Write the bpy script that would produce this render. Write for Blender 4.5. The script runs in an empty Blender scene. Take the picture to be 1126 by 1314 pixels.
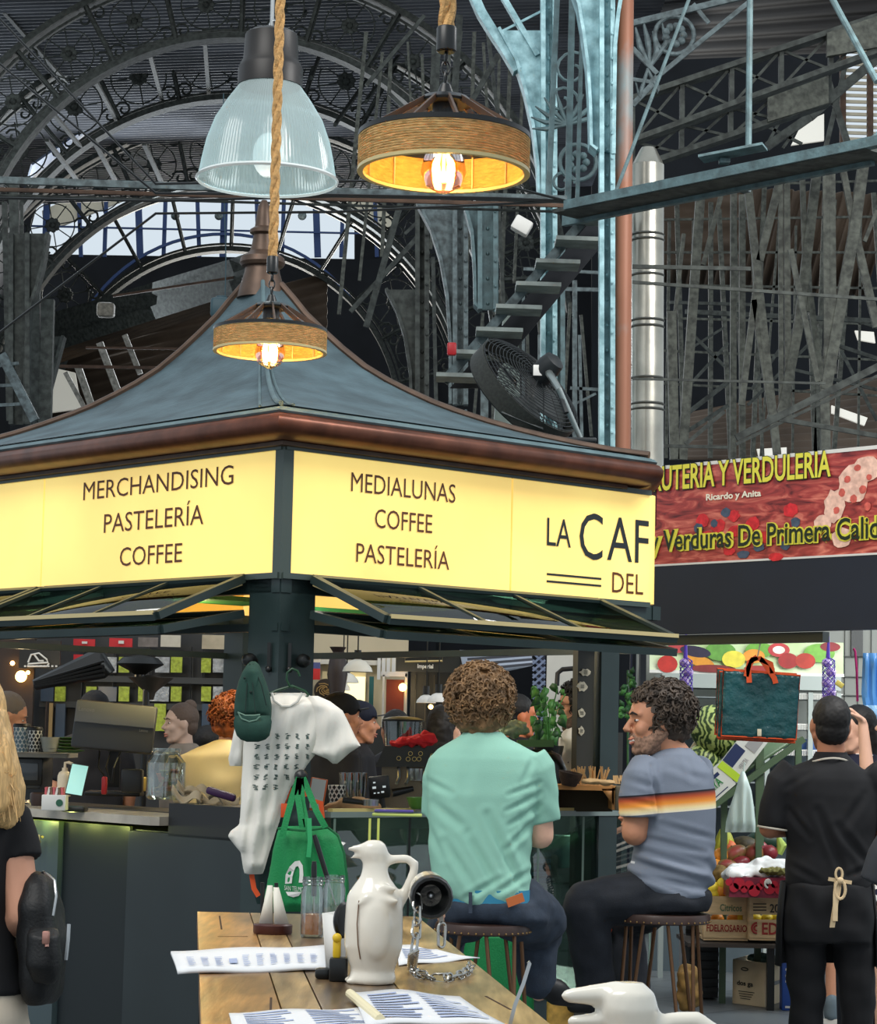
import bpy, math, random
import numpy as np
from mathutils import Vector, Matrix, noise
rnd = random.Random(7)
SC = bpy.context.scene
COL = SC.collection
PI = math.pi
# ------------------------------------------------------------------ camera, light, exposure
CAMZ = 1.45
FOC = 3000.0
PITCH = math.atan(292/FOC)
ROLL = math.radians(1.3)
_F = Vector((0, math.cos(PITCH), math.sin(PITCH)))
_u = Vector((0, -math.sin(PITCH), math.cos(PITCH)))
_r = Vector((1, 0, 0))
CR = _r*math.cos(ROLL) + _u*math.sin(ROLL)
CU = _u*math.cos(ROLL) - _r*math.sin(ROLL)
cam = bpy.data.cameras.new('camera')
cam.sensor_fit = 'HORIZONTAL'; cam.sensor_width = 36; cam.lens = 36*FOC/1126
cam.clip_start = .1; cam.clip_end = 300
camo = bpy.data.objects.new('camera', cam)
camo.matrix_world = Matrix(((CR.x, CU.x, -_F.x, 0), (CR.y, CU.y, -_F.y, 0), (CR.z, CU.z, -_F.z, CAMZ), (0, 0, 0, 1)))
COL.objects.link(camo); SC.camera = camo
SC.view_settings.view_transform = 'Standard'
SC.view_settings.look = 'None'
SC.view_settings.gamma = 1
SC.view_settings.use_curve_mapping = False
SC.view_settings.exposure = 0.0
w = bpy.data.worlds.new('daylight'); SC.world = w; w.use_nodes = True
w.node_tree.nodes['Background'].inputs[0].default_value = (.80, .91, 1, 1)
w.node_tree.nodes['Background'].inputs[1].default_value = 0.85
def area(name, loc, target, sx, sy, power, col=(1, 1, 1)):
    l = bpy.data.lights.new(name, 'AREA'); l.shape = 'RECTANGLE'; l.size = sx; l.size_y = sy
    l.energy = power; l.color = col
    o = bpy.data.objects.new(name, l); o.location = loc
    o.rotation_euler = (Vector(target)-Vector(loc)).to_track_quat('-Z', 'Y').to_euler()
    COL.objects.link(o); return o
def point(name, loc, power, col, r=.03):
    l = bpy.data.lights.new(name, 'POINT'); l.energy = power; l.color = col; l.shadow_soft_size = r
    o = bpy.data.objects.new(name, l); o.location = loc; COL.objects.link(o); return o
# daylight through the glazed roof over the aisle, behind and left of the viewer
area('skylight_light', (-5, 1, 11), (0, 9, 1.5), 7, 5, 900, (1, .97, .92))
area('hall_end_window_light', (-5, 34, 8), (-1, 15, 5), 8, 3, 500, (.85, .93, 1))
area('end_window_glow', (-3.4, 40.5, 9.4), (-3.2, 33, 13.5), 7, 1.5, 900, (1, .97, .9))
area('stall_tube_light', (3.2, 13.4, 2.35), (2.4, 14.2, .6), 1.8, .3, 45, (.95, 1, .98))
area('stall_aisle_light', (3.5, 8.5, 5.5), (2, 12.5, 1.2), 2.5, 1.5, 230, (1, .98, .95))
# ------------------------------------------------------------------ helpers
def V(*a): return Vector(a)
def U(px, py, Y):
    d = _F + CR*((px-563)/FOC) + CU*((657-py)/FOC)
    s = Y/d.y
    return Vector((d.x*s, Y, CAMZ + d.z*s))
def lin(c):
    return tuple(((x/255)/12.92 if x/255 <= .04045 else ((x/255+.055)/1.055)**2.4) for x in c[:3])
_mats = {}
def mat(name, col, rough=.6, metal=0, var=None, bump=None, emit=0, trans=0, col2=None, ior=1.45, alpha=1, sheen=0, coat=0, stretch=(1, 1, 1), wave=None, spec=None):
    """var=(scale, amount) mottles colour; bump=(scale, strength); col2 second colour of the mottle"""
    if name in _mats: return _mats[name]
    m = bpy.data.materials.new(name); m.use_nodes = True
    nt = m.node_tree; N = nt.nodes; L = nt.links
    b = N['Principled BSDF']
    c = (*lin(col), 1)
    b.inputs['Base Color'].default_value = c
    b.inputs['Roughness'].default_value = rough
    b.inputs['Metallic'].default_value = metal
    b.inputs['Transmission Weight'].default_value = trans
    b.inputs['IOR'].default_value = ior
    b.inputs['Alpha'].default_value = alpha
    b.inputs['Coat Weight'].default_value = coat
    if sheen: b.inputs['Sheen Weight'].default_value = sheen
    if spec is not None: b.inputs['Specular IOR Level'].default_value = spec
    tc = N.new('ShaderNodeTexCoord')
    mp = N.new('ShaderNodeMapping'); mp.inputs['Scale'].default_value = stretch
    L.new(tc.outputs['Object'], mp.inputs[0])
    if var:
        n = N.new('ShaderNodeTexNoise'); n.inputs['Scale'].default_value = var[0]; n.inputs['Detail'].default_value = 6
        L.new(mp.outputs[0], n.inputs['Vector'])
        r = N.new('ShaderNodeValToRGB'); r.color_ramp.elements[0].position = .35; r.color_ramp.elements[1].position = .68
        if col2 is None:
            r.color_ramp.elements[0].color = tuple(x*(1-var[1]) for x in c[:3]) + (1,)
            r.color_ramp.elements[1].color = tuple(min(1, x*(1+var[1])) for x in c[:3]) + (1,)
        else:
            r.color_ramp.elements[0].color = c; r.color_ramp.elements[1].color = (*lin(col2), 1)
            r.color_ramp.elements[0].position = .5-var[1]; r.color_ramp.elements[1].position = .5+var[1]
        L.new(n.outputs['Fac'], r.inputs[0]); L.new(r.outputs[0], b.inputs['Base Color'])
    if emit:
        b.inputs['Emission Color'].default_value = c; b.inputs['Emission Strength'].default_value = emit
        if var: L.new(r.outputs[0], b.inputs['Emission Color'])
    if bump:
        n2 = N.new('ShaderNodeTexNoise'); n2.inputs['Scale'].default_value = bump[0]; n2.inputs['Detail'].default_value = 4
        L.new(mp.outputs[0], n2.inputs['Vector'])
        bm = N.new('ShaderNodeBump'); bm.inputs['Strength'].default_value = bump[1]; bm.inputs['Distance'].default_value = .01
        L.new(n2.outputs['Fac'], bm.inputs['Height']); L.new(bm.outputs[0], b.inputs['Normal'])
    if wave:
        wv = N.new('ShaderNodeTexWave'); wv.bands_direction = wave[2]; wv.inputs['Scale'].default_value = wave[0]; wv.inputs['Distortion'].default_value = wave[3] if len(wave) > 3 else 0
        L.new(mp.outputs[0], wv.inputs['Vector'])
        bm = N.new('ShaderNodeBump'); bm.inputs['Strength'].default_value = wave[1]; bm.inputs['Distance'].default_value = .01
        L.new(wv.outputs['Fac'], bm.inputs['Height']); L.new(bm.outputs[0], b.inputs['Normal'])
    _mats[name] = m
    return m
def glass(name, col=(240, 250, 250), rough=.0, mixf=.12):
    """thin clear pane: mostly see-through with a reflective share"""
    if name in _mats: return _mats[name]
    m = bpy.data.materials.new(name); m.use_nodes = True
    nt = m.node_tree; N = nt.nodes; L = nt.links
    for n in list(N):
        if n.type != 'OUTPUT_MATERIAL': N.remove(n)
    out = [n for n in N if n.type == 'OUTPUT_MATERIAL'][0]
    t = N.new('ShaderNodeBsdfTransparent'); t.inputs[0].default_value = (*lin(col), 1)
    g = N.new('ShaderNodeBsdfGlossy'); g.inputs['Roughness'].default_value = max(rough, .03)
    lw = N.new('ShaderNodeLayerWeight'); lw.inputs[0].default_value = .35
    ma = N.new('ShaderNodeMath'); ma.operation = 'MULTIPLY_ADD'; ma.inputs[1].default_value = .6; ma.inputs[2].default_value = mixf
    L.new(lw.outputs['Fresnel'], ma.inputs[0])
    mx = N.new('ShaderNodeMixShader'); L.new(ma.outputs[0], mx.inputs[0]); L.new(t.outputs[0], mx.inputs[1]); L.new(g.outputs[0], mx.inputs[2])
    L.new(mx.outputs[0], out.inputs[0])
    _mats[name] = m
    return m
def frame(o, x, y=None, z=None):
    """4x4 from origin and axes (right-handed completion)"""
    x = Vector(x).normalized()
    if z is None and y is None: z = Vector((0, 0, 1))
    if y is None:
        z = Vector(z).normalized(); y = z.cross(x).normalized(); z = x.cross(y)
    else:
        y = Vector(y).normalized(); z = x.cross(y).normalized(); y = z.cross(x)
    o = Vector(o)
    return Matrix(((x.x, y.x, z.x, o.x), (x.y, y.y, z.y, o.y), (x.z, y.z, z.z, o.z), (0, 0, 0, 1)))
I4 = Matrix.Identity(4)
ORG = {}
def _tag(o, label, cat, group, kind):
    if label: o['label'] = label
    if cat: o['category'] = cat
    if group: o['group'] = group
    if kind: o['kind'] = kind
def T(name, label, cat, loc, group=None):
    o = bpy.data.objects.new(name, None); o.empty_display_size = .1
    o.location = loc; COL.objects.link(o); ORG[o] = Vector(loc)
    _tag(o, label, cat, group, None); return o
class MB:
    def __init__(s, M=None): s.v = []; s.f = []; s.mi = []; s.M = M or I4; s.cm = 0
    def add(s, vs, fs):
        n = len(s.v); M = s.M
        s.v += [M @ Vector(p) for p in vs]
        s.f += [tuple(i+n for i in f) for f in fs]
        s.mi += [s.cm]*len(fs)
        return s
    def box(s, c, d, rot=None):
        x, y, z = d[0]/2, d[1]/2, d[2]/2; c = Vector(c)
        R = rot or I4
        vs = [c + (R @ Vector((sx*x, sy*y, sz*z))) for sx in (-1, 1) for sy in (-1, 1) for sz in (-1, 1)]
        return s.add(vs, [(0, 1, 3, 2), (4, 6, 7, 5), (0, 4, 5, 1), (2, 3, 7, 6), (0, 2, 6, 4), (1, 5, 7, 3)])
    def rbox(s, c, d, r=.01, rot=None):
        """box with chamfered vertical + horizontal edges"""
        x, y, z = d[0]/2, d[1]/2, d[2]/2; c = Vector(c); r = min(r, x*.9, y*.9, z*.9); R = rot or I4
        def ring(rx, ry, h):
            q = []
            for cx, cy, a0 in ((1, 1, 0), (-1, 1, 90), (-1, -1, 180), (1, -1, 270)):
                for a in (0, 30, 60, 90):
                    t = math.radians(a0+a); q.append((cx*(rx-r)+r*math.cos(t) if rx > r else cx*rx, cy*(ry-r)+r*math.sin(t) if ry > r else cy*ry, h))
            return q
        rings = []
        for h, ins in ((-z, r), (-z+r*.3, r*.3), (-z+r, 0), (z-r, 0), (z-r*.3, r*.3), (z, r)):
            k = ring(x, y, h)
            rings.append([(p[0]*(x-ins)/x, p[1]*(y-ins)/y, p[2]) for p in k])
        vs = [c + (R @ Vector(p)) for rg in rings for p in rg]; n = 16
        fs = [(i*n+j, i*n+(j+1) % n, (i+1)*n+(j+1) % n, (i+1)*n+j) for i in range(5) for j in range(n)]
        fs += [tuple(range(n-1, -1, -1)), tuple(5*n+j for j in range(n))]
        return s.add(vs, fs)
    def bar(s, p, q, w, h, up=(0, 0, 1)):
        p = Vector(p); q = Vector(q); x = q-p; l = x.length
        if l < 1e-6: return s
        x /= l; up = Vector(up)
        if abs(x.dot(up.normalized())) > .98: up = Vector((0, 1, 0)) if abs(x.y) < .9 else Vector((1, 0, 0))
        y = up.cross(x).normalized(); z = x.cross(y)
        vs = []
        for t in (p, q):
            for a, b in ((-1, -1), (1, -1), (1, 1), (-1, 1)): vs.append(t + y*(a*w/2) + z*(b*h/2))
        return s.add(vs, [(3, 2, 1, 0), (4, 5, 6, 7), (0, 1, 5, 4), (1, 2, 6, 5), (2, 3, 7, 6), (3, 0, 4, 7)])
    def lbar(s, p, q, w, h, t=.012, up=(0, 0, 1)):
        """angle iron: two flanges"""
        p = Vector(p); q = Vector(q); x = (q-p).normalized(); up = Vector(up)
        if abs(x.dot(up)) > .98: up = Vector((0, 1, 0))
        y = up.cross(x).normalized(); z = x.cross(y)
        s.bar(p, q, w, t, z); d = z*(h/2) + y*(w/2-t/2)
        return s.bar(p+d, q+d, t, h, z)
    def strip(s, pts, w, h, up=(0, 0, 1), closed=False):
        """rectangular section swept along a polyline; up = plane normal of width direction"""
        pts = [Vector(p) for p in pts]; n = len(pts); up = Vector(up).normalized(); vs = []
        for i, p in enumerate(pts):
            a = pts[(i-1) % n] if closed or i > 0 else p; b = pts[(i+1) % n] if closed or i < n-1 else p
            x = (b-a).normalized(); y = up.cross(x).normalized()
            for c, d in ((-1, -1), (1, -1), (1, 1), (-1, 1)): vs.append(p + up*(c*w/2) + y*(d*h/2))
        m = n if closed else n-1
        fs = [((i*4+j), (i*4+(j+1) % 4), ((i+1) % n*4+(j+1) % 4), ((i+1) % n*4+j)) for i in range(m) for j in range(4)]
        if not closed: fs += [(3, 2, 1, 0), tuple((n-1)*4+j for j in range(4))]
        return s.add(vs, fs)
    def tube(s, pts, r, n=8, closed=False, caps=True):
        pts = [Vector(p) for p in pts]; m = len(pts)
        rs = r if isinstance(r, (list, tuple)) else [r]*m
        vs = []; prev = None
        for i, p in enumerate(pts):
            a = pts[(i-1) % m] if closed or i > 0 else p; b = pts[(i+1) % m] if closed or i < m-1 else p
            x = (b-a)
            x = x.normalized() if x.length > 1e-9 else Vector((0, 0, 1))
            if prev is None:
                y = Vector((0, 0, 1)) if abs(x.z) < .9 else Vector((1, 0, 0))
            else: y = prev
            y = (y - x*y.dot(x)); y = y.normalized() if y.length > 1e-6 else x.orthogonal().normalized(); prev = y; z = x.cross(y)
            for k in range(n):
                t = 2*PI*k/n; vs.append(p + (y*math.cos(t)+z*math.sin(t))*rs[i])
        mm = m if closed else m-1
        fs = [(i*n+k, i*n+(k+1) % n, (i+1) % m*n+(k+1) % n, (i+1) % m*n+k) for i in range(mm) for k in range(n)]
        if not closed and caps: fs += [tuple(range(n-1, -1, -1)), tuple((m-1)*n+k for k in range(n))]
        return s.add(vs, fs)
    def cyl(s, p, q, r, r2=None, n=16): return s.tube([p, q], [r, r if r2 is None else r2], n)
    def lathe(s, prof, n=24, c=(0, 0, 0), axis=(0, 0, 1), caps=True, flute=0, nf=0):
        c = Vector(c); ax = Vector(axis).normalized(); x = ax.orthogonal().normalized()
        if abs(ax.z) > .999: x = Vector((1, 0, 0))
        y = ax.cross(x); vs = []
        for r, z in prof:
            for k in range(n):
                t = 2*PI*k/n; rr = r*(1+flute*math.cos(nf*t))
                vs.append(c + ax*z + (x*math.cos(t)+y*math.sin(t))*rr)
        m = len(prof)
        fs = [(i*n+k, i*n+(k+1) % n, (i+1)*n+(k+1) % n, (i+1)*n+k) for i in range(m-1) for k in range(n)]
        if caps: fs += [tuple(range(n-1, -1, -1)), tuple((m-1)*n+k for k in range(n))]
        return s.add(vs, fs)
    def ball(s, c, r, n=16, m=10, R=None):
        c = Vector(c); r = (r, r, r) if not isinstance(r, (tuple, list, Vector)) else r; R = R or I4
        vs = []
        for i in range(m+1):
            p = PI*i/m
            for k in range(n):
                t = 2*PI*k/n
                vs.append(c + (R @ Vector((r[0]*math.sin(p)*math.cos(t), r[1]*math.sin(p)*math.sin(t), -r[2]*math.cos(p)))))
        fs = [(i*n+k, i*n+(k+1) % n, (i+1)*n+(k+1) % n, (i+1)*n+k) for i in range(m) for k in range(n)]
        return s.add(vs, fs)
    def grid(s, fn, nu, nv, cu=False, cv=False):
        vs = [fn(i/(nu if cu else nu-1), j/(nv if cv else nv-1)) for i in range(nu) for j in range(nv)]
        fs = [(i*nv+j, ((i+1) % nu)*nv+j, ((i+1) % nu)*nv+(j+1) % nv, i*nv+(j+1) % nv) for i in range(nu if cu else nu-1) for j in range(nv if cv else nv-1)]
        return s.add(vs, fs)
    def prism(s, poly, depth, o=(0, 0, 0), x=(1, 0, 0), y=(0, 0, 1)):
        """2D polygon in (x,y) axes extruded by depth along x cross y (centred)"""
        o = Vector(o); x = Vector(x).normalized(); y = Vector(y).normalized(); z = x.cross(y); n = len(poly)
        vs = [o + x*a + y*b - z*depth/2 for a, b in poly] + [o + x*a + y*b + z*depth/2 for a, b in poly]
        fs = [tuple(range(n-1, -1, -1)), tuple(range(n, 2*n))] + [(i, (i+1) % n, n+(i+1) % n, n+i) for i in range(n)]
        return s.add(vs, fs)
    def o(s, name, m, parent=None, label=None, cat=None, group=None, kind=None, smooth=35, solid=0):
        me = bpy.data.meshes.new(name)
        if parent is None:
            a = np.array([tuple(p) for p in s.v]); lo = a.min(0); hi = a.max(0)
            org = Vector(((lo[0]+hi[0])/2, (lo[1]+hi[1])/2, lo[2]))
        else: org = ORG[parent]
        me.from_pydata([tuple(p-org) for p in s.v], [], s.f)
        for x in (m if isinstance(m, (list, tuple)) else [m]): me.materials.append(x)
        if any(s.mi): me.polygons.foreach_set('material_index', s.mi)
        if smooth:
            me.polygons.foreach_set('use_smooth', [True]*len(me.polygons))
            me.set_sharp_from_angle(angle=math.radians(smooth))
        me.update()
        ob = bpy.data.objects.new(name, me); COL.objects.link(ob)
        if parent is None: ob.location = org
        else: ob.parent = parent
        ORG[ob] = org
        _tag(ob, label, cat, group, kind)
        if solid:
            sm = ob.modifiers.new('thickness', 'SOLIDIFY'); sm.thickness = solid; sm.offset = 0
        return ob
def dup(o, loc, label=None, group=None, rotz=0):
    """copy a thing, its parts and their sub-parts"""
    def cp(x, par):
        c = x.copy(); COL.objects.link(c)
        if par is not None: c.parent = par
        ORG[c] = ORG.get(x, Vector())
        for ch in kids.get(x, []): cp(ch, c)
        return c
    kids = {}
    for x in list(COL.objects):
        if x.parent: kids.setdefault(x.parent, []).append(x)
    c = cp(o, None); c.location = loc; c.rotation_euler[2] = rotz
    if label: c['label'] = label
    if group: c['group'] = group
    return c
def txt(s, font_off=0.0, shear=0, extr=.0):
    cu = bpy.data.curves.new('t', 'FONT'); cu.body = s; cu.size = 1; cu.offset = font_off; cu.shear = shear; cu.extrude = extr; cu.resolution_u = 3
    ob = bpy.data.objects.new('t', cu); COL.objects.link(ob)
    dg = bpy.context.evaluated_depsgraph_get(); me = bpy.data.meshes.new_from_object(ob.evaluated_get(dg))
    vs = [v.co.copy() for v in me.vertices]; fs = [tuple(p.vertices) for p in me.polygons]
    bpy.data.objects.remove(ob); bpy.data.curves.remove(cu); bpy.data.meshes.remove(me)
    return vs, fs
def text_on(mb, s, o, x, y, w, h, off=0.0, shear=0, lift=.002, arc=0):
    """text fitted to a w x h rectangle whose lower-left corner is o; x,y unit axes; w=None keeps natural width"""
    vs, fs = txt(s, off, shear, 0)
    if not vs: return
    x0 = min(v.x for v in vs); x1 = max(v.x for v in vs); y0 = min(v.y for v in vs); y1 = max(v.y for v in vs)
    o = Vector(o); x = Vector(x).normalized(); y = Vector(y).normalized(); z = x.cross(y)
    sy = h/(y1-y0); sx = (w/(x1-x0)) if w else sy
    a = [o + x*((v.x-x0)*sx) + y*((v.y-y0)*sy + (arc*math.sin(PI*(v.x-x0)/(x1-x0)) if arc else 0)) + z*lift for v in vs]
    b = [p - z*lift*.8 for p in a]
    mb.add(a, fs)
    return mb
# remeshed organic surfaces -------------------------------------------------
def organic(mb, voxel=.008, smooth=4, disp=None, shrink=0):
    """fuse everything in mb into one continuous skin (voxel remesh + smoothing); returns new MB"""
    me = bpy.data.meshes.new('tmp'); me.from_pydata([tuple(p) for p in s_apply(mb)], [], mb.f)
    ob = bpy.data.objects.new('tmp', me); COL.objects.link(ob)
    m = ob.modifiers.new('r', 'REMESH'); m.mode = 'VOXEL'; m.voxel_size = voxel
    if smooth:
        k = ob.modifiers.new('s', 'SMOOTH'); k.iterations = smooth; k.factor = .5
    dg = bpy.context.evaluated_depsgraph_get(); e = bpy.data.meshes.new_from_object(ob.evaluated_get(dg))
    nv = len(e.vertices); co = np.empty(nv*3); e.vertices.foreach_get('co', co); co = co.reshape(-1, 3)
    no = np.empty(nv*3); e.vertices.foreach_get('normal', no); no = no.reshape(-1, 3)
    if disp:
        d = np.array([disp(Vector(c)) for c in co]); co = co + no*d[:, None]
    out = MB(); out.v = [Vector(c) for c in co]; out.f = [tuple(p.vertices) for p in e.polygons]; out.mi = [0]*len(out.f)
    bpy.data.objects.remove(ob); bpy.data.meshes.remove(me); bpy.data.meshes.remove(e)
    return out
def s_apply(mb): return mb.v
def capsule(mb, p, q, r1, r2=None, n=14):
    p = Vector(p); q = Vector(q); r2 = r1 if r2 is None else r2
    d = q-p; l = d.length; x = d/l if l > 1e-6 else Vector((0, 0, 1))
    pts = []; rs = []
    for a in (85, 60, 30): t = math.radians(a); pts.append(p - x*r1*math.sin(t)); rs.append(r1*math.cos(t))
    for k in range(5): pts.append(p+d*k/4); rs.append(r1+(r2-r1)*k/4)
    for a in (30, 60, 85): t = math.radians(a); pts.append(q + x*r2*math.sin(t)); rs.append(r2*math.cos(t))
    mb.tube(pts, rs, n); return mb
def loft(mb, rings, n=28, x=None, y=None):
    """rings: (centre, rx, ry[, exponent]) ; x,y axes of the ellipse plane"""
    x = Vector(x or (1, 0, 0)); y = Vector(y or (0, 1, 0)); vs = []
    for rg in rings:
        c, rx, ry = rg[:3]; e = rg[3] if len(rg) > 3 else 2.0
        for k in range(n):
            t = 2*PI*k/n; a = math.cos(t); b = math.sin(t)
            a = math.copysign(abs(a)**(2/e), a); b = math.copysign(abs(b)**(2/e), b)
            vs.append(Vector(c) + x*(rx*a) + y*(ry*b))
    m = len(rings)
    fs = [(i*n+k, i*n+(k+1) % n, (i+1)*n+(k+1) % n, (i+1)*n+k) for i in range(m-1) for k in range(n)]
    fs += [tuple(range(n-1, -1, -1)), tuple((m-1)*n+k for k in range(n))]
    mb.add(vs, fs); return mb
def fold(scale, amp, stretch=(1, 1, 1)):
    def f(c):
        return amp*noise.noise(Vector((c.x*scale*stretch[0], c.y*scale*stretch[1], c.z*scale*stretch[2])))
    return f
def creases(lst, base=None):
    def f(c):
        rel = c-Vector((0, 0, CAMZ)); k = FOC/rel.dot(_F); x = 563+rel.dot(CR)*k; y = 657-rel.dot(CU)*k; d = base(c) if base else 0
        for x1, y1, x2, y2, w_, dp in lst:
            vx, vy = x2-x1, y2-y1; t = max(0, min(1, ((x-x1)*vx+(y-y1)*vy)/(vx*vx+vy*vy))); q = math.hypot(x-x1-vx*t, y-y1-vy*t)
            if q < 3*w_: d -= .62*dp*(math.exp(-(q/w_)**2)-.5*math.exp(-((q-1.7*w_)/w_)**2))*math.sin(PI*(.15+.7*t))
        return d
    return f
def rows_cloth(mb, rows, Y, bulge=.03, folds=None, nc=20, back=.03, px=True):
    """closed soft panel following rows of (py, xl, xr) in picture-measured outline at distance Y"""
    rows = sorted(rows); n = len(rows); rr = []
    for i in range(n-1):
        k = max(1, int((rows[i+1][0]-rows[i][0])/4))
        for j in range(k):
            t = j/k; rr.append(tuple(rows[i][m]*(1-t)+rows[i+1][m]*t for m in range(3)))
    rr.append(rows[-1]); m = len(rr)
    def pt(i, j, sgn):
        y, a, b = rr[i]; t = j/(nc-1); px_ = a+(b-a)*t
        e = math.sin(PI*t)**.5 if 0 < t < 1 else 0
        ev = min(1, min(i, m-1-i)/3+.15)
        d = sgn*(back if sgn > 0 else bulge)*e*ev
        if folds and sgn < 0: d += folds(px_, y)*e*ev
        elif folds: d += folds(px_, y)*e*ev*.5
        p0 = U(px_, y, Y); p0.y += d
        return p0
    vs = []
    for i in range(m):
        for j in range(nc): vs.append(pt(i, j, -1))
        for j in range(nc-2, 0, -1): vs.append(pt(i, j, 1))
    k = 2*nc-2
    fs = [(i*k+j, i*k+(j+1) % k, (i+1)*k+(j+1) % k, (i+1)*k+j) for i in range(m-1) for j in range(k)]
    fs += [tuple(range(k-1, -1, -1)), tuple((m-1)*k+j for j in range(k))]
    mb.add(vs, fs); return mb
# ------------------------------------------------------------------ materials
M_GREEN = mat('dark green paint', (38, 52, 52), .38, var=(6, .12))
M_GREEN2 = mat('green grey paint', (52, 66, 68), .4, var=(5, .1))
M_OLIVE = mat('dark olive paint', (44, 42, 32), .45, var=(5, .1))
M_BLACK = mat('black metal', (18, 20, 20), .35)
M_BLKP = mat('black plastic', (24, 25, 26), .45)
M_ROOF = mat('slate blue sheet metal', (70, 88, 94), .55, var=(5, .3), bump=(30, .35), stretch=(1, 1, 2), col2=None)
M_ROOFLIP = mat('pale patina lip', (84, 104, 108), .5, var=(9, .2))
M_COPPER = mat('aged copper', (98, 58, 42), .38, .55, var=(10, .3))
M_BRONZE = mat('bronze brown metal', (82, 64, 52), .45, .4, var=(12, .25))
M_SIGN = mat('backlit yellow acrylic', (252, 214, 122), .3, var=(1.6, .10), emit=.62)
M_SIGNW = mat('backlit amber acrylic', (238, 180, 70), .3, emit=.5)
M_LETB = mat('brown sign lettering', (92, 50, 18), .5)
M_LETK = mat('dark sign lettering', (26, 34, 36), .5)
M_FRAMEG = mat('grey green frame', (62, 74, 70), .4)
M_BRASS = mat('pale brass edge', (196, 178, 128), .4, .3)
M_WHITE = mat('white paint', (214, 212, 206), .5)
M_STEEL = mat('steel', (170, 172, 172), .28, .9)
M_GLASS = glass('clear glass')
M_GLASSG = glass('green tinted glass', (205, 225, 215), mixf=.08)
M_DARKW = mat('hall wall dark', (30, 32, 36), .9, var=(1.2, .3))
M_FLOOR = mat('grey stone tile', (112, 116, 118), .4, var=(2, .15))
# ------------------------------------------------------------------ floor and hall shell
mb = MB(); mb.box((0, 22, -.05), (60, 56, .1))
fl = mb.o('floor', M_FLOOR, kind='structure')
nt = M_FLOOR.node_tree; br = nt.nodes.new('ShaderNodeTexBrick'); mpn = nt.nodes.new('ShaderNodeMapping'); tcn = nt.nodes.new('ShaderNodeTexCoord')
mpn.inputs['Rotation'].default_value = (0, 0, math.radians(42)); nt.links.new(tcn.outputs['Object'], mpn.inputs[0]); nt.links.new(mpn.outputs[0], br.inputs['Vector'])
br.offset = 0; br.inputs['Scale'].default_value = 1; br.inputs['Brick Width'].default_value = .6; br.inputs['Row Height'].default_value = .6; br.inputs['Mortar Size'].default_value = .006
br.inputs['Color1'].default_value = (*lin((96, 102, 106)), 1); br.inputs['Color2'].default_value = (*lin((112, 116, 118)), 1); br.inputs['Mortar'].default_value = (*lin((60, 62, 64)), 1)
nt.links.new(br.outputs['Color'], nt.nodes['Principled BSDF'].inputs['Base Color'])
# ------------------------------------------------------------------ kiosk geometry
G1 = V(math.sin(math.radians(48)), math.cos(math.radians(48)), 0)      # right-hand street face
G2 = V(-math.sin(math.radians(42)), math.cos(math.radians(42)), 0)     # left-hand street face
C0 = V(-.59, 8.8, 0)
RL, LL = 2.12, 2.95
def K(a, b, z): return C0 + G1*a + G2*b + V(0, 0, z)
def fR(a, z, out=0): return K(a, -out, z)      # on right face
def fL(b, z, out=0): return K(-out, b, z)      # on left face
def tR(px):
    k = (px-563)/FOC; return (C0.y*k - C0.x)/(G1.x - G1.y*k)
def tL(px):
    k = (px-563)/FOC; return (C0.y*k - C0.x)/(G2.x - G2.y*k)
kiosk = T('market_kiosk', 'dark green cafe kiosk with curved slate blue roof and yellow lit signs', 'kiosk', K(RL/2, LL/2, 0))
# roof
prof = [(0.05, 3.50), (.085, 3.43), (.12, 3.355), (.17, 3.27), (.22, 3.19), (.28, 3.105), (.34, 3.04), (.40, 2.985), (.46, 2.935), (.517, 2.895), (.6, 2.845), (.675, 2.805), (.75, 2.77), (.83, 2.737), (.92, 2.705), (1.0, 2.685)]
ctr = (RL/2-.06, LL/2)
cor = [(-.1, -.1), (RL-.2, -.1), (RL+.1, .2), (RL+.1, LL+.1), (.2, LL+.1), (-.1, LL-.2)]
def rp(i, k, z, lift=0):
    a, b = cor[i % 6]; return K(ctr[0]+(a-ctr[0])*k, ctr[1]+(b-ctr[1])*k, z+lift)
mb = MB()
NS = 14
vs = []
for (k, z) in prof:
    for i in range(6):
        p0 = rp(i, k, z); p1 = rp(i+1, k, z)
        for j in range(NS): vs.append(p0.lerp(p1, j/NS))
n = 6*NS
mb.add(vs, [(i*n+j, i*n+(j+1) % n, (i+1)*n+(j+1) % n, (i+1)*n+j) for i in range(len(prof)-1) for j in range(n)])
roof = mb.o('roof', M_ROOF, kiosk, smooth=60)
for i in range(6):
    mb = MB(); pts = [rp(i, k, z, .004) for k, z in prof]
    mb.tube(pts, .019 if i else .010, 8)
    mb.o('hip_roll', M_ROOFLIP if i == 0 else M_BRONZE, roof)
mb = MB()   # standing seams near the front hip
for i, (u) in ((0, .03), (5, .955)):
    pts = [rp(i, k, z, .004).lerp(rp(i+1, k, z, .004), u) for k, z in prof[4:]]
    mb.tube(pts, .006, 5)
mb.o('seam', M_ROOFLIP, roof)
def perim(prof2, name, m):
    mb = MB(); vs = []
    for o, z in prof2:
        for a, b in ((-o, -o), (RL+o-.3, -o), (RL+o, .3-o), (RL+o, LL+o), (.3-o, LL+o), (-o, LL+o-.3)): vs.append(K(a, b, z))
    mb.add(vs, [(i*6+j, i*6+(j+1) % 6, (i+1)*6+(j+1) % 6, (i+1)*6+j) for i in range(len(prof2)-1) for j in range(6)])
    return mb.o(name, m, kiosk, smooth=50)
perim([(-.05, 2.70), (.07, 2.69), (.115, 2.672), (.125, 2.66), (.118, 2.652)], 'roof_lip', M_ROOFLIP)
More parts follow.
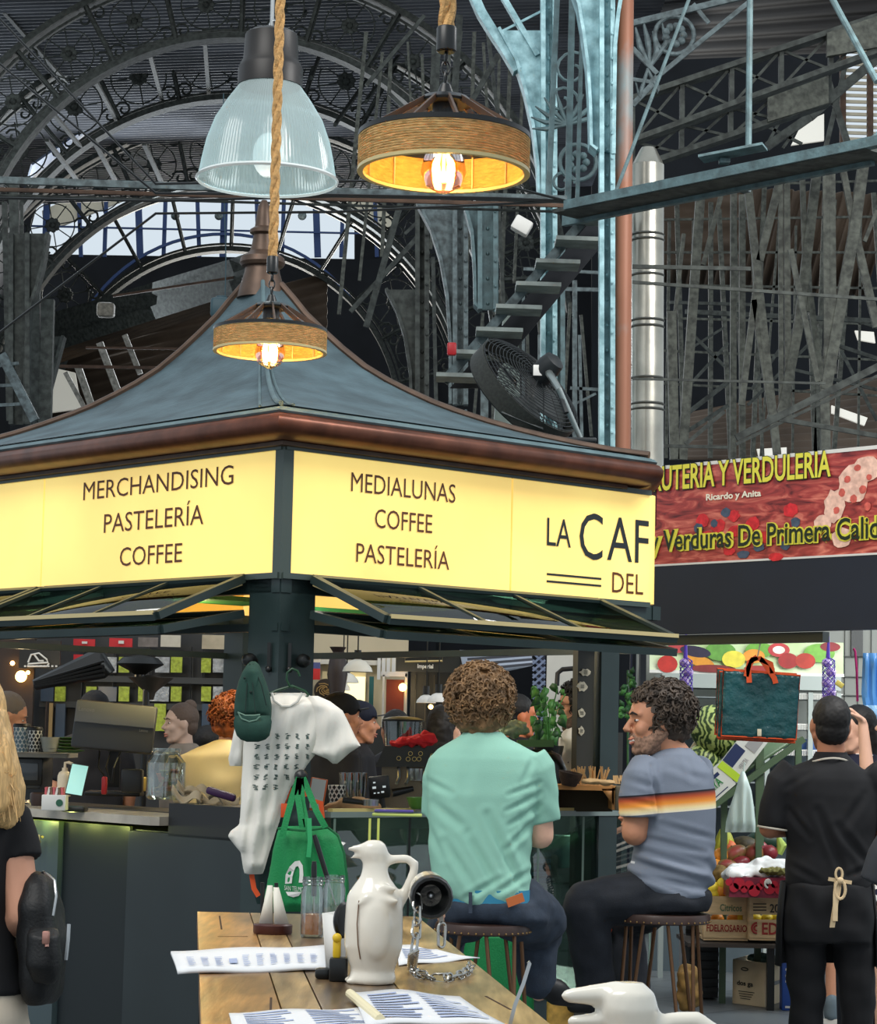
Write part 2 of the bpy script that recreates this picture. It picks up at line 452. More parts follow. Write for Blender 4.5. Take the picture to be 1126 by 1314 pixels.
perim([(.112, 2.655), (.132, 2.645), (.145, 2.625), (.143, 2.60), (.125, 2.577), (.095, 2.565), (.06, 2.562), (.0, 2.562)], 'gutter', M_COPPER)
perim([(.0, 2.565), (.035, 2.56), (.035, 2.545), (.0, 2.54)], 'fascia', M_BRONZE)
# finial
tip = K(ctr[0], ctr[1], 0)
mb = MB()
mb.lathe([(.115, 3.44), (.1, 3.5), (.082, 3.56), (.078, 3.585), (.095, 3.59), (.105, 3.605), (.1, 3.63), (.078, 3.645), (.06, 3.66), (.05, 3.70), (.045, 3.735), (.062, 3.745), (.062, 3.76), (.04, 3.775), (.035, 3.82), (.028, 3.87), (.012, 3.9)], 20, (tip.x, tip.y, 0))
mb.o('finial', M_BRONZE, kiosk)
# --- sign boxes
ZT, ZB = 2.535, 2.060
TH = .07
def panel(P, a0, a1, out, nm, m=M_SIGN):
    mb = MB(); xa = (P(1, 0)-P(0, 0)).normalized(); nn = (P(0, 0, 1)-P(0, 0)).normalized()
    c = P((a0+a1)/2, (ZT+ZB)/2, out-TH/2)
    R = Matrix(((xa.x, nn.x, 0, 0), (xa.y, nn.y, 0, 0), (0, 0, 1, 0), (0, 0, 0, 1)))
    mb.box(c, (abs(a1-a0), TH, ZT-ZB), R); return mb.o(nm, m, kiosk)
OUT = .004
sR1 = panel(fR, .045, 1.193, OUT, 'sign_panel'); sR2 = panel(fR, 1.203, RL-.09, OUT, 'sign_panel')
sL1 = panel(fL, .045, 1.652, OUT, 'sign_panel'); sL2 = panel(fL, 1.664, LL-.02, OUT, 'sign_panel')
# rounded corner piece and the face round the corner
mb = MB(); q = []
for i in range(9):
    t = PI/2*i/8; q.append((RL-.09+(.09+OUT)*math.sin(t)-.0, (.09+OUT)*math.cos(t)-.09))
vs = []
for z in (ZB, ZT):
    for a, b in q: vs.append(K(a, -b, z))
    for a, b in q[::-1]: vs.append(K(RL-.09+(a-RL+.09)*.5, -(b+.09)*.5+.09, z))
m = len(q)*2
mb.add(vs, [(j, (j+1) % m, m+(j+1) % m, m+j) for j in range(m)] + [tuple(range(m-1, -1, -1)), tuple(range(m, 2*m))])
mb.o('sign_panel', M_SIGN, kiosk)
mb = MB(); mb.bar(K(RL+OUT-TH/2, .09, (ZT+ZB)/2), K(RL+OUT-TH/2, 1.2, (ZT+ZB)/2), TH, ZT-ZB); sR3 = mb.o('sign_panel', M_SIGN, kiosk)
mb = MB(); mb.bar(K(RL+OUT-TH/2, 1.21, (ZT+ZB)/2), K(RL+OUT-TH/2, LL, (ZT+ZB)/2), TH, ZT-ZB); mb.o('sign_panel', M_SIGN, kiosk)
# frames
mb = MB(); f = .014
for P, L_ in ((fR, RL-.09), (fL, LL)):
    for z in (ZT+f/2, ZB-f/2): mb.bar(P(-.0, z, OUT-.03), P(L_, z, OUT-.03), .085, f+.008)
mb.bar(fR(1.198, ZB, OUT-.02), fR(1.198, ZT, OUT-.02), .012, .052, G1)
mb.bar(fL(1.658, ZB, OUT-.02), fL(1.658, ZT, OUT-.02), .052, .012, G1)
mb.bar(K(RL+OUT-.03, 0.09, ZT+f/2), K(RL+OUT-.03, LL, ZT+f/2), .085, f+.008)
mb.bar(K(RL+OUT-.03, 0.09, ZB-f/2), K(RL+OUT-.03, LL, ZB-f/2), .085, f+.008)
mb.o('sign_frame', M_FRAMEG, kiosk)
mb = MB(); mb.add([K(-OUT-.006, -OUT-.006, ZB-.02), K(.04, -OUT-.006, ZB-.02), K(.04, .04, ZB-.02), K(-OUT-.006, .04, ZB-.02), K(-OUT-.006, -OUT-.006, ZT+.02), K(.04, -OUT-.006, ZT+.02), K(.04, .04, ZT+.02), K(-OUT-.006, .04, ZT+.02)], [(3, 2, 1, 0), (4, 5, 6, 7), (0, 1, 5, 4), (1, 2, 6, 5), (2, 3, 7, 6), (3, 0, 4, 7)])
mb.o('corner_post_cover', M_FRAMEG, kiosk)
# lettering: measured start and end along each face
def sline(P, s, t0, t1, z0, z1, par, m, off=.0, left=False):
    mb = MB()
    if left: text_on(mb, s, P(max(t0, t1), z0, OUT+.001), -G2, (0, 0, 1), abs(t1-t0), z1-z0, off)
    else: text_on(mb, s, P(min(t0, t1), z0, OUT+.001), G1, (0, 0, 1), abs(t1-t0), z1-z0, off)
    mb.o('lettering', m, par, smooth=0)
sline(fL, 'MERCHANDISING', tL(106), tL(299), 2.418, 2.495, sL1, M_LETB, 0, True)
sline(fL, 'PASTELERÍA', tL(134), tL(262), 2.272, 2.372, sL1, M_LETB, 0, True)
sline(fL, 'COFFEE', tL(156), tL(236), 2.128, 2.206, sL1, M_LETB, 0, True)
sline(fR, 'MEDIALUNAS', tR(448), tR(583), 2.400, 2.476, sR1, M_LETB, 0)
sline(fR, 'COFFEE', tR(480), tR(554), 2.268, 2.344, sR1, M_LETB, 0)
sline(fR, 'PASTELERÍA', tR(457), tR(577), 2.128, 2.222, sR1, M_LETB, 0)
sline(fR, 'LA', tR(702), tR(733), 2.268, 2.385, sR2, M_LETK, 0)
sline(fR, 'C', tR(744), tR(774), 2.225, 2.425, sR2, M_LETK, .0)
sline(fR, 'AF', tR(780), tR(833), 2.232, 2.420, sR2, M_LETK, .0)
sline(fR, 'DEL', tR(787), tR(827), 2.095, 2.182, sR2, M_LETB, 0)
mb = MB()
for z in (2.148, 2.118): mb.bar(fR(tR(703), z, OUT+.002), fR(tR(773), z, OUT+.002), .002, .009)
mb.o('sign_rules', M_LETK, sR2)
mb = MB(); text_on(mb, 'ETERIA', K(RL+OUT+.001, .12, 2.232), G2, (0, 0, 1), .72, .19, .03); text_on(mb, 'MERCADO', K(RL+OUT+.001, .14, 2.095), G2, (0, 0, 1), .62, .085, .012)
mb.o('lettering', M_LETK, sR3, smooth=0)
# --- posts
def gpost(a, b, w1, w2, m, name='post', z0=0, z1=2.07):
    mb = MB(); c = K(a, b, (z0+z1)/2)
    R = Matrix(((G1.x, G2.x, 0, 0), (G1.y, G2.y, 0, 0), (0, 0, 1, 0), (0, 0, 0, 1)))
    mb.box(c, (w1, w2, z1-z0), R); return mb.o(name, m, kiosk)
pc = gpost(.09, .10, .17, .19, M_GREEN)
pr = gpost(tR(791), .04, .11, .05, M_GREEN)
pr2 = gpost(tR(758)+.03, .05, .10, .03, M_OLIVE)
gpost(RL-.1, LL-.1, .16, .16, M_GREEN); gpost(.08, LL-.1, .16, .16, M_GREEN)
# slots with keyhole covers on the corner post
for P in (fR, fL):
    mb = MB(); z = 1.79; a = .05
    o = 0.006
    mb.bar(P(a, 1.70, o), P(a, 1.80, o), .012, .012); mb.ball(P(a, 1.70, o), .013, 10, 6)
    mb.o('slotted_hinge', M_BLACK, pc)
def knob(p, n, r=.026):
    mb = MB(); mb.lathe([(.012, -.03), (.011, .0), (.02, .005), (r, .018), (r*1.02, .03), (r*.8, .045), (r*.3, .053), (.001, .054)], 18, p, n); return mb.o("coat_knob", M_BLACK, pc)
knob(fL(.145, 1.735, .0), -G1); knob(fR(.10, 1.735, .0), -G2); kb = knob(U(386, 996, 8.43), V(.1, -1, 0), .024); mb = MB(); mb.cyl(U(386, 996, 8.43), fR(.09, U(386, 996, 8.43).z, 0), .008); mb.o('knob_rod', M_BLACK, kb)
# stickers on the olive post
for (px, y, s, kind) in ((758, 863, .055, 0), (754, 881, .05, 1), (754, 915, .045, 2), (754, 938, .042, 3)):
    a_ = tR(px)+.02; c = K(a_, .03, 0); mb = MB(); p = K(a_, .03, U(px, y, c.y).z)
    poly = [((.5+.12*math.sin(i*2.3+kind))*s*math.cos(2*PI*i/12)*(1.15 if kind < 2 else .85), (.5+.1*math.cos(i*3.1+kind))*s*math.sin(2*PI*i/12)*(.55 if kind == 0 else .85)) for i in range(12)]
    mb.prism(poly, .003, p, G1, (0, 0, 1))
    st = mb.o('sticker', mat('cream sticker', (206, 196, 170), .5, var=(60, .2)), pr2)
    mb = MB()
    for k in range(3): mb.bar(p-G2*.003+G1*(-.2*s)+V(0, 0, (k-1)*.12*s), p-G2*.003+G1*(.22*s)+V(0, 0, (k-1)*.12*s), .001, .05*s)
    mb.o('sticker_print', mat('sticker ink', (70, 66, 50) if kind < 3 else (120, 130, 50), .6), st)
# --- ceiling and upper rails inside the kiosk
mb = MB();
mb.add([K(.02, .02, 2.57), K(RL-.1, .02, 2.57), K(RL-.02, LL-.02, 2.57), K(.02, LL-.02, 2.57), K(.02, .02, 2.6), K(RL-.1, .02, 2.6), K(RL-.02, LL-.02, 2.6), K(.02, LL-.02, 2.6)], [(0, 1, 2, 3), (7, 6, 5, 4), (0, 4, 5, 1), (1, 5, 6, 2), (2, 6, 7, 3), (3, 7, 4, 0)])
mb.o('soffit', mat('kiosk soffit dark', (34, 40, 34), .6), kiosk)
mb = MB()
for a, b, c, d in ((0, 0.03, RL, .03), (RL-.03, 0, RL-.03, LL), (0, LL-.03, RL, LL-.03), (.03, 0, .03, LL)):
    mb.bar(K(a, b, 2.02), K(c, d, 2.02), .05, .06)
    mb.bar(K(a, b, 1.86), K(c, d, 1.86), .035, .03)
mb.o('head_rail', M_GREEN, kiosk)
mb = MB()   # lit amber back of the far sign, seen through the far openings
mb.bar(K(.1, LL-.04, 2.3), K(RL-.1, LL-.04, 2.3), .06, .46)
mb.o('far_sign_back', M_SIGNW, kiosk)
for a, b, c in ((.5, 1.2, (40, 96, 46)), (1.5, 1.5, (40, 110, 60))):
    mb = MB(); mb.bar(K(a-.35, b, 2.03), K(a+.35, b, 2.03), .3, .02); mb.o('far_awning_underside', mat('far awning green %d' % c[2], c, .5), kiosk)  # added stand-ins for the green undersides of the far awnings
# --- flip-up glazed windows (awnings)
def awning(P, dirv, nv, a0, a1, d, zt, zo, name='awning_window', bars=3, edge=True):
    """hinged at height zt on the face, outer edge d out at height zo"""
    mb = MB()
    p00 = P(a0, zt, .03); p10 = P(a1, zt, .03); p01 = P(a0, zo, d); p11 = P(a1, zo, d)
    up = (p01-p00).cross(p10-p00).normalized()
    for p, q in ((p00, p10), (p00, p01), (p10, p11), (p01, p11)): mb.bar(p, q, .035, .03, up)
    for k in range(1, bars):
        t = k/bars; mb.bar(p00.lerp(p10, t), p01.lerp(p11, t), .02, .02, up)
    fr = mb.o(name, M_GREEN, kiosk)
    if edge:
        mb = MB(); dn = V(0, 0, .006)
        mb.bar(P(a0+.0, zo+.01, d+.02), P(a1-.0, zo+.01, d+.02), .006, .016); mb.bar(P(a0-.012, zt-.02, .04), P(a0-.012, zo+.008, d), .006, .012)
        mb.o('edge_strip', M_BRASS, fr)
    mb = MB(); mb.add([p00, p10, p11, p01], [(0, 1, 2, 3)]); mb.o('pane', glass('awning glass', (120, 150, 135), mixf=.1), fr, solid=.004)
    return fr
awning(fR, G1, G2, .14, 1.70, .46, 2.045, 1.885)
awning(fR, G1, G2, .14, 1.72, .44, 1.91, 1.83, edge=False)
awning(fL, G2, G1, .20, 1.60, .42, 2.045, 1.885)
awning(fL, G2, G1, 1.66, 2.8, .42, 2.045, 1.885)
awning(fL, G2, G1, .20, 2.8, .40, 1.91, 1.835, edge=False, bars=4)
# ------------------------------------------------------------------ iron hall
I_DARK = mat('dim hall iron', (60, 64, 60), .7, var=(18, .5), bump=(40, .2))  # dimness of the far hall is put into this dark iron colour
I_GREY = mat('grey green iron', (84, 96, 98), .6, var=(22, .5), bump=(40, .25))
I_BLUE = mat('flaking pale blue paint', (170, 208, 214), .55, var=(14, .16), col2=(112, 148, 154), bump=(60, .3))
I_BLUE2 = mat('weathered blue grey paint', (98, 124, 128), .6, var=(14, .18), col2=(70, 86, 88), bump=(60, .3))
I_MID = mat('grey brown iron', (78, 80, 72), .65, var=(22, .5), bump=(40, .25))
I_BROWN = mat('rusty brown iron', (86, 64, 50), .7, var=(9, .35))
I_WIN = mat('blue window bars', (52, 74, 120), .6)
CORR = mat('corrugated zinc sheet', (104, 106, 112), .75, var=(.8, .4), stretch=(1, 2, 1))
CORRB = mat('corrugated brown sheet', (92, 76, 62), .75, var=(1.5, .3))
CREAM = mat('cream hall plaster', (226, 216, 192), .8, var=(2, .1))
def wv(px, Y): return px*Y/FOC
def ibar(mb, x1, y1, x2, y2, w, Y, Y2=None, d=None):
    Y2 = Y if Y2 is None else Y2
    ww = wv(w, (Y+Y2)/2); mb.bar(U(x1, y1, Y), U(x2, y2, Y2), d or ww*.8, ww, (0, 0, 1) if abs(x2-x1) > abs(y2-y1) else (1, 0, 0))
def iron(name, label, bars, Y, m, cat='ironwork', group=None, nm='bar', parent=None):
    x = sum(b[0] for b in bars)/len(bars); y = max(max(b[1], b[3]) for b in bars)
    t = parent or T(name, label, cat, U(x, y, Y), group)
    for b in bars:
        mb = MB(); Y1 = b[5] if len(b) > 5 else Y; Y2 = b[6] if len(b) > 6 else Y1
        w = b[4]
        if abs(b[2]-b[0]) > abs(b[3]-b[1]): ibar(mb, *b[:4], w, Y1, Y2)
        else:
            ww = wv(w, Y1); mb.bar(U(b[0], b[1], Y1), U(b[2], b[3], Y2), ww, ww*.8, (0, 1, 0))
        mb.o(nm, m, t)
    return t
def hall_panel(name, pts, m, th=.05, kind='structure', **k):
    """flat slab through picture-measured corners (px,py,Y)"""
    P = [U(*p) for p in pts]; n = len(P)
    nrm = (P[1]-P[0]).cross(P[2]-P[0]).normalized()*th
    mb = MB(); mb.add(P + [p+nrm for p in P], [tuple(range(n-1, -1, -1)), tuple(range(n, 2*n))] + [(i, (i+1) % n, n+(i+1) % n, n+i) for i in range(n)])
    return mb.o(name, m, kind=kind, **k)
def corrugated(name, a, b, c, d, m, pitch=.1, amp=.025, kind='structure'):
    """a->b runs along the grooves, a->d across them; picture-measured corners"""
    A, B, Cc, D = U(*a), U(*b), U(*c), U(*d)
    n = int((D-A).length/pitch); nn = (B-A).cross(D-A).normalized(); mb = MB(); st = 6; vs = []
    for i in range(n*st+1):
        t = i/(n*st); o = nn*(amp*math.sin(2*PI*i/st))
        vs += [A.lerp(D, t)+o, B.lerp(Cc, t)+o]
    mb.add(vs, [(2*i, 2*i+1, 2*i+3, 2*i+2) for i in range(n*st)])
    return mb.o(name, m, kind=kind, smooth=80, solid=.01)
# sheeted roof over the far nave, end wall, side wall
corrugated('ceiling', (-60, 262, 38), (760, 236, 38), (900, -120, 24), (-120, -90, 24), CORR, .14, .045)
hall_panel('wall_back', [(-200, 322, 42), (560, 334, 42), (560, 1010, 42), (-200, 1000, 42)], M_DARKW, .2)
hall_panel('wall_back', [(455, 180, 42.2), (830, 180, 42.2), (830, 1010, 42.2), (455, 1000, 42.2)], M_DARKW, .2)
hall_panel('wall_left', [(-300, -200, 30), (-14, 0, 41), (70, 180, 41), (30, 330, 41), (-14, 900, 41), (-300, 900, 30)], M_DARKW, .2)
hall_panel('wall_right', [(760, -60, 40), (1079, -60, 40), (1079, 520, 40), (1060, 1100, 40), (760, 1100, 40)], M_DARKW, .2)
hall_panel('wall_right', [(1079, 190, 40.3), (1400, 190, 40.3), (1400, 512, 40.3), (1079, 512, 40.3)], M_DARKW, .2)
hall_panel('wall_right', [(1060, 545, 40.3), (1400, 590, 40.3), (1400, 1200, 40.3), (1060, 1200, 40.3)], M_DARKW, .2)
corrugated('ceiling', (1500, 50, 18), (780, 80, 34), (760, -200, 30), (1600, -500, 14), mat('dark boarded ceiling', (48, 44, 42), .8), .25, .04)
# skylight strips in the sheeting
hall_panel('window_1', [(0, 112, 32.5), (60, 100, 32.5), (75, 40, 29.5), (0, 56, 29.5)], mat('blue roof light', (110, 134, 172), .5), .03)
hall_panel('window_2', [(468, 92, 31.5), (528, 108, 31.5), (530, 44, 29.5), (462, 56, 29.5)], mat('blue roof light', (70, 80, 110), .5), .03)
hall_panel('window_3', [(30, 245, 34), (105, 180, 34), (128, 150, 33), (40, 210, 33)], mat('dim roof light', (92, 106, 128), .5), .03)
# cream cove beside the end window, girder behind it
hall_panel('trim_1', [(58, 300, 41.6), (165, 256, 41.6), (255, 218, 41.6), (238, 198, 41.6), (140, 232, 41.6), (55, 272, 41.6)], CREAM, .1)
hall_panel('trim_2', [(430, 262, 41.6), (500, 300, 41.6), (505, 282, 41.6), (455, 235, 41.6)], CREAM, .1)
def rosette(mb, c, R, Y):
    """iron flower with ring and spokes, c world centre, facing the aisle"""
    r = R
    ring = [c + V(math.cos(2*PI*k/28)*r, 0, math.sin(2*PI*k/28)*r) for k in range(28)]
    mb.tube(ring, R*.03, 5, closed=True)
    for k in range(8):
        a = 2*PI*k/8+.2; d = V(math.cos(a), 0, math.sin(a))
        mb.tube([c, c+d*r*1.08], R*.025, 4)
        mb.ball(c+d*r*.23, (R*.13, R*.08, R*.13), 8, 5)
    mb.ball(c, R*.14, 8, 6)
def arch_truss(label, cx, cy, ri, ro, Y, a0, a1, nb, chord=10, ros=1, m=I_DARK, rr=.36):
    t = T('arch_truss', label, 'roof arch', U(cx, cy-ri, Y), 'arched trusses over the far nave')
    C = U(cx, cy, Y); s = Y/FOC
    def P(r, a, dy=0): a = math.radians(a); return C + V(math.cos(a)*r*s, dy, math.sin(a)*r*s)
    for r, nm in ((ri, 'inner_chord'), (ro, 'outer_chord')):
        mb = MB(); pts = [P(r, a0+(a1-a0)*k/48) for k in range(49)]
        mb.strip(pts, .22, chord*s*.8, up=(0, 1, 0)); mb.o(nm, m, t)
        mb = MB(); pts = [P(r+(chord*.9 if r == ri else -chord*.9), a0+(a1-a0)*k/48) for k in range(49)]
        mb.strip(pts, .06, chord*s*.35, up=(0, 1, 0)); mb.o('flange', m, t)
    for k in range(nb+1):
        a = a0+(a1-a0)*k/nb
        mb = MB(); mb.bar(P(ri, a), P(ro, a), .06, 6*s, (0, 1, 0)); mb.bar(P(ri-2, a, -.06), P(ro+2, a, -.06), .03, 9*s, (0, 1, 0)); mb.o('strut', m, t)
        if k < nb and (ros == 1 or abs(a-82) > ros):
            am = a+(a1-a0)/nb/2; mb = MB(); rosette(mb, P((ri+ro)/2, am, .0), (ro-ri)*rr*s, Y); mb.o('rosette', m, t)
            # scroll iron in the corners
            mb = MB()
            for sg in (-1, 1):
                for rad in (ri+8, ro-8):
                    c2 = P(rad, a if sg > 0 else a+(a1-a0)/nb); c2 = c2.lerp(P((ri+ro)/2, am), .22)
                    mb.tube([c2 + V(math.cos(q*.7)*.012*q, 0, math.sin(q*.7)*.012*q)*(s*70) for q in range(3, 14)], .5*s*3, 4)
            mb.o('scroll', m, t)
    return t
arch_truss('nearest wide iron arch with flower rosettes, topmost of the vault ribs', 300, 376, 341, 432, 26, 4, 176, 12)
arch_truss('second iron arch down, ringing the glass bell lamp', 300, 454, 339, 440, 30, 8, 172, 12, 9)
arch_truss('third iron arch down, just above the long horizontal rail', 300, 528, 302, 382, 34, 12, 168, 12, 8)
arch_truss('lowest iron arch framing the bright half-round end window', 290, 540, 225, 310, 38, 14, 166, 10, 8, 40)
# longitudinal purlins tying the arches
mb = None
t = T('roof_purlins', 'long straight iron ties running between the arches of the vault', 'roof ties', U(290, 100, 30))
for (x1, y1, x2, y2) in ((5, 15, 85, 105), (95, -2, 140, 70), (185, -10, 205, 62), (262, -5, 268, 40), (55, 130, 105, 190), (115, 90, 150, 155), (190, 60, 208, 128), (262, 40, 268, 120), (390, 20, 410, -20), (400, 100, 425, 30), (470, 130, 520, 60), (510, 170, 580, 100), (60, 180, 98, 230), (120, 180, 148, 232), (185, 185, 208, 235), (430, 160, 480, 90)):
    m2 = MB(); ibar(m2, x1, y1, x2, y2, 4, 27, 30) if abs(x2-x1) > abs(y2-y1) else m2.bar(U(x1, y1, 27), U(x2, y2, 30), .035, .05, (0, 1, 0)); m2.o('tie', I_DARK, t)
# half-round end window bars
t = T('window_bars', 'thin blue glazing bars of the half-round end window', 'window bars', U(260, 322, 41.5))
for k in range(12):
    x = 62+k*38; mb = MB(); mb.bar(U(x, 215, 41.5), U(x+(k % 2)*8-4, 330, 41.5), .07 if k % 3 else .12, .06, (0, 1, 0)); mb.o('bar', I_WIN, t)
mb = MB(); C = U(285, 500, 41.4); s = 41.4/FOC
mb.strip([C+V(math.cos(math.radians(a))*205*s, 0, math.sin(math.radians(a))*205*s) for a in range(30, 151, 5)], .05, .05, up=(0, 1, 0)); mb.o('arched_bar', I_WIN, t)
mb = MB(); mb.bar(U(40, 290, 41.4), U(480, 300, 41.4), .04, .03); mb.o('cross_bar', I_WIN, t)
for x in (225, 281, 335, 388):
    mb = MB(); mb.ball(U(x, 277, 41.2), .08, 8, 6); mb.o('boss', I_GREY, t)
# left: girder, boarding, bright opening
hall_panel('trim_3', [(62, 420, 36), (300, 350, 33), (340, 336, 33), (340, 362, 33), (300, 378, 33), (66, 452, 36)], I_DARK, .2)
corrugated('ceiling', (60, 470, 37), (330, 380, 37), (330, 352, 36), (60, 430, 36), CORRB, .15, .03)
corrugated('ceiling', (60, 560, 39), (420, 470, 38), (420, 350, 38), (60, 440, 39), CORRB, .18, .03)
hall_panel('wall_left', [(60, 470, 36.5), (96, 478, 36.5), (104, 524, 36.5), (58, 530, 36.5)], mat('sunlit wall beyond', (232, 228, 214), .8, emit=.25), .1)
iron('roof_prop', 'pair of pale weathered props standing behind the left roof slope', [(128, 440, 158, 520, 9), (160, 430, 180, 480, 7), (84, 478, 112, 530, 6), (100, 470, 118, 522, 9)], 34, mat('pale weathered prop', (150, 146, 136), .8, var=(20, .4)), nm='prop')
iron('tie_rods', 'dark red horizontal tie rod low behind the left roof slope', [(75, 470, 200, 472, 4), (110, 446, 260, 448, 3), (145, 380, 300, 356, 3)], 33, I_BROWN, nm='rod')
mb = MB(); mb.rbox(U(136, 398, 32), (.24, .2, .2), .04); mb.o('floodlight_box', mat('dusty pale box', (150, 142, 128), .7, var=(20, .3)), label='small dusty lamp box on the girder left of the kiosk peak', cat='lamp box')
mb = MB(); mb.rbox(U(284, 396, 15), (.13, .15, .13), .02); mb.lathe([(.035, .05), (.05, .0)], 12, U(284, 390, 15)); mb.tube([U(289, 385, 15), U(290, 330, 15), U(287, 220, 15), U(287, 120, 15)], .004, 5)
mb.o('hanging_speaker', mat('teal speaker', (44, 70, 78), .5), label='small teal box hanging on a wire behind the kiosk peak', cat='speaker')
def bracket(name, label, arc, plate, col, Y, m, w=.16, group=None, rivets=True):
    """column with a riveted web plate under an arched flange; arc = px points of the arched edge (top to bottom); plate = far-edge x; col=(x0,x1,ytop,ybot)"""
    t = T(name, label, 'column', U((col[0]+col[1])/2, col[3], Y), group)
    pts = [U(x, y, Y) for x, y in arc]
    mb = MB(); n = len(arc); th = .03
    far = [U(plate, y, Y) for x, y in arc]
    vs = [p+V(0, -th/2, 0) for p in pts]+[p+V(0, -th/2, 0) for p in far]+[p+V(0, th/2, 0) for p in pts]+[p+V(0, th/2, 0) for p in far]
    fs = [(i, i+1, n+i+1, n+i) for i in range(n-1)]+[(2*n+i+1, 2*n+i, 3*n+i, 3*n+i+1) for i in range(n-1)]+[(i+1, i, 2*n+i, 2*n+i+1) for i in range(n-1)]+[(n+i, n+i+1, 3*n+i+1, 3*n+i) for i in range(n-1)]+[(0, n, 3*n, 2*n), (n-1, 2*n-1+n*0, 4*n-1, 3*n-1)]
    mb.add(vs, fs); mb.o('web_plate', m, t)
    mb = MB(); mb.strip(pts, w, wv(4, Y), up=(0, 1, 0)); mb.o('arched_flange', m, t)
    for i, x in enumerate((col[0], col[1])):
        mb = MB(); mb.bar(U(x, col[2], Y-.05), U(x+(0 if len(col) < 5 else col[4]), col[3], Y-.05), .05, .14, (0, 1, 0)) if False else mb.bar(U(x, col[2], Y-.04), U(x, col[3], Y-.04), wv(6, Y), .1, (0, 1, 0)); mb.o('angle_iron', m, t)
    mb = MB(); mb.bar(U((col[0]+col[1])/2, col[2], Y+.03), U((col[0]+col[1])/2, col[3], Y+.03), wv(col[1]-col[0], Y), .03, (0, 1, 0)); mb.o('web', m, t)
    if rivets:
        mb = MB(); y = col[2]
        mm = []
        while y < col[3]:
            mb.ball(U((col[0]+col[1])/2, y, Y-.0)+V(0, -.02, 0), wv(2.2, Y), 6, 4); mb.ball(U(col[1], y+9, Y-.1), wv(2, Y), 6, 4); y += 32
        ob = mb.o('rivets', m, t); ob['kind'] = 'stuff'
    return t
# left columns
iron('iron_column', 'dark iron column cluster at the far left above the kiosk roof', [(18, 235, 22, 540, 12), (32, 300, 36, 540, 6), (44, 320, 46, 540, 14), (62, 385, 58, 545, 16), (6, 260, 12, 540, 7), (28, 260, 30, 540, 4)], 21, I_DARK, cat='column', nm='column_member')
bracket('iron_column', 'dark bracketed column between the left arches and the kiosk roof', [(62, 300), (56, 340), (48, 370), (40, 392), (35, 440), (33, 545)], 15, (15, 36, 300, 545), 20.5, I_DARK, rivets=False)
bracket('iron_column', 'lower dark bracketed column left of the sloping grey girder', [(82, 432), (72, 470), (64, 500), (58, 545)], 46, (46, 60, 400, 545), 22, I_DARK, rivets=False)
iron('stair_flight', 'dark stair flight at the far left edge', [(2, 455, 45, 540, 12), (-5, 470, 24, 466, 4), (-5, 495, 28, 494, 4), (-2, 520, 34, 518, 4)], 20, I_GREY, cat='stairs', nm='tread')
# centre-right columns
bracket('iron_column', 'dark grey bracketed column just right of the lower vault arch', [(496, 372), (510, 400), (520, 432), (527, 480), (528, 520)], 548, (536, 548, 260, 530), 19, I_DARK)
bracket('iron_column', 'grey bracketed column under the big rope lamp', [(536, 262), (554, 296), (566, 335), (574, 380), (578, 440), (578, 520)], 598, (584, 598, 262, 520), 16.5, I_GREY)
bracket('iron_column', 'pale grey bracketed column standing behind the stair flight', [(596, 262), (606, 300), (609, 345), (610, 392), (616, 398)], 640, (616, 636, 262, 398), 15, I_BLUE2)
iron('roof_brace', 'slanting dark braces between the vault and the centre columns', [(545, 150, 470, 420, 8), (560, 60, 552, 262, 12), (590, 20, 575, 262, 9), (640, 70, 560, 210, 7), (520, 300, 560, 262, 4), (450, 400, 540, 300, 6), (500, 120, 620, 240, 5), (625, 30, 650, 240, 5), (470, 110, 545, 20, 5), (556, 330, 560, 520, 5), (640, 262, 648, 420, 5)], 21, I_DARK, nm='brace')
# column B with arch
bB = bracket('iron_column', 'tall pale blue riveted column right of the big rope lamp', [(640, 40), (662, 80), (674, 120), (684, 165), (690, 215), (692, 262)], 705, (697, 712, -20, 600), 13.2, I_BLUE)
hB = MB(); pts = [U(x, y, 13.2) for x, y in ((604, -14), (618, 18), (634, 44), (650, 68), (664, 92))]
hB.strip(pts, .1, wv(12, 13.2), up=(0, 1, 0)); hB.o('arch_rib', I_BLUE, bB)
for b in ((642, -10, 690, 72, 7), (664, 80, 702, 64, 5), (645, 40, 700, 12, 3)):
    q = MB(); ibar(q, *b[:4], b[4], 13.2) if abs(b[2]-b[0]) > abs(b[3]-b[1]) else q.bar(U(b[0], b[1], 13.2), U(b[2], b[3], 13.2), wv(b[4], 13.2), .06, (0, 1, 0)); q.o('arch_brace', I_BLUE, bB)
# column A main, plate widening upward, copper pipe
bA = bracket('iron_column', 'largest pale blue flaking column beside the copper pipe', [(728, -30), (742, 10), (748, 45), (754, 90), (757, 140), (758, 190), (766, 196)], 786, (772, 786, -30, 600), 12.0, I_BLUE)
for b in ((716, -20, 704, 262, 7), (735, -20, 729, 262, 8), (748, 0, 741, 262, 5)):
    q = MB(); q.bar(U(b[0], b[1], 12.3), U(b[2], b[3], 12.3), wv(b[4], 12.3), .05, (0, 1, 0)); q.o('lattice_bar', I_BLUE2, bA)
q = MB(); q.strip([U(x, y, 11.95) for x, y in ((800, -20), (793, 20), (789, 60), (788, 120), (787, 200))], .1, .02, up=(0, 1, 0)); q.o('arched_flange', I_BLUE, bA)
mb = MB(); mb.tube([U(803, -40, 12.05), U(801, 200, 12.05), U(800, 330, 12.05), U(798, 620, 12.05)], wv(11.5, 12.05), 16)
mp_ = mat('terracotta pipe with blue flakes', (150, 98, 74), .5, .1, var=(2.2, .06), col2=(116, 148, 152), stretch=(1, 1, .5))
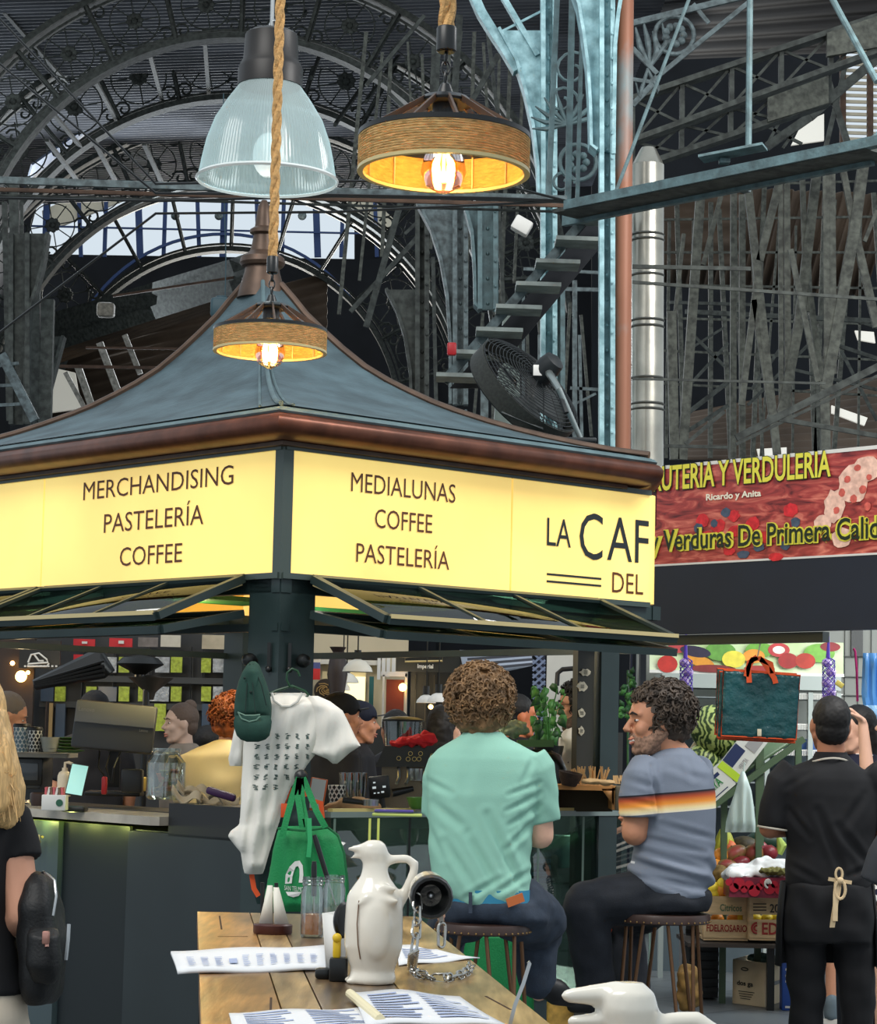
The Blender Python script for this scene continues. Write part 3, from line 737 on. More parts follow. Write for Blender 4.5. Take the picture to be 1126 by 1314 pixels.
mp_.node_tree.nodes['Color Ramp'].color_ramp.elements[0].position = .5; mp_.node_tree.nodes['Color Ramp'].color_ramp.elements[1].position = .62
mb.o('down_pipe', mp_, label='terracotta coloured down pipe beside the big pale blue column', cat='pipe')
# scrollwork between the columns
t = T('scrollwork_panel', 'iron flower scrollwork between the two pale blue columns', 'ironwork', U(742, 262, 12.6))
mb = MB(); c = U(742, 208, 12.6); mb.tube([c+V(math.cos(a*.3)*.1, 0, math.sin(a*.3)*.1) for a in range(21)], .012, 6, closed=True);
for k in range(7): mb.ball(c+V(math.cos(k*.9)*.045, 0, math.sin(k*.9)*.045), .022, 8, 6)
mb.o('flower', I_BLUE2, t)
for k in range(9):
    a = math.radians(20+k*22); mb = MB(); c = U(728, 160, 12.6); mb.tube([c, c+V(math.cos(a)*.12, 0, math.sin(a)*.10), c+V(math.cos(a)*.2, 0, math.sin(a)*.17+.02)], [.008, .014, .004], 6); mb.o('leaf', I_BLUE2, t)
for (x, y, r) in ((722, 235, .07), (735, 90, .12), (722, 130, .09)):
    mb = MB(); c = U(x, y, 12.6); mb.tube([c+V(math.cos(q*.5)*r*(1-q/20), 0, math.sin(q*.5)*r*(1-q/20)) for q in range(16)], .009, 5); mb.o('scroll', I_BLUE2, t)
t = T('scrollwork_panel', 'dark flower scrollwork right of the terracotta pipe', 'ironwork', U(850, 120, 14))
mb = MB(); c = U(866, 45, 14); mb.tube([c+V(math.cos(a*.3)*.12, 0, math.sin(a*.3)*.12) for a in range(21)], .014, 6, closed=True)
for k in range(9): mb.ball(c+V(math.cos(k*.7)*.055, 0, math.sin(k*.7)*.055), .025, 8, 6)
mb.o('flower', I_GREY, t)
for k, (x, y) in enumerate(((816, 35), (826, 28), (838, 40), (850, 30), (815, 100), (840, 92))):
    mb = MB(); mb.tube([U(x, y, 14), U(x+6, y+25, 14), U(836-k, 88, 14)], [.006, .02, .01], 6); mb.o('leaf', I_GREY, t)
iron('x', '', [(812, 62, 845, 96, 6), (812, 102, 840, 106, 5), (812, 135, 838, 108, 7), (890, 5, 910, 30, 5), (812, 30, 960, -6, 8), (836, 105, 965, 0, 6)], 14, I_GREY, parent=t)
# long horizontal rail and the angled pale blue channel
t = T('long_rail', 'long grey green rail crossing behind the lamps', 'beam', U(360, 250, 11.6))
for (x1, y1, x2, y2, w, m, Y) in ((-10, 231, 728, 256, 9, I_GREY, 11.6), (-10, 243, 728, 264, 5, I_BROWN, 11.7), (-10, 250, 728, 272, 3, I_DARK, 11.75)):
    mb = MB(); ibar(mb, x1, y1, x2, y2, w, Y); mb.o('rail', m, t)
for k, (a, b, c) in enumerate(((0, 224, 232), (60, 236, 250), (240, 246, 252), (420, 262, 272))):
    mb = MB(); mb.tube([U(-10, a+14, 11.5), U(200, b+12, 11.5), U(430, c, 11.5), U(640, c+4 if k < 3 else 262, 11.5), U(728, 258, 11.5)], .007, 5); mb.o('cable', M_BLACK, t)
t = T('canopy_channel', 'pale blue steel channel rising to the right edge with tie rods', 'beam', U(920, 250, 10.8))
mb = MB(); A_, B_ = U(728, 264, 11.3), U(1135, 180, 9.9)
up = V(0, 0, 1); mb.bar(A_, B_, .05, .045); mb.o('face', I_BLUE2, t)
mb = MB(); o = (B_-A_).cross(up).normalized()*-1; mb.bar(A_+V(.02, .14, -.015), B_+V(.02, .14, -.015), .24, .02); mb.o('soffit', I_DARK, t)
mb = MB(); mb.bar(A_+V(0, .26, .0), B_+V(0, .26, 0), .03, .09); mb.o('rear_flange', I_BLUE2, t)
for b in ((790, 248, 888, -10, 5, 11.1, 11.1), (961, 192, 963, -10, 8, 10.5, 10.5), (1126, 105, 1064, -10, 8, 10.1, 10.4), (1110, 188, 1135, 165, 7, 10, 10)):
    mb = MB(); mb.tube([U(b[0], b[1], b[5]), U(b[2], b[3], b[6])], wv(b[4]/2, 10.8), 8); mb.o('tie_rod', I_BLUE2, t)
mb = MB(); mb.bar(U(900, 204, 10.6), U(982, 188, 10.5), .12, .012); mb.rbox(U(930, 207, 10.6), (.05, .05, .025), .005); mb.o('cable_tray', I_BLUE2, t)
mb = MB(); mb.bar(U(925, 228, 10.8), U(960, 244, 10.9), .05, .03); mb.o('clamp', I_GREY, t)
# stair flight with grey treads in front of the columns
t = T('stair_flight', 'dark diagonal stair flight with grey treads right of the kiosk roof', 'stairs', U(665, 500, 12.7))
for dx, Y in ((0, 12.6), (52, 12.9)):
    mb = MB(); mb.bar(U(566+dx*.8, 494, Y), U(752+dx*.6, 276, Y), .02, .20, (0, 1, 0)) if False else mb.bar(U(570+dx*.75, 490, Y), U(757+dx*.75, 274, Y), .05, wv(9, Y), (0, 1, 0)); mb.o('stringer', I_GREY, t)
mb = MB(); mb.add([U(578, 498, 12.75), U(620, 498, 12.75), U(805, 276, 12.75), U(765, 276, 12.75)], [(0, 1, 2, 3)]); mb.o('underside', M_DARKW, t, solid=.03)
for k in range(8):
    x = 560+k*25.5; y = 484-k*29
    mb = MB(); mb.bar(U(x, y, 12.5), U(x+62-k*1.2, y+2, 12.5), .22, .022); mb.o('tread', mat('pale grey tread', (124, 132, 128), .6, var=(12, .25)), t)
mb = MB(); mb.rbox(U(670, 290, 12.3), (.10, .08, .08), .01, Matrix.Rotation(.5, 4, 'Y')); mb.o('junction_box', M_WHITE, label='white lamp housing fixed at the top of the stair flight', cat='lamp')
mb = MB(); mb.rbox(U(580, 448, 12.3), (.05, .04, .07), .01); mb.o('alarm_box', mat('red alarm', (170, 30, 36), .4), label='small red alarm box on the stair flight', cat='alarm')
# posts and sheet below the stairs
hall_panel('trim_4', [(632, 560, 12.9), (668, 560, 12.9), (664, 404, 12.9), (646, 404, 12.9)], mat('galvanised trunking', (134, 146, 140), .5, .3, var=(9, .2)), .12)
bracket('iron_column', 'blue grey column rising behind the black fan', [(722, 332), (716, 350), (712, 380), (708, 560)], 724, (706, 722, 320, 600), 14.5, I_BLUE2, rivets=False)
iron('iron_column', 'slim grey posts behind the fan between stairs and pipe', [(694, 430, 694, 560, 7), (738, 360, 738, 600, 6), (744, 430, 748, 600, 4), (622, 430, 622, 540, 10), (672, 380, 672, 560, 4), (732, 498, 770, 500, 4), (735, 520, 765, 505, 3), (672, 370, 770, 372, 5), (672, 345, 768, 350, 4)], 15, I_GREY, cat='column', nm='post')
# silver duct
t = T('exhaust_duct', 'silver ribbed exhaust duct right of the terracotta pipe', 'duct', U(830, 620, 12.9))
mb = MB(); a = U(831, 640, 12.9); b = U(832, 212, 12.9)
mb.tube([a, b], wv(21, 12.9), 28); mb.o('duct_tube', mat('galvanised duct', (176, 172, 160), .3, .85, var=(5, .2), bump=(8, .15)), t)
for y in (302, 309, 354, 412, 420, 486, 519, 526):
    mb = MB(); c = U(831.5, y, 12.9); mb.lathe([(wv(21, 12.9), -.008), (wv(22.3, 12.9), 0), (wv(21, 12.9), .008)], 28, c, caps=False); mb.o('seam_ring', mat('dark duct seam', (96, 96, 90), .4, .7), t)
mb = MB(); mb.lathe([(wv(21, 12.9), 0), (wv(12, 12.9), .08), (wv(9, 12.9), .1)], 20, b); mb.o('cowl', mat('galvanised duct', (0, 0, 0)), t)
# right hall: lattice girders, posts, sheets
def girder(label, t0, t1, b0, b1, Y, nb, m=I_DARK, w=7):
    t = T('lattice_girder', label, 'girder', U((t0[0]+t1[0])/2, max(b0[1], b1[1]), Y), 'lattice girders of the right hall')
    for p, q, nm in ((t0, t1, 'top_chord'), (b0, b1, 'bottom_chord')):
        mb = MB(); ibar(mb, *p, *q, w, Y, d=.14); mb.o(nm, m, t)
    L = lambda p, q, k: (p[0]+(q[0]-p[0])*k, p[1]+(q[1]-p[1])*k)
    for k in range(nb+1):
        a = L(t0, t1, k/nb); b = L(b0, b1, k/nb); mb = MB(); mb.bar(U(*a, Y), U(*b, Y), wv(6, Y), .06, (0, 1, 0)); mb.o('upright', m, t)
        if k < nb:
            c = L(t0, t1, (k+1)/nb); d = L(b0, b1, (k+1)/nb)
            for p, q in ((a, d), (b, c)):
                mb = MB(); ibar(mb, *p, *q, 3.5, Y); mb.o('diagonal', m, t)
    return t
girder('upper lattice girder right of the scrollwork, running up to the corner', (812, 128), (1130, 22), (812, 182), (1130, 66), 15, 5)
girder('lower lattice girder above the pale blue channel', (812, 182), (1064, 96), (812, 218), (1064, 132), 16, 4)
hall_panel('trim_5', [(1062, 42, 14.9), (1140, 16, 14.9), (1140, 58, 14.9), (1062, 72, 14.9)], I_MID, .04)
hall_panel('trim_6', [(986, 122, 15.9), (1064, 96, 15.9), (1064, 132, 15.9), (986, 156, 15.9)], I_MID, .04)
t = T('louvred_window', 'bright louvred opening at the upper right edge', 'window', U(1105, 190, 24))
for k in range(16):
    mb = MB(); ibar(mb, 1078, 66+k*8, 1140, 68+k*8, 4, 24); mb.o('louvre', CREAM, t)
mb = MB(); mb.bar(U(1082, 60, 23.9), U(1082, 195, 23.9), .06, .06, (0, 1, 0)); mb.bar(U(1117, 60, 23.9), U(1117, 195, 23.9), .06, .06, (0, 1, 0)); mb.o('mullion', I_BROWN, t)
hall_panel('window_4', [(1030, 158, 28), (1058, 146, 28), (1058, 180, 28), (1016, 186, 28)], mat('bright roof light beyond', (236, 232, 220), .6, emit=.5), .05)
hall_panel('window_5', [(1068, 520, 26), (1114, 536, 26), (1110, 546, 26), (1068, 530, 26)], mat('bright roof light beyond', (0, 0, 0)), .05)
hall_panel('window_6', [(972, 576, 26), (1010, 574, 26), (1010, 586, 26), (975, 588, 26)], mat('bright roof light beyond', (0, 0, 0)), .05)
hall_panel('window_7', [(1098, 424, 26), (1122, 426, 26), (1124, 440, 26), (1102, 436, 26)], mat('bright roof light beyond', (0, 0, 0)), .05)
corrugated('ceiling', (852, 340, 27), (950, 345, 27), (950, 240, 27), (852, 235, 27), CORRB, .2, .04)
corrugated('ceiling', (1150, 250, 30), (1110, 380, 31), (790, 360, 33), (810, 235, 32), CORRB, .14, .04)
corrugated('ceiling', (880, 590, 29), (1140, 590, 29), (1140, 480, 31), (880, 530, 31), CORRB, .2, .03)
iron('rolled_bars', 'dark horizontal bars in front of the silver duct', [(812, 342, 964, 345, 5), (812, 362, 1126, 384, 4), (812, 486, 1060, 492, 3)], 12.4, I_DARK, nm='rod')
iron('lattice_column', 'pair of tall slim posts right of the silver duct', [(942, 235, 941, 592, 8), (953, 250, 953, 592, 8), (900, 240, 876, 590, 12), (862, 400, 866, 590, 12), (878, 300, 865, 420, 5), (935, 215, 903, 340, 6)], 17, I_MID, cat='column', nm='post')
iron('lattice_column', 'first v-shaped iron column group left of the right edge', [(958, 220, 998, 585, 10), (1003, 225, 975, 335, 10), (975, 335, 952, 520, 8), (1002, 230, 1003, 540, 6), (1010, 225, 1012, 540, 8), (1030, 225, 1036, 400, 7), (1050, 210, 1025, 420, 12), (1025, 420, 1002, 540, 12), (968, 385, 992, 540, 8), (1040, 380, 1056, 500, 8)], 16, I_MID, cat='column', nm='post')
iron('lattice_column', 'second v-shaped iron column group at the right edge', [(1060, 205, 1062, 480, 8), (1068, 205, 1070, 480, 8), (1110, 200, 1096, 300, 14), (1096, 300, 1060, 500, 14), (1098, 300, 1126, 420, 10), (1080, 205, 1098, 300, 8), (1126, 270, 1110, 310, 5), (1058, 490, 1060, 580, 12), (1015, 320, 1050, 490, 7)], 15.5, I_MID, cat='column', nm='post')
iron('sloping_girder', 'dark sloping girder just above the fruit shop banner', [(945, 562, 1140, 464, 9), (945, 570, 1140, 476, 4), (880, 570, 930, 528, 5), (985, 535, 1130, 560, 6), (852, 572, 935, 574, 4)], 14, I_DARK, nm='beam')
iron('roof_ties', 'tangle of thin braces low in the right hall', [(880, 420, 930, 470, 4), (880, 500, 935, 440, 4), (890, 445, 930, 420, 3), (870, 540, 935, 490, 6), (880, 555, 935, 520, 5), (960, 520, 1040, 440, 4), (965, 500, 1035, 400, 4), (1065, 440, 1126, 460, 5), (1060, 400, 1126, 420, 4), (880, 400, 1126, 412, 6), (860, 388, 1000, 392, 4), (1080, 450, 1126, 540, 4), (1000, 470, 1126, 500, 4)], 22, I_DARK, nm='brace')
iron('roof_brace', 'thick curving dark brace below the bright upper right opening', [(1130, 72, 1085, 110, 12), (1085, 110, 1040, 150, 12), (1040, 150, 985, 188, 11), (1085, 85, 1060, 190, 6), (1062, 100, 1090, 190, 8), (960, 150, 1030, 185, 4), (985, 185, 1010, 140, 4), (1005, 190, 1045, 135, 4)], 17.5, I_DARK, nm='brace')
rg = random.Random(6)
iron('far_posts', 'thicket of thin dark posts deep in the right hall', [(856+i*18+rg.uniform(-6, 6), 235+rg.uniform(0, 60), 856+i*18+rg.uniform(-26, 26), 588, rg.choice((3, 4, 6))) for i in range(16)]+[(850, 240+i*42, 1130, 232+i*46, 3) for i in range(7)], 26, I_MID, nm='post')
iron('far_posts', 'tangle of thin dark bars between the vault and the pale columns', [(470+i*17+rg.uniform(-5, 5), 30+rg.uniform(0, 60), 455+i*18+rg.uniform(-30, 30), 300+rg.uniform(0, 160), rg.choice((3, 4, 5))) for i in range(13)]+[(620+i*14, 380+rg.uniform(0, 30), 616+i*15+rg.uniform(-14, 14), 560, 4) for i in range(10)], 24, I_MID, nm='post')
# ------------------------------------------------------------------ kiosk counters and what stands on them
G3 = Matrix(((G1.x, G2.x, 0, 0), (G1.y, G2.y, 0, 0), (0, 0, 1, 0), (0, 0, 0, 1)))
def onL(px, z, out=0.0):   # point on left face line under picture column px
    return fL(tL(px), z, out)
MARB = mat('grey marble slab', (176, 168, 154), .3, var=(6, .25)); PANEL = mat('dark green counter panel', (34, 48, 50), .42, var=(4, .1)); PANEL2 = mat('grey green counter panel', (62, 76, 80), .45, var=(4, .08))
LEDC = mat('yellow green led strip', (214, 230, 70), .4, emit=9)
ct = T('bar_counter', 'dark green service counter on the left side of the kiosk under the marble slab', 'counter', K(.3, 1.6, 0))
a0, a1 = .19, LL
mb = MB(); mb.bar(K(.32, .62, .54), K(.32, a1, .54), .5, 1.04); mb.o('body', PANEL, ct)
tA, tB, tC = tL(165), tL(80), tL(40)
mb = MB(); mb.bar(K(.055, .20, .555), K(.055, tA-.012, .555), .03, 1.0); mb.o('front_panel', mat('dark slate counter panel', (34, 42, 44), .35, var=(4, .08)), ct)
mb = MB(); mb.bar(K(.066, tA, .555), K(.066, tB-.01, .555), .02, 1.03); mb.o('front_panel', mat('deep green counter panel', (10, 20, 23), .5), ct)
mb = MB(); mb.bar(K(.052, tB, .555), K(.052, tC+.2, .555), .035, 1.03); mb.o('pilaster', PANEL2, ct)
mb = MB(); mb.bar(K(.052, tC+.21, .555), K(.052, LL, .555), .03, 1.03); mb.o('front_panel', PANEL2, ct)
mb = MB(); mb.bar(K(.045, tL(165)+.0, 1.083), K(.045, LL, 1.083), .016, .003); mb.o('led_strip', LEDC, ct)
mb = MB(); mb.bar(K(.062, tA-.004, .56), K(.062, tA-.004, 1.07), .01, .01); mb.o('panel_edge_glow', mat('lime led glow', (140, 150, 50), .5), ct)  # LED glow along the panel edge, painted as a lime stripe
mb = MB(); c = onL(61, .98, -.02); mb.tube([c, c-G1*.03, c-G1*.045+V(0, 0, -.02), c-G1*.05+V(0, 0, .0), c-G1*.045+V(0, 0, .02)], .006, 8); mb.tube([c+V(0, 0, .02)-G2*.02, c-G1*.02+V(0, 0, .03)-G2*.02, c-G1*.02+V(0, 0, -.03)-G2*.02], .007, 8); mb.ball(c-G1*.03+G2*.03, .009, 10, 6); mb.o('bag_hook', mat('brass hook', (206, 190, 150), .25, .8), ct)
slab = MB(); tS = tL(214)
vs = [K(x, y, z) for z in (1.085, 1.12) for x, y in ((-.015, tS+.03), (.01, tS), (.30, tS), (.30, LL), (-.015, LL))]
slab.add(vs, [(4, 3, 2, 1, 0), (5, 6, 7, 8, 9)]+[(i, (i+1) % 5, 5+(i+1) % 5, 5+i) for i in range(5)]); slab.o('marble_slab', MARB, ct)
mb = MB(); mb.bar(K(.44, .62, 1.10), K(.44, LL, 1.10), .28, .05); mb.o('worktop', mat('dark grey worktop', (62, 62, 60), .4), ct)
mb = MB(); mb.bar(K(.15, .2, 1.11), K(.15, tS-.02, 1.11), .22, .13); mb.o('black_shelf', M_BLKP, ct)
for b_ in (1.1, 1.35, 1.6, 1.85, 2.1): point('counter_led_light', tuple(K(-.008, b_, 1.068)), .5, (.85, .95, .25), .01)
# till screen
bm = T('till_screen', 'dark grey all-in-one till screen seen from behind on the counter', 'monitor', U(150, 1040, 10.2))
Y = 10.2; R = Matrix.Rotation(math.radians(4), 4, 'Y') @ Matrix.Rotation(math.radians(-12), 4, 'X')
c = U(147, 933, Y); mb = MB(); mb.rbox(c, (wv(104, Y), .035, wv(62, Y)), .01, R); sc = mb.o('screen_housing', mat('anthracite plastic', (66, 67, 68), .45), bm)
mb = MB(); mb.rbox(c+R@V(0, -.022, wv(15, Y)), (wv(102, Y), .012, wv(28, Y)), .004, R); up_ = mb.o('back_panel', mat('dark grey plastic', (124, 124, 122), .45), bm)
mb = MB(); text_on(mb, 'Lenovo', c+R@V(-wv(47, Y), -.031, wv(15, Y)), R@V(1, 0, 0), R@V(0, 0, 1), wv(20, Y), wv(5.5, Y)); mb.o('lettering', mat('grey print', (150, 150, 148), .5), up_, smooth=0)
mb = MB(); text_on(mb, 'Lenovo', c+R@V(wv(33, Y), -.02, -wv(4, Y)), R@V(1, 0, 0), R@V(0, 0, 1), wv(11, Y), wv(3.5, Y)); mb.o('lettering', mat('grey print', (0, 0, 0)), sc, smooth=0)
mb = MB(); mb.bar(U(147, 960, Y+.03), U(146, 1010, Y+.05), .05, .012, (0, 1, 0)); mb.o('stand', M_BLACK, bm)
mb = MB(); mb.rbox(U(147, 1018, Y+.03), (.24, .16, .02), .006); mb.o('base', M_BLACK, bm)
for k in range(3):
    mb = MB(); mb.tube([U(128+k*14, 962, Y), U(126+k*10, 985, Y-.06), U(140+k*2, 1005, Y-.05)], .004, 5); mb.o('cable', M_BLACK, bm)
mb = MB(); mb.rbox(U(170, 1002, 9.95), (.09, .06, .10), .01); mb.o('printer', M_BLKP, label='small black receipt printer under the till screen', cat='printer')
mb = MB(); mb.rbox(U(134, 1008, 9.95), (.022, .03, .075), .006); mb.o('stapler', mat('red plastic', (176, 36, 40), .4), label='narrow red stapler standing below the till screen', cat='stapler')
mb = MB(); mb.rbox(U(180, 1006, 10.2), (.1, .1, .06), .01); mb.o('paper_tray', mat('yellow paper', (220, 186, 96), .6), label='warm lit paper tray between printer and glass jar', cat='tray')
# microwave with cups and bowl on top
mw = T('microwave_oven', 'dark microwave oven at the left end of the kiosk', 'microwave', U(30, 1012, 10.6)); Y = 10.6
mb = MB(); mb.rbox(U(30, 990, Y+.1), (wv(62, Y), .32, wv(42, Y)), .01); mb.o('body', mat('dark grey enamel', (58, 60, 62), .4), mw)
mb = MB(); mb.rbox(U(32, 990, Y-.06), (wv(46, Y), .02, wv(34, Y)), .006); d_ = mb.o('door', M_BLACK, mw)
mb = MB(); mb.rbox(U(34, 990, Y-.075), (wv(30, Y), .01, wv(22, Y)), .003); mb.o('window', mat('grey glass', (70, 74, 78), .15), d_)
mb = MB(); mb.box(U(45, 968.5, Y+.08), (wv(96, Y), .34, .02)); mb.o('shelf', mat('pale shelf', (140, 136, 126), .5), label='narrow shelf over the microwave carrying cups and bowl', cat='shelf')
CUPW = mat('white paper cup', (222, 220, 212), .6); CUPG = mat('green glazed ware', (74, 118, 44), .35); LIDK = mat('black lid', (22, 22, 22), .4)
def cup(px, ybot, Y, h, r, m, label, pat=None, lid=True):
    t = T('paper_cup', label, 'cup', U(px, ybot, Y)); b = U(px, ybot, Y)
    mb = MB(); mb.lathe([(r*.72, 0), (r, h)], 20, b); mb.o('cup_body', m, t)
    if lid: mb = MB(); mb.lathe([(r*1.05, h), (r*1.07, h+.008), (r*.95, h+.016), (r*.5, h+.017)], 20, b); mb.o('lid', LIDK, t)
    if pat:
        mb = MB()
        for i in range(6):
            for j in range(5):
                a = -PI/2+(j-2)*.55+(.27 if i % 2 else 0); rr = r*(.72+.28*(i+.5)/6)*1.01; z = h*(i+.5)/6; dd = h/13
                n_ = V(math.cos(a), math.sin(a), 0); s_ = V(-n_.y, n_.x, 0); p = b+n_*(rr+.001)+V(0, 0, z)
                mb.add([p+V(0, 0, dd*1.3), p+s_*dd, p-V(0, 0, dd*1.3), p-s_*dd], [(0, 3, 2, 1)])
        mb.o('diamond_print', pat, t, smooth=0)
    return t
cup(27, 965, 10.5, .11, .038, CUPW, 'white and blue paper coffee cup with black lid on the microwave', mat('slate blue print', (96, 120, 130), .6))
cup(44, 965, 10.45, .095, .034, CUPW, 'black diamond patterned paper cup with black lid beside the white and blue one', M_BLACK)
mb = MB(); mb.lathe([(.022, 0), (.03, .005), (.042, .055), (.045, .07), (.041, .07), (.036, .02), (.01, .008)], 24, U(64, 966, 10.45)); mb.o('bowl', mat('grey stoneware', (150, 150, 140), .5), label='small grey bowl right of the diamond patterned cup', cat='bowl')
for k in range(5):
    mb = MB(); z = k*.014; b = U(88, 966, 10.5)+V(0, 0, z); mb.lathe([(.035, 0), (.07, .010), (.072, .013), (.03, .004)], 24, b); mb.o('saucer', CUPG, label='green saucer behind the till screen, '+('lowest', 'second from the bottom', 'middle one', 'second from the top', 'topmost')[k]+' of its stack', cat='saucer', group='stacked green saucers')
# jar, soap, sachets, tablet, money
def jar(name, label, px, y0, y1, r, Y, m=M_GLASS, neck=.7, cat='jar'):
    b = U(px, y1, Y); h = wv(y1-y0, Y); t = T(name, label, cat, b)
    mb = MB(); mb.lathe([(r*.85, 0), (r, .012), (r, h*.72), (r*neck*1.02, h*.86), (r*neck, h*.9), (r*neck*1.06, h*.93), (r*neck*1.06, h), (r*neck*.96, h), (r*neck*.95, h*.88), (r*.95, h*.71), (r*.95, .016), (.001, .01)], 30, b, caps=True); mb.o('glass_body', m, t); return t, b, h
tj, bj, hj = jar('tip_jar', 'large glass tip jar with banknotes on the counter', 212, 961, 1026, wv(25, 9.7), 9.75, glass('jar glass', (242, 247, 245), mixf=.10))
rg = random.Random(4)
for k in range(9):
    mb = MB(); p = bj+V(rg.uniform(-.04, .04), rg.uniform(-.03, .03), .02+.012*k); a = rg.uniform(0, 3); x = V(math.cos(a), math.sin(a), rg.uniform(-.5, .9)).normalized()
    mb.grid(lambda u, v, p=p, x=x: p+x*(u-.5)*.08+x.cross(V(0, 0, 1))*(v-.5)*.035+V(0, 0, .008*math.sin(u*9)), 8, 4); mb.o('banknote', mat('banknote %d' % (k % 3), ((150, 132, 100), (120, 140, 112), (170, 110, 90))[k % 3], .8), label=('brown', 'green', 'reddish')[k % 3]+' folded banknote inside the glass tip jar', cat='banknote', group='banknotes in the tip jar, '+('brown', 'green', 'reddish')[k % 3], solid=.001)
t = T('soap_dispenser', 'cream pump bottle beside the teal tablet', 'bottle', U(82, 1020, 9.9)); b = U(82, 1022, 9.9); CRM = mat('cream plastic', (220, 202, 172), .4)
mb = MB(); mb.lathe([(.026, 0), (.03, .005), (.03, .085), (.024, .1), (.012, .108), (.012, .12)], 20, b); mb.o('bottle_body', CRM, t)
mb = MB(); mb.tube([b+V(0, 0, .12), b+V(0, 0, .14), b+V(.015, 0, .142), b+V(.032, 0, .136)], .006, 8); mb.o('pump', CRM, t)
t = T('tablet_screen', 'tilted tablet showing a pale teal screen on the counter', 'tablet', U(99, 1022, 9.85)); c = U(99, 1001, 9.85); R = Matrix.Rotation(math.radians(8), 4, 'Y') @ Matrix.Rotation(math.radians(-20), 4, 'X')
mb = MB(); mb.rbox(c, (.075, .008, .14), .003, R); mb.o('case', M_BLKP, t)
mb = MB(); mb.box(c+R@V(0, -.0055, 0), (.068, .002, .13), R); mb.o('display', mat('lit teal screen', (150, 208, 198), .2, emit=.55), t)
t = T('sachet_box', 'white sachet box with round green emblem on the marble slab', 'box', U(69, 1042, 9.6)); c = U(69, 1030, 9.6)
mb = MB(); mb.rbox(c+V(0, .03, -.0), (wv(31, 9.6), .07, wv(20, 9.6)), .004); mb.o('box_body', M_WHITE, t)
mb = MB(); mb.cyl(c+V(.024, -.006, .0), c+V(.024, -.008, 0), wv(4.5, 9.6), n=20); mb.o('emblem', mat('emblem green', (40, 92, 70), .5), t)
for k in range(7):
    mb = MB(); mb.box(c+V(-.035+.011*k, .03, .042), (.009, .05, .04), Matrix.Rotation(.2*math.sin(k*2), 4, 'Y')); mb.o('sachet', mat(('pink sachet', 'white paper sachet', 'brown sachet')[k % 3], ((200, 96, 100), (220, 214, 204), (120, 90, 70))[k % 3], .6), label=('pink', 'white', 'brown')[k % 3]+' sugar sachet standing in the white box', cat='sachet', group='sugar sachets, '+('pink', 'white', 'brown')[k % 3])
mb = MB(); mb.rbox(U(96, 1038, 9.75), (.10, .1, .025), .01); mb.o('card_reader', M_BLKP, label='flat black card reader beside the sachet box', cat='card reader')
mb = MB(); b = U(52, 1034, 9.8); mb.lathe([(.04, 0), (.045, .02), (.045, .05), (.038, .055), (.038, .01)], 24, b); mb.o('dark_bowl', mat('dark brown bowl', (56, 40, 34), .4), label='dark brown bowl behind the sachet box', cat='bowl')
NOTE = mat('crumpled paper', (186, 170, 142), .9, var=(12, .25))
for k, (x, y, s_) in enumerate(((248, 1014, 1.1), (262, 1022, 1.3), (276, 1034, 1.2), (240, 1022, 1), (288, 1026, 1.0))):
    mb = MB(); c = U(x, y, 9.45-.03*k); a = rg.uniform(-1, 1)
    mb.grid(lambda u, v, c=c, a=a, s_=s_: c+V((u-.5)*.12*s_, (v-.5)*.05*s_, .02*math.sin(u*7+a*3)+.012*math.cos(v*8+u*3)-.02*(u-.5)+(v-.5)*.02), 12, 7); mb.o('crumpled_note', NOTE, label='crumpled paper note in the heap right of the tip jar, '+('nearest the jar', 'top middle', 'largest one', 'lowest beside the jar', 'under the purple wallet')[k], cat='paper', group='crumpled notes right of the tip jar', solid=.0015)
mb = MB(); mb.rbox(U(284, 1019, 9.25), (.12, .05, .03), .01, Matrix.Rotation(.28, 4, 'Y')); mb.o('purple_wallet', mat('purple leather', (64, 34, 74), .5), label='long purple wallet lying on the crumpled notes', cat='wallet')
# glazed display counter on the right side
dc = T('display_counter', 'glass fronted display counter on the right side of the kiosk', 'display case', K(1.1, .3, 0))
d0, d1 = tR(442)+0.0, RL-.02
EDGE = mat('lime lit edge', (206, 214, 110), .4, emit=.25)
mb = MB(); mb.bar(K(d0, .26, .20), K(d1, .26, .20), .44, .40); mb.o('plinth', PANEL, dc)
mb = MB(); mb.bar(K(d0-.02, .26, 1.155), K(d1, .26, 1.155), .5, .022); mb.o('top_slab', mat('grey green glass top', (128, 142, 138), .15, var=(5, .1)), dc)
mb = MB(); mb.bar(K(d0, .47, .78), K(d1, .47, .78), .02, .74); mb.o('back_panel', mat('case back dark', (40, 46, 44), .4), dc)
for z in (.58, .86):
    mb = MB(); mb.bar(K(d0+.02, .26, z), K(d1-.02, .26, z), .38, .008); mb.o('shelf', glass('shelf glass', (170, 195, 185), mixf=.2), dc)
for i, a in enumerate((d0+.005, tR(488), tR(499), tR(539), tR(703), tR(760), d1-.01)):
    mb = MB(); mb.bar(K(a, .016, .41), K(a, .016, 1.14), .009, .012); mb.o('mullion', EDGE if i in (1, 2) else M_BLACK if i == 3 else mat('clear mullion', (120, 140, 130), .2), dc)
mb = MB(); mb.bar(K(tR(493), .016, .985), K(tR(540), .016, .985), .01, .014); mb.bar(K(tR(762), .05, .86), K(d1-.02, .05, .86), .01, .014); mb.o('shelf_edge', EDGE, dc)
mb = MB(); mb.add([K(d0, .03, .4), K(d1, .03, .4), K(d1, .03, 1.145), K(d0, .03, 1.145)], [(0, 1, 2, 3)]); mb.o('front_pane', M_GLASSG, dc, solid=.005)
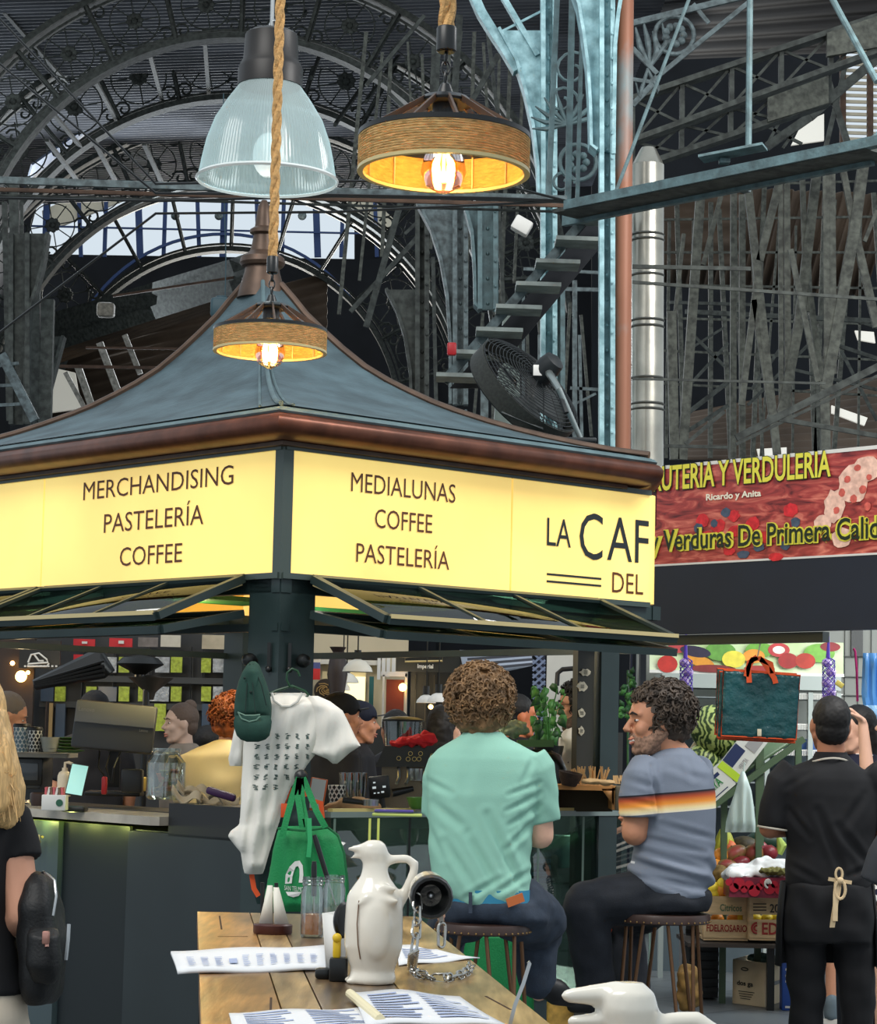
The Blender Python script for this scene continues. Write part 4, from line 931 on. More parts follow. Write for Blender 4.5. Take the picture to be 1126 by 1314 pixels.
mb = MB(); mb.bar(K(tR(440), .03, 1.172), K(tR(545), .03, 1.172), .03, .012); mb.bar(K(tR(710), .03, 1.172), K(tR(754), .03, 1.172), .03, .012); mb.o('wood_edge', mat('pale wood edge', (206, 188, 120), .5), dc)
# things in the case
t = T('water_bottle', 'pale green water bottle standing inside the display case', 'bottle', K(tR(700), .2, .584)); b = K(tR(700), .2, .584)
mb = MB(); mb.lathe([(.03, 0), (.036, .005), (.036, .13), (.03, .155), (.02, .17), (.02, .18)], 24, b); mb.o('bottle_body', mat('olive plastic', (158, 164, 124), .3), t)
mb = MB(); mb.lathe([(.022, .18), (.022, .205), (.02, .208)], 20, b); mb.o('cap', mat('olive cap', (140, 146, 108), .4), t)
t = T('tin_can', 'black tin with cream print beside the water bottle', 'tin', K(tR(722), .2, .584)); b = K(tR(722), .2, .584)
mb = MB(); mb.lathe([(.036, 0), (.037, .006), (.037, .125), (.034, .13), (.03, .127)], 24, b); mb.o('tin_body', M_BLACK, t)
mb = MB(); mb.add([b+V(-.004+.01*math.sin(k), -.0385, .02+.012*k) for k in range(8)]+[b+V(.016+.006*math.cos(k*2), -.0375, .02+.012*k) for k in range(7, -1, -1)], [tuple(range(16))]); mb.o('print', mat('cream print', (206, 190, 150), .5), t)
BLUEB = mat('blue crate plastic', (78, 116, 164), .5)
t = T('drinks_crate', 'blue ridged crate on the upper shelf of the display case', 'crate', K(tR(730), .24, .865)); mb = MB(); mb.bar(K(tR(720), .24, .965), K(tR(746), .24, .965), .2, .2); mb.o('crate_body', BLUEB, t)
for k in range(7):
    mb = MB(); mb.bar(K(tR(722), .135, .885+k*.027), K(tR(744), .135, .885+k*.027), .01, .01); mb.o('rib', mat('dark blue rib', (30, 48, 84), .5), t)
for k, (px, z, w_, h_, col, lab) in enumerate(((512, .985, .16, .06, (60, 74, 70), 'dark grey tray with plastic film on the left of the case'), (470, .95, .12, .1, (40, 46, 26), 'olive packet at the left end of the case'), (715, 1.06, .05, .02, (120, 30, 40), 'small dark red packet high in the case'), (790, .98, .10, .14, (130, 170, 178), 'pale blue folder leaning in the case'), (770, .66, .12, .16, (84, 92, 70), 'grey green box low in the case right of the tin'), (560, .63, .3, .1, (70, 60, 44), 'brown tray low in the case behind the mint shirt man'), (765, .92, .12, .1, (50, 56, 50), 'dark striped package beside the blue crate'))):
    mb = MB(); c = K(tR(px), .3, z); mb.rbox(c, (w_, .12, h_), .012, G3); mb.o('package', mat('package %d' % k, col, .5, var=(12, .25)), label=lab, cat='package')
for a_ in (1.05, 1.45, 1.85): point('case_light', tuple(K(a_, .25, 1.08)), .9, (.95, 1, .75), .04)
# things on the display counter
zc_ = 1.167
def onR(px, dep): a = tR(px); return K(a, dep, 0)
def at(px, y, dep=.12):
    """point on the counter top under picture column px"""
    c = onR(px, dep); return V((px-563)/FOC*c.y*1.0, c.y, zc_)
cup(432, 1040, 9.35, .10, .036, CUPW, 'stack of black diamond patterned paper cups behind the white shirt', M_BLACK, lid=False)
for k in range(3):
    mb = MB(); b = U(453+(k-1)*9, 1030, 9.45); mb.lathe([(.022, 0), (.03, .12), (.028, .12), (.021, .004)], 18, b); mb.o('plastic_cups', glass('clear plastic', (220, 224, 222), mixf=.25), label='stack of clear plastic cups, %s' % ('leftmost of three', 'middle of three', 'rightmost of three')[k], cat='cups')
    for j in range(6):
        pass
t = T('info_card', 'white card in an orange edged holder left of the paper bag', 'card', U(408, 1045, 9.2)); c = U(407, 1020, 9.2); R = Matrix.Rotation(.14, 4, 'Y')
mb = MB(); mb.rbox(c, (.066, .01, .13), .004, R); mb.o('holder', mat('orange rim', (206, 96, 44), .5), t)
mb = MB(); mb.box(c+V(0, -.007, .004), (.055, .003, .115), R); mb.o('card', M_WHITE, t)
mb = MB(); q = MB(); q.ball(U(455, 1036, 9.25), (.11, .05, .035), 16, 10); q.ball(U(430, 1037, 9.25), (.05, .04, .03)); q = organic(q, .008, 2, fold(28, .016)); q.o('paper_bag', mat('kraft paper', (158, 122, 84), .8, var=(9, .15)), label='crumpled brown paper bag on the display counter', cat='bag')
t = T('portafilter', 'coffee portafilter with black handle lying on the brown paper bag', 'portafilter', U(455, 1030, 9.2)); mb = MB(); mb.tube([U(440, 1026, 9.15), U(468, 1030, 9.15)], [.013, .010], 10); mb.o('handle', M_BLACK, t); mb = MB(); mb.lathe([(.03, -.012), (.032, .012), (.028, .012), (.026, -.008)], 20, U(476, 1030, 9.15)); mb.o('basket', M_STEEL, t)
em = T('espresso_machine', 'black and steel espresso machine between white shirt and mint shirt', 'espresso machine', U(540, 1045, 9.6)); Y = 9.6
mb = MB(); vs = [U(*p) for p in ((482, 984, Y), (494, 957, Y), (586, 957, Y), (586, 984, Y), (482, 984, Y+.4), (494, 957, Y+.4), (586, 957, Y+.4), (586, 984, Y+.4))]; mb.add(vs, [(0, 3, 2, 1), (4, 5, 6, 7), (0, 1, 5, 4), (1, 2, 6, 5), (2, 3, 7, 6), (3, 0, 4, 7)]); hd = mb.o('head', mat('dark olive enamel', (38, 36, 28), .35), em)
mb = MB(); vs = [U(*p) for p in ((490, 984, Y+.12), (586, 984, Y+.12), (586, 1042, Y+.12), (490, 1042, Y+.12), (490, 984, Y+.4), (586, 984, Y+.4), (586, 1042, Y+.4), (490, 1042, Y+.4))]; mb.add(vs, [(0, 1, 2, 3), (7, 6, 5, 4), (0, 4, 5, 1), (2, 6, 7, 3), (0, 3, 7, 4), (1, 5, 6, 2)]); mb.o('back_plate', mat('brushed bronze steel', (120, 106, 88), .3, .7), em)
mb = MB(); mb.rbox(U(540, 1041, Y+.1), (wv(100, Y), .35, .03), .01); mb.o('drip_tray', M_STEEL, em)
for (x, y) in ((512, 973), (527, 967), (540, 967), (524, 974), (532, 974), (538, 974), (555, 970)):
    mb = MB(); c = U(x, y, Y-.01); mb.cyl(c, c+V(0, -.008, 0), .0095, n=16); dl = mb.o('button', mat('brass ring', (176, 150, 90), .3, .7), hd); mb = MB(); mb.cyl(c+V(0, -.008, 0), c+V(0, -.010, 0), .007, n=16); mb.o('button_face', M_BLACK, dl)
for x in (512, 524, 545):
    mb = MB(); mb.tube([U(x, 984, Y+.02), U(x, 998, Y+.0), U(x-3, 1006, Y-.02)], .007, 8); mb.o('steam_pipe', M_STEEL, em)
for x in (535, 565):
    mb = MB(); mb.lathe([(.03, -.05), (.035, -.04), (.035, 0)], 20, U(x, 986, Y+.08)); mb.o('group_head', M_STEEL, em)
mb = MB(); mb.tube([U(503, 1018, Y-.05), U(530, 1012, Y-.02)], [.017, .011], 12); mb.o('portafilter_handle', M_BLACK, em)
t = T('order_screen', 'small black touch screen left of the espresso machine', 'screen', U(487, 1040, 9.4)); R = Matrix.Rotation(-.12, 4, 'Y'); c = U(487, 1010, 9.4)
mb = MB(); mb.rbox(c, (.085, .03, .09), .008, R); mb.o('housing', M_BLACK, t)
for (x, y, s_) in ((-.018, .02, .006), (-.02, .0, .009), (.02, .0, .008), (-.02, -.022, .005), (-.005, -.022, .005), (.012, -.02, .007)):
    mb = MB(); mb.box(c+R@V(x, -.017, y), (s_*1.6, .002, s_), R); mb.o('icon', mat('lit icon', (210, 220, 222), .4, emit=.4), t)
mb = MB(); mb.tube([U(490, 1024, 9.42), U(492, 1042, 9.42)], .012, 10); mb.o('neck', M_BLACK, t)
t = T('bean_hopper', 'clear bean hopper with black lid on the espresso machine', 'hopper', U(517, 957, 9.75)); b = U(517, 957, 9.75)
mb = MB(); mb.lathe([(.075, 0), (.082, .10), (.080, .10), (.073, .003)], 28, b); mb.o('tub', glass('hopper glass', (210, 216, 214), mixf=.22), t)
mb = MB(); mb.lathe([(.087, .1), (.088, .108), (.06, .118), (.02, .122)], 28, b); mb.o('lid', M_BLACK, t)
q = MB(); q.ball(U(535, 951, 9.6), (.085, .06, .022), 16, 10); q.ball(U(515, 954, 9.6), (.05, .04, .012)); q.ball(U(547, 948, 9.6), (.05, .04, .026)); q = organic(q, .006, 2, fold(40, .014)); q.o('red_cloth', mat('red cotton', (214, 38, 44), .85), label='crumpled red cloth on top of the espresso machine', cat='cloth')
mb = MB(); mb.lathe([(.035, 0), (.045, .01), (.058, .045), (.055, .045), (.04, .012)], 24, U(540, 1038, 9.25)); mb.o('green_bowl', CUPG, label='green bowl beside the mint shirt man’s elbow', cat='bowl')
mb = MB(); mb.rbox(U(506, 1040.5, 9.05), (.15, .09, .008), .003); mb.o('notebook', mat('violet cover', (74, 62, 150), .5), label='violet notebook lying on a lime folder', cat='notebook')
mb = MB(); mb.rbox(U(510, 1045.5, 9.03), (.19, .1, .010), .003); mb.o('folder', mat('lime folder', (190, 206, 110), .5), label='lime folder under the violet notebook', cat='folder')
# right end: wooden crate of stirrers etc
t = T('wooden_organiser', 'open fronted wooden organiser on the right of the display counter', 'box', U(748, 1038, 9.7)); WD = mat('warm plywood', (196, 138, 78), .55, var=(5, .15), stretch=(1, 1, 6)); Y = 9.7
mb = MB(); mb.bar(U(704, 1009, Y+.1), U(789, 1011, Y+.1), .25, .02); mb.o('top_board', WD, t)
for x in (708, 786):
    mb = MB(); mb.bar(U(x, 1010, Y+.1), U(x, 1038, Y+.1), .02, .25, (0, 1, 0)); mb.o('side_board', WD, t)
mb = MB(); mb.bar(U(708, 1026, Y+.2), U(786, 1026, Y+.2), .02, .10); mb.o('back_board', mat('dark recess', (58, 52, 38), .8), t)
mb = MB(); mb.add([U(772, 1012, Y-.02), U(788, 1012, Y-.02), U(788, 1034, Y-.02)], [(0, 1, 2)]); mb.o('gusset', WD, t, solid=.01)
mb = MB(); mb.rbox(U(800, 1024, 9.75), (.08, .2, .10), .006); mb.o('grey_box', mat('grey brown board', (96, 88, 70), .6), label='grey brown box beside the wooden organiser', cat='box')
STK = mat('wooden stirrer', (204, 164, 110), .7); rg = random.Random(11)
for k in range(44):
    mb = MB(); x = 738+rg.random()*37; p = U(x, 1006, 9.72+rg.uniform(-.04, .06)); q_ = p+V(rg.uniform(-.02, .02)+(x-756)*.0006, rg.uniform(-.02, .02), .055+rg.random()*.02); mb.bar(p, q_, .0055, .0015, (rg.random(), 1, 0)); mb.o('stirrer', STK, label='wooden stirrer in the bundle on the organiser', cat='stirrer', group='wooden stirrers on the organiser')
for k in range(12):
    mb = MB(); x = 788+rg.random()*16; p = U(x, 1006, 9.75); mb.bar(p, p+V(rg.uniform(-.015, .015), .01, .035), .006, .0015, (0, 1, 0)); mb.o('stirrer', STK, label='short wooden stirrer in the small bundle by the green post', cat='stirrer', group='short stirrers by the green post')
mb = MB(); mb.lathe([(.03, 0), (.045, .03), (.05, .055), (.045, .055), (.03, .01)], 20, U(730, 1008, 9.65), (.15, -.1, 1)); mb.o('wicker_bowl', mat('dark wicker', (50, 34, 24), .7, var=(50, .4)), label='dark wicker bowl left of the stirrers', cat='bowl')
q = MB(); q.ball(U(762, 1003, 9.6), (.05, .03, .012)); q.ball(U(778, 1004, 9.6), (.04, .03, .010)); q = organic(q, .005, 1, fold(30, .008)); q.o('napkin_heap', mat('kraft napkins', (190, 156, 110), .8), label='loose kraft napkins in front of the stirrers', cat='napkins')
t = T('grinder', 'rounded black coffee grinder right of the mint shirt man', 'grinder', U(700, 1030, 10.1)); q = MB(); loft(q, [(U(697, 1030, 10.1), .10, .12, 4), (U(697, 985, 10.1), .10, .12, 4), (U(694, 968, 10.1), .085, .11, 3), (U(692, 962, 10.1), .05, .08, 2)], 28); q.o('grinder_body', M_BLACK, t, smooth=60)
mb = MB(); mb.bar(U(664, 954, 10.1), U(710, 954, 10.1), .12, .03); mb.o('green_tray', CUPG, label='green tray on top of the rounded grinder', cat='tray')
mb = MB(); q = MB(); q.ball(U(660, 935, 10.1), (.07, .04, .035)); q = organic(q, .006, 1, fold(50, .016)); q.o('white_flower_bowl', mat('white green glaze', (190, 196, 170), .5, var=(20, .3), col2=(70, 120, 50)), label='pale patterned cup mound on the green tray', cat='bowl')
# plant
LEAF = mat('fresh green leaf', (70, 128, 62), .5, var=(20, .25)); LEAF2 = mat('dark green leaf', (40, 84, 44), .5, var=(20, .25))
t = T('potted_plant', 'leafy green pothos hanging left of the barista', 'plant', U(704, 985, 10.7)); rg = random.Random(8)
mb = MB(); mb.lathe([(.05, 0), (.07, .1), (.066, .1), (.05, .01)], 20, U(704, 985, 10.7)); mb.o('pot', M_BLACK, t)
for k in range(9):
    p0 = U(704, 958, 10.7); p1 = U(690+rg.random()*36, 880+rg.random()*50, 10.7+rg.uniform(-.1, .1)); mb = MB(); mb.tube([p0, p0.lerp(p1, .5)+V(0, 0, .05), p1], .003, 5); mb.o('stem', LEAF, t)
for k in range(60):
    c = U(683+rg.random()*40, 876+rg.random()*70, 10.7+rg.uniform(-.12, .12)); s_ = rg.uniform(.022, .042); a = rg.uniform(-2.6, -.5); x = V(math.cos(a), rg.uniform(-.3, .3), math.sin(a)).normalized(); y = x.cross(V(rg.uniform(-.4, .4), 1, .3)).normalized(); n_ = x.cross(y)
    mb = MB(); pts = [(0, 0), (.25, .5), (.7, .45), (1.1, .22), (1.6, 0), (1.1, -.22), (.7, -.45), (.25, -.5)]; vs = [c+x*(u*s_)+y*(v*s_)+n_*(abs(v)*s_*.4) for u, v in pts]; mb.add(vs, [(0, 1, 2, 3, 4), (0, 4, 5, 6, 7)]); mb.o('leaf', LEAF if k % 3 else LEAF2, t, solid=.001)
# ------------------------------------------------------------------ what stands beyond the kiosk
SHOPD = mat('charcoal shop front', (46, 48, 50), .5, var=(3, .1)); YG = mat('yellow green ribbed glass', (164, 178, 62), .3, var=(40, .3), bump=(60, .5)); SILV = mat('silver ribbed glass', (160, 164, 166), .25, .2, var=(30, .3), bump=(60, .6)); BLG = mat('slate blue glass', (66, 80, 96), .25)
def slab(nm, x0, x1, y0, y1, Y, m, th=.04, par=None, **k):
    mb = MB(); a = U(x0, y1, Y); b = U(x1, y0, Y); c = (a+b)/2; c.y = Y+th/2; mb.box(c, (abs(b.x-a.x), th, abs(U((x0+x1)/2, y0, Y).z-U((x0+x1)/2, y1, Y).z))); return mb.o(nm, m, par, **k)
sf = T('panelled_shop_front', 'charcoal panelled shop front with yellow green and silver glass panes', 'shop front', U(170, 1060, 15))
mb = MB(); a = U(-60, 800, 15); b = U(345, 800, 15); mb.box(((a.x+b.x)/2, 15.05, 1.4), (b.x-a.x, .1, 2.8)); mb.o('panelling', SHOPD, sf)
for x in (60, 100, 140, 187, 240, 255, 305):
    slab('stile', x, x+6, 830, 1010, 14.93, mat('charcoal stile', (58, 60, 60), .5), .05, sf)
for y in (868, 902): slab('rail', 50, 312, y, y+8, 14.92, mat('charcoal stile', (0, 0, 0)), .05, sf)
for i, (x0, x1, y0, y1, m) in enumerate(((130, 150, 843, 863, SILV), (152, 166, 843, 863, YG), (199, 218, 843, 863, SILV), (219, 234, 843, 863, YG), (258, 271, 843, 863, YG), (273, 300, 843, 863, SILV), (301, 308, 843, 863, YG), (52, 69, 881, 900, BLG), (70, 84, 881, 900, YG), (110, 124, 881, 900, YG), (126, 150, 881, 900, BLG), (152, 166, 881, 900, YG), (177, 190, 881, 900, YG), (192, 217, 881, 900, SILV), (219, 233, 881, 900, YG), (258, 271, 881, 900, YG), (273, 300, 881, 900, SILV), (70, 84, 903, 950, BLG), (258, 270, 903, 950, BLG), (272, 280, 905, 940, YG), (197, 213, 903, 938, YG), (58, 68, 902, 948, mat('tan board', (176, 146, 98), .6)))):
    slab('glass_pane', x0, x1, y0, y1, 14.90, m, .03, sf)
bd = T('hanging_menu_board', 'black menu board with white cup drawing at the far left', 'sign', U(50, 858, 14.3))
slab('board', 24, 78, 822, 858, 14.34, M_BLACK, .02, bd)
mb = MB(); P = lambda x, y: U(x, y, 14.31)
for pts in (((36, 850), (40, 840), (50, 838), (60, 846), (62, 850), (36, 852), (35, 855), (60, 855), (63, 851)), ((44, 840), (50, 848), (56, 848))): mb.tube([P(*p) for p in pts], .006, 5)
mb.o('drawing', M_WHITE, bd)
mb = MB();
for k in range(9): mb.bar(P(31+k*5, 858-3.2), P(33.5+k*5, 858-3.2), .004, .01)
mb.o('small_print', M_WHITE, bd)
RED = mat('red sign', (196, 34, 44), .5)
for i, (x0, x1, y0, y1, lab) in enumerate(((94, 122, 840, 853, 'lower red sign beyond the kiosk, left of the folded parasol'), (94, 122, 820, 830, 'upper red sign beyond the kiosk with white mark'), (140, 170, 819, 830, 'red and white sign left of the framed pictures'))):
    rs = T('red_sign', lab, 'sign', U((x0+x1)/2, y1, 14.85)); slab('board', x0, x1, y0, y1, 14.86, RED, .02, rs); slab('mark', (x0+x1)/2-3, (x0+x1)/2+4, y0+3, y1-4, 14.84, M_WHITE, .01, rs)
slab('framed_picture', 177, 203, 818, 830, 14.87, mat('grey photo print', (120, 112, 108), .5, var=(8, .5)), .02, label='framed grey picture beyond the kiosk above the heater', cat='picture')
slab('framed_picture', 206, 232, 815, 830, 14.87, mat('pale map print', (206, 198, 180), .5, var=(6, .2)), .02, label='pale framed picture right of the grey one', cat='picture')
slab('framed_picture', 259, 300, 815, 833, 14.87, mat('beige map print', (190, 176, 150), .5, var=(6, .3)), .02, label='wide beige framed picture close to the corner post', cat='picture')
pf = T('folded_parasol', 'black folded parasol leaning across at the far left', 'parasol', U(46, 885, 13)); mb = MB(); mb.tube([U(44, 879, 13), U(132, 850, 13), U(142, 864, 13)], [.03, .09, .03], 8); mb.o('canvas', M_BLACK, pf)
for k in range(4): mb = MB(); mb.tube([U(44, 875+k*2, 12.95), U(134, 848+k*6, 12.9)], .008, 5); mb.o('rib', M_BLKP, pf)
ht = T('patio_heater', 'black mushroom patio heater beyond the kiosk', 'heater', U(190, 960, 13.2)); ht.location.z = 0; ORG[ht] = Vector(ht.location); c = U(180, 852, 13.2)
mb = MB(); mb.lathe([(.01, .05), (.1, .035), (.135, .0), (.13, -.005), (.06, -.04), (.03, -.06), (.03, -.1), (.01, -.1)], 28, c); mb.o('hood', M_BLACK, ht)
mb = MB(); mb.lathe([(.02, -.06), (.1, -.085), (.13, -.075), (.05, -.14), (.03, -.16), (.02, -.2)], 24, c+V(.06, .02, 0)); mb.o('burner', mat('dark steel', (84, 80, 74), .35, .6), ht)
mb = MB(); mb.cyl(c+V(.04, 0, -.1), V(c.x+.04, c.y, 0), .02, n=12); mb.o('pole', M_BLACK, ht)
mb = MB(); mb.lathe([(.2, 0), (.2, .03), (.1, .06), (.02, .08)], 24, V(c.x+.04, c.y, 0)); mb.o('base', M_BLACK, ht)
BULB = mat('warm glowing bulb', (255, 196, 110), .4, emit=14)
for i, (x, y, r, Yb) in enumerate(((27, 868, .035, 14.34), (16, 851, .014, 14.37), (36, 863, .012, 14.37), (517, 882, .028, 16.4), (553, 907, .014, 14.0), (566, 908, .012, 14.0))):
    mb = MB(); mb.ball(U(x, y, Yb), r, 14, 10); mb.o('glowing_bulb', BULB, label=('largest warm bulb at the far left beyond the kiosk', 'small bulb high at the left edge', 'small bulb right of the largest bulb', 'warm wall lamp beside the red brown door', 'bulb under the left white cone lamp', 'bulb under the right white cone lamp')[i], cat='bulb')
point('far_lamp_light', tuple(U(27, 868, 13.3)), 6, (1, .75, .4)); point('door_lamp_light', tuple(U(517, 882, 15.2)), 5, (1, .75, .4))
slab('wine_shelf', 45, 60, 900, 1260, 14.2, mat('dark bottle shelf', (44, 30, 24), .7, var=(30, .5)), .1, label='dark shelf of bottles at the far left', cat='shelf')
slab('wall_stall', -30, 46, 800, 1010, 14.4, mat('dark brown stall wall', (44, 34, 30), .7, var=(4, .3)), .05, kind='structure')
# pale shop, door and black front in the middle
slab('wall_shop', 345, 525, 800, 1120, 17, mat('pale shop wall', (196, 182, 152), .7, var=(2, .08)), .1, kind='structure')
slab('window_8', 436, 469, 868, 910, 16.9, mat('bright shop window', (252, 240, 190), .5, emit=1.0), .05, kind='structure')
slab('window_9', 412, 470, 862, 930, 16.95, mat('pale window frame', (214, 196, 150), .6), .03, kind='structure')
slab('trim_7', 345, 490, 838, 845, 16.9, M_BLACK, .08, kind='structure'); slab('trim_8', 345, 490, 846, 852, 16.88, mat('pale moulding', (210, 204, 190), .6), .08, kind='structure')
slab('trim_9', 472, 480, 868, 960, 16.85, mat('teal door edge', (32, 92, 88), .6), .05, kind='structure')
slab('door_1', 494, 519, 872, 960, 16.5, mat('red brown door', (124, 48, 28), .5, var=(3, .15)), .06, kind='structure')
slab('trim_10', 489, 494, 866, 960, 16.45, M_WHITE, .08, kind='structure'); slab('trim_11', 518, 523, 864, 960, 16.45, mat('pale moulding', (0, 0, 0)), .08, kind='structure'); slab('trim_12', 489, 523, 862, 868, 16.45, M_WHITE, .08, kind='structure')
for k, (x, h_) in enumerate(((486, 30), (492, 22), (498, 27), (505, 20))): slab('hanging_card', x-2, x+3, 842, 842+h_, 16.86, M_WHITE, .01, label='white hanging card over the red brown door, %s' % ('first from left', 'second from left', 'third from left', 'fourth from left')[k], cat='card')
em2 = T('round_crest_board', 'dark round board with gold flourish beyond the white shirt', 'sign', U(418, 900, 16.9)); mb = MB(); mb.cyl(U(418, 886, 16.93), U(418, 886, 16.93)+V(0, .03, 0), .085, n=28); mb.o('board', mat('dark brown board', (48, 36, 26), .6), em2)
mb = MB(); c = U(418, 886, 16.91)
for k in range(6): mb.tube([c+V(math.cos(q*.6+k)*.012*q, -.005, math.sin(q*.6+k)*.008*q+.01) for q in range(1, 7)], .004, 4)
mb.o('flourish', mat('gold paint', (176, 140, 84), .5), em2)
bs = T('round_sign', 'red white and blue round sign beside the corner post', 'sign', U(404, 876, 12.5))
for y0, y1, m, nm in ((850, 858, mat('sign blue', (70, 84, 150), .5), 'blue_band'), (858, 872, RED, 'red_band'), (844, 850, M_WHITE, 'white_band')): slab(nm, 400, 411, y0, y1, 12.5, m, .03, bs)
def cone_lamp(px, y, Yd, label, r=.075, h=.09, m=None):
    t = T('hanging_lamp', label, 'lamp', U(px, y, Yd)); b = U(px, y, Yd); mb = MB(); mb.lathe([(r, 0), (r*.9, h*.35), (r*.55, h*.8), (r*.2, h), (r*.15, h), (r*.5, h*.75), (r*.86, h*.3), (r*.97, 0)], 24, b, caps=False); mb.o('shade', m or glass('frosted shade', (236, 232, 222), mixf=.3), t)
    mb = MB(); mb.cyl(b+V(0, 0, h), b+V(0, 0, h+.05), .02, n=12); mb.o('socket', M_BLACK, t); mb = MB(); mb.cyl(b+V(0, 0, h+.05), b+V(0, 0, 2.5-b.z), .004, n=6); mb.o('cord', M_BLACK, t)
WSH = mat('translucent white shade', (216, 212, 200), .4)
cone_lamp(445, 876, 14.2, 'pale bell lamp in front of the bright shop window', .075, .06, WSH); cone_lamp(459, 862, 13.0, 'large clear dome lamp above the bright shop window', .085, .07, WSH); cone_lamp(440, 886, 15.0, 'small lamp below the pale bell lamp', .05, .06, WSH)
cone_lamp(547, 902, 14.0, 'left white cone lamp in front of the black shop front', .06, .05, M_WHITE); cone_lamp(563, 901, 13.8, 'right white cone lamp in front of the black shop front', .07, .055, M_WHITE)
mb = MB(); c = U(432, 910, 13.6); mb.lathe([(.03, 0), (.06, .2), (.05, .28), (.03, .33), (.05, .36)], 16, c); mb.o('dark_vase', mat('dark brown ceramic', (48, 38, 36), .5), label='dark hanging ham shaped object beside the crest board', cat='decoration')
ib = T('black_shop_front', 'black shop front with white Imperial sign beyond the kiosk', 'shop front', U(565, 960, 16)); slab('front', 519, 640, 836, 1225, 16, M_BLACK, .1, ib)
slab('sign_band', 508, 590, 838, 862, 15.7, mat('black sign board', (12, 18, 18), .4), .04, ib); mb = MB(); text_on(mb, 'Imperial', U(536, 859, 15.68), (1, 0, 0), (0, 0, 1), wv(20, 15.7), wv(7, 15.7), .02); mb.o('lettering', M_WHITE, ib, smooth=0)
mb = MB(); mb.tube([U(x, y, 15.66) for x, y in ((520, 840), (568, 839), (568, 848), (520, 849))], .006, 4, closed=True); mb.o('gold_frame', M_BRASS, ib)
for x in (532, 545, 556): slab('gold_stile', x, x+2, 866, 925, 15.9, mat('dim brass', (96, 84, 60), .5), .03, ib)
aw = T('grey_awning', 'grey sloping awning beyond the curly haired man in mint', 'awning', U(645, 870, 14.5)); mb = MB(); mb.add([U(590, 836, 14.6), U(682, 838, 14.6), U(684, 852, 14), U(640, 862, 14), U(596, 862, 14)], [(0, 1, 2, 3, 4)]); mb.o('canvas', mat('blue grey canvas', (150, 158, 172), .8), aw, solid=.02)
mb = MB();
for k in range(3): mb.bar(U(600, 846+k*7, 13.9), U(684, 840+k*6, 13.9), .02, .015)
mb.o('slats', mat('dark slat', (60, 64, 74), .5), aw)
lt = T('lattice_screen', 'blue lattice screen left of the pothos plant', 'screen', U(682, 960, 13.4)); mb = MB()
for k in range(16):
    y = 838+k*9
    mb.bar(U(684, y, 13.4), U(700, y+14, 13.4), .01, .012); mb.bar(U(700, y, 13.38), U(684, y+14, 13.38), .01, .012)
mb.o('lattice', mat('blue grey lattice', (108, 122, 150), .5), lt); slab('backing', 684, 700, 836, 1270, 13.45, mat('navy backing', (20, 26, 48), .6), .02, lt)
slab('wall_stall', 700, 760, 780, 980, 15.5, mat('off white stall wall', (186, 184, 176), .7, var=(3, .1)), .05, kind='structure')
t = T('bent_lamp_arm', 'dark curved lamp arm with chain above the barista', 'lamp arm', U(720, 860, 11.6)); mb = MB(); mb.tube([U(715, 880, 11.6), U(716, 864, 11.6), U(722, 859, 11.6), U(745, 857, 11.6)], .012, 8); mb.o('arm', M_BLKP, t)
for k in range(5): mb = MB(); c = U(740, 842+k*4.4, 11.5); mb.tube([c+V((.004+.006*(k % 2))*math.cos(a), (.01-.006*(k % 2))*math.cos(a)*.8, .011*math.sin(a)) for a in [q*PI/5 for q in range(10)]], .0025, 5, closed=True); mb.o('chain_link', M_BLACK, t)
slab('lattice_post', 803, 812, 838, 1290, 12.8, mat('navy backing', (0, 0, 0)), .05, label='narrow dark lattice strip right of the green post', cat='post')
slab('dark_post', 816, 830, 836, 1300, 12.4, mat('slate post', (34, 40, 50), .5), .1, label='slate coloured post behind the smiling man’s hair', cat='post')
q = MB(); rg = random.Random(3)
t = T('climbing_plant', 'strip of green leaves between the green post and the smiling man', 'plant', U(806, 950, 12.2))
for k in range(26):
    c = U(801+rg.random()*10, 862+rg.random()*56, 12.2); mb = MB(); s_ = .03; a = rg.uniform(0, 6); mb.add([c, c+V(math.cos(a)*s_, -.01, math.sin(a)*s_), c+V(math.cos(a+.5)*s_*1.7, -.015, math.sin(a+.5)*s_*1.7), c+V(math.cos(a+1)*s_, -.01, math.sin(a+1)*s_)], [(0, 1, 2, 3)]); mb.o('leaf', LEAF if k % 2 else LEAF2, t, solid=.002)
mb = MB(); mb.tube([U(806, 860, 12.22), U(806, 1000, 12.22)], .006, 5); mb.o('stem', LEAF2, t)
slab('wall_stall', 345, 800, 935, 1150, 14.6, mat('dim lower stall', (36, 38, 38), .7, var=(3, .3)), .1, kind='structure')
for y_, z_ in ((13.0, 2.5), (13.8, 2.5), (14.2, 2.5), (15.0, 2.5)):
    mb = MB(); mb.bar(V(-2.6, y_, z_), V(1.3, y_, z_), .04, .03); mb.o('trim_17', M_BLACK, kind='structure')
for x_ in (-2.6, 1.3):
    mb = MB(); mb.bar(V(x_, 12.9, 2.52), V(x_, 17, 2.52), .04, .04); mb.o('trim_18', M_BLACK, kind='structure')
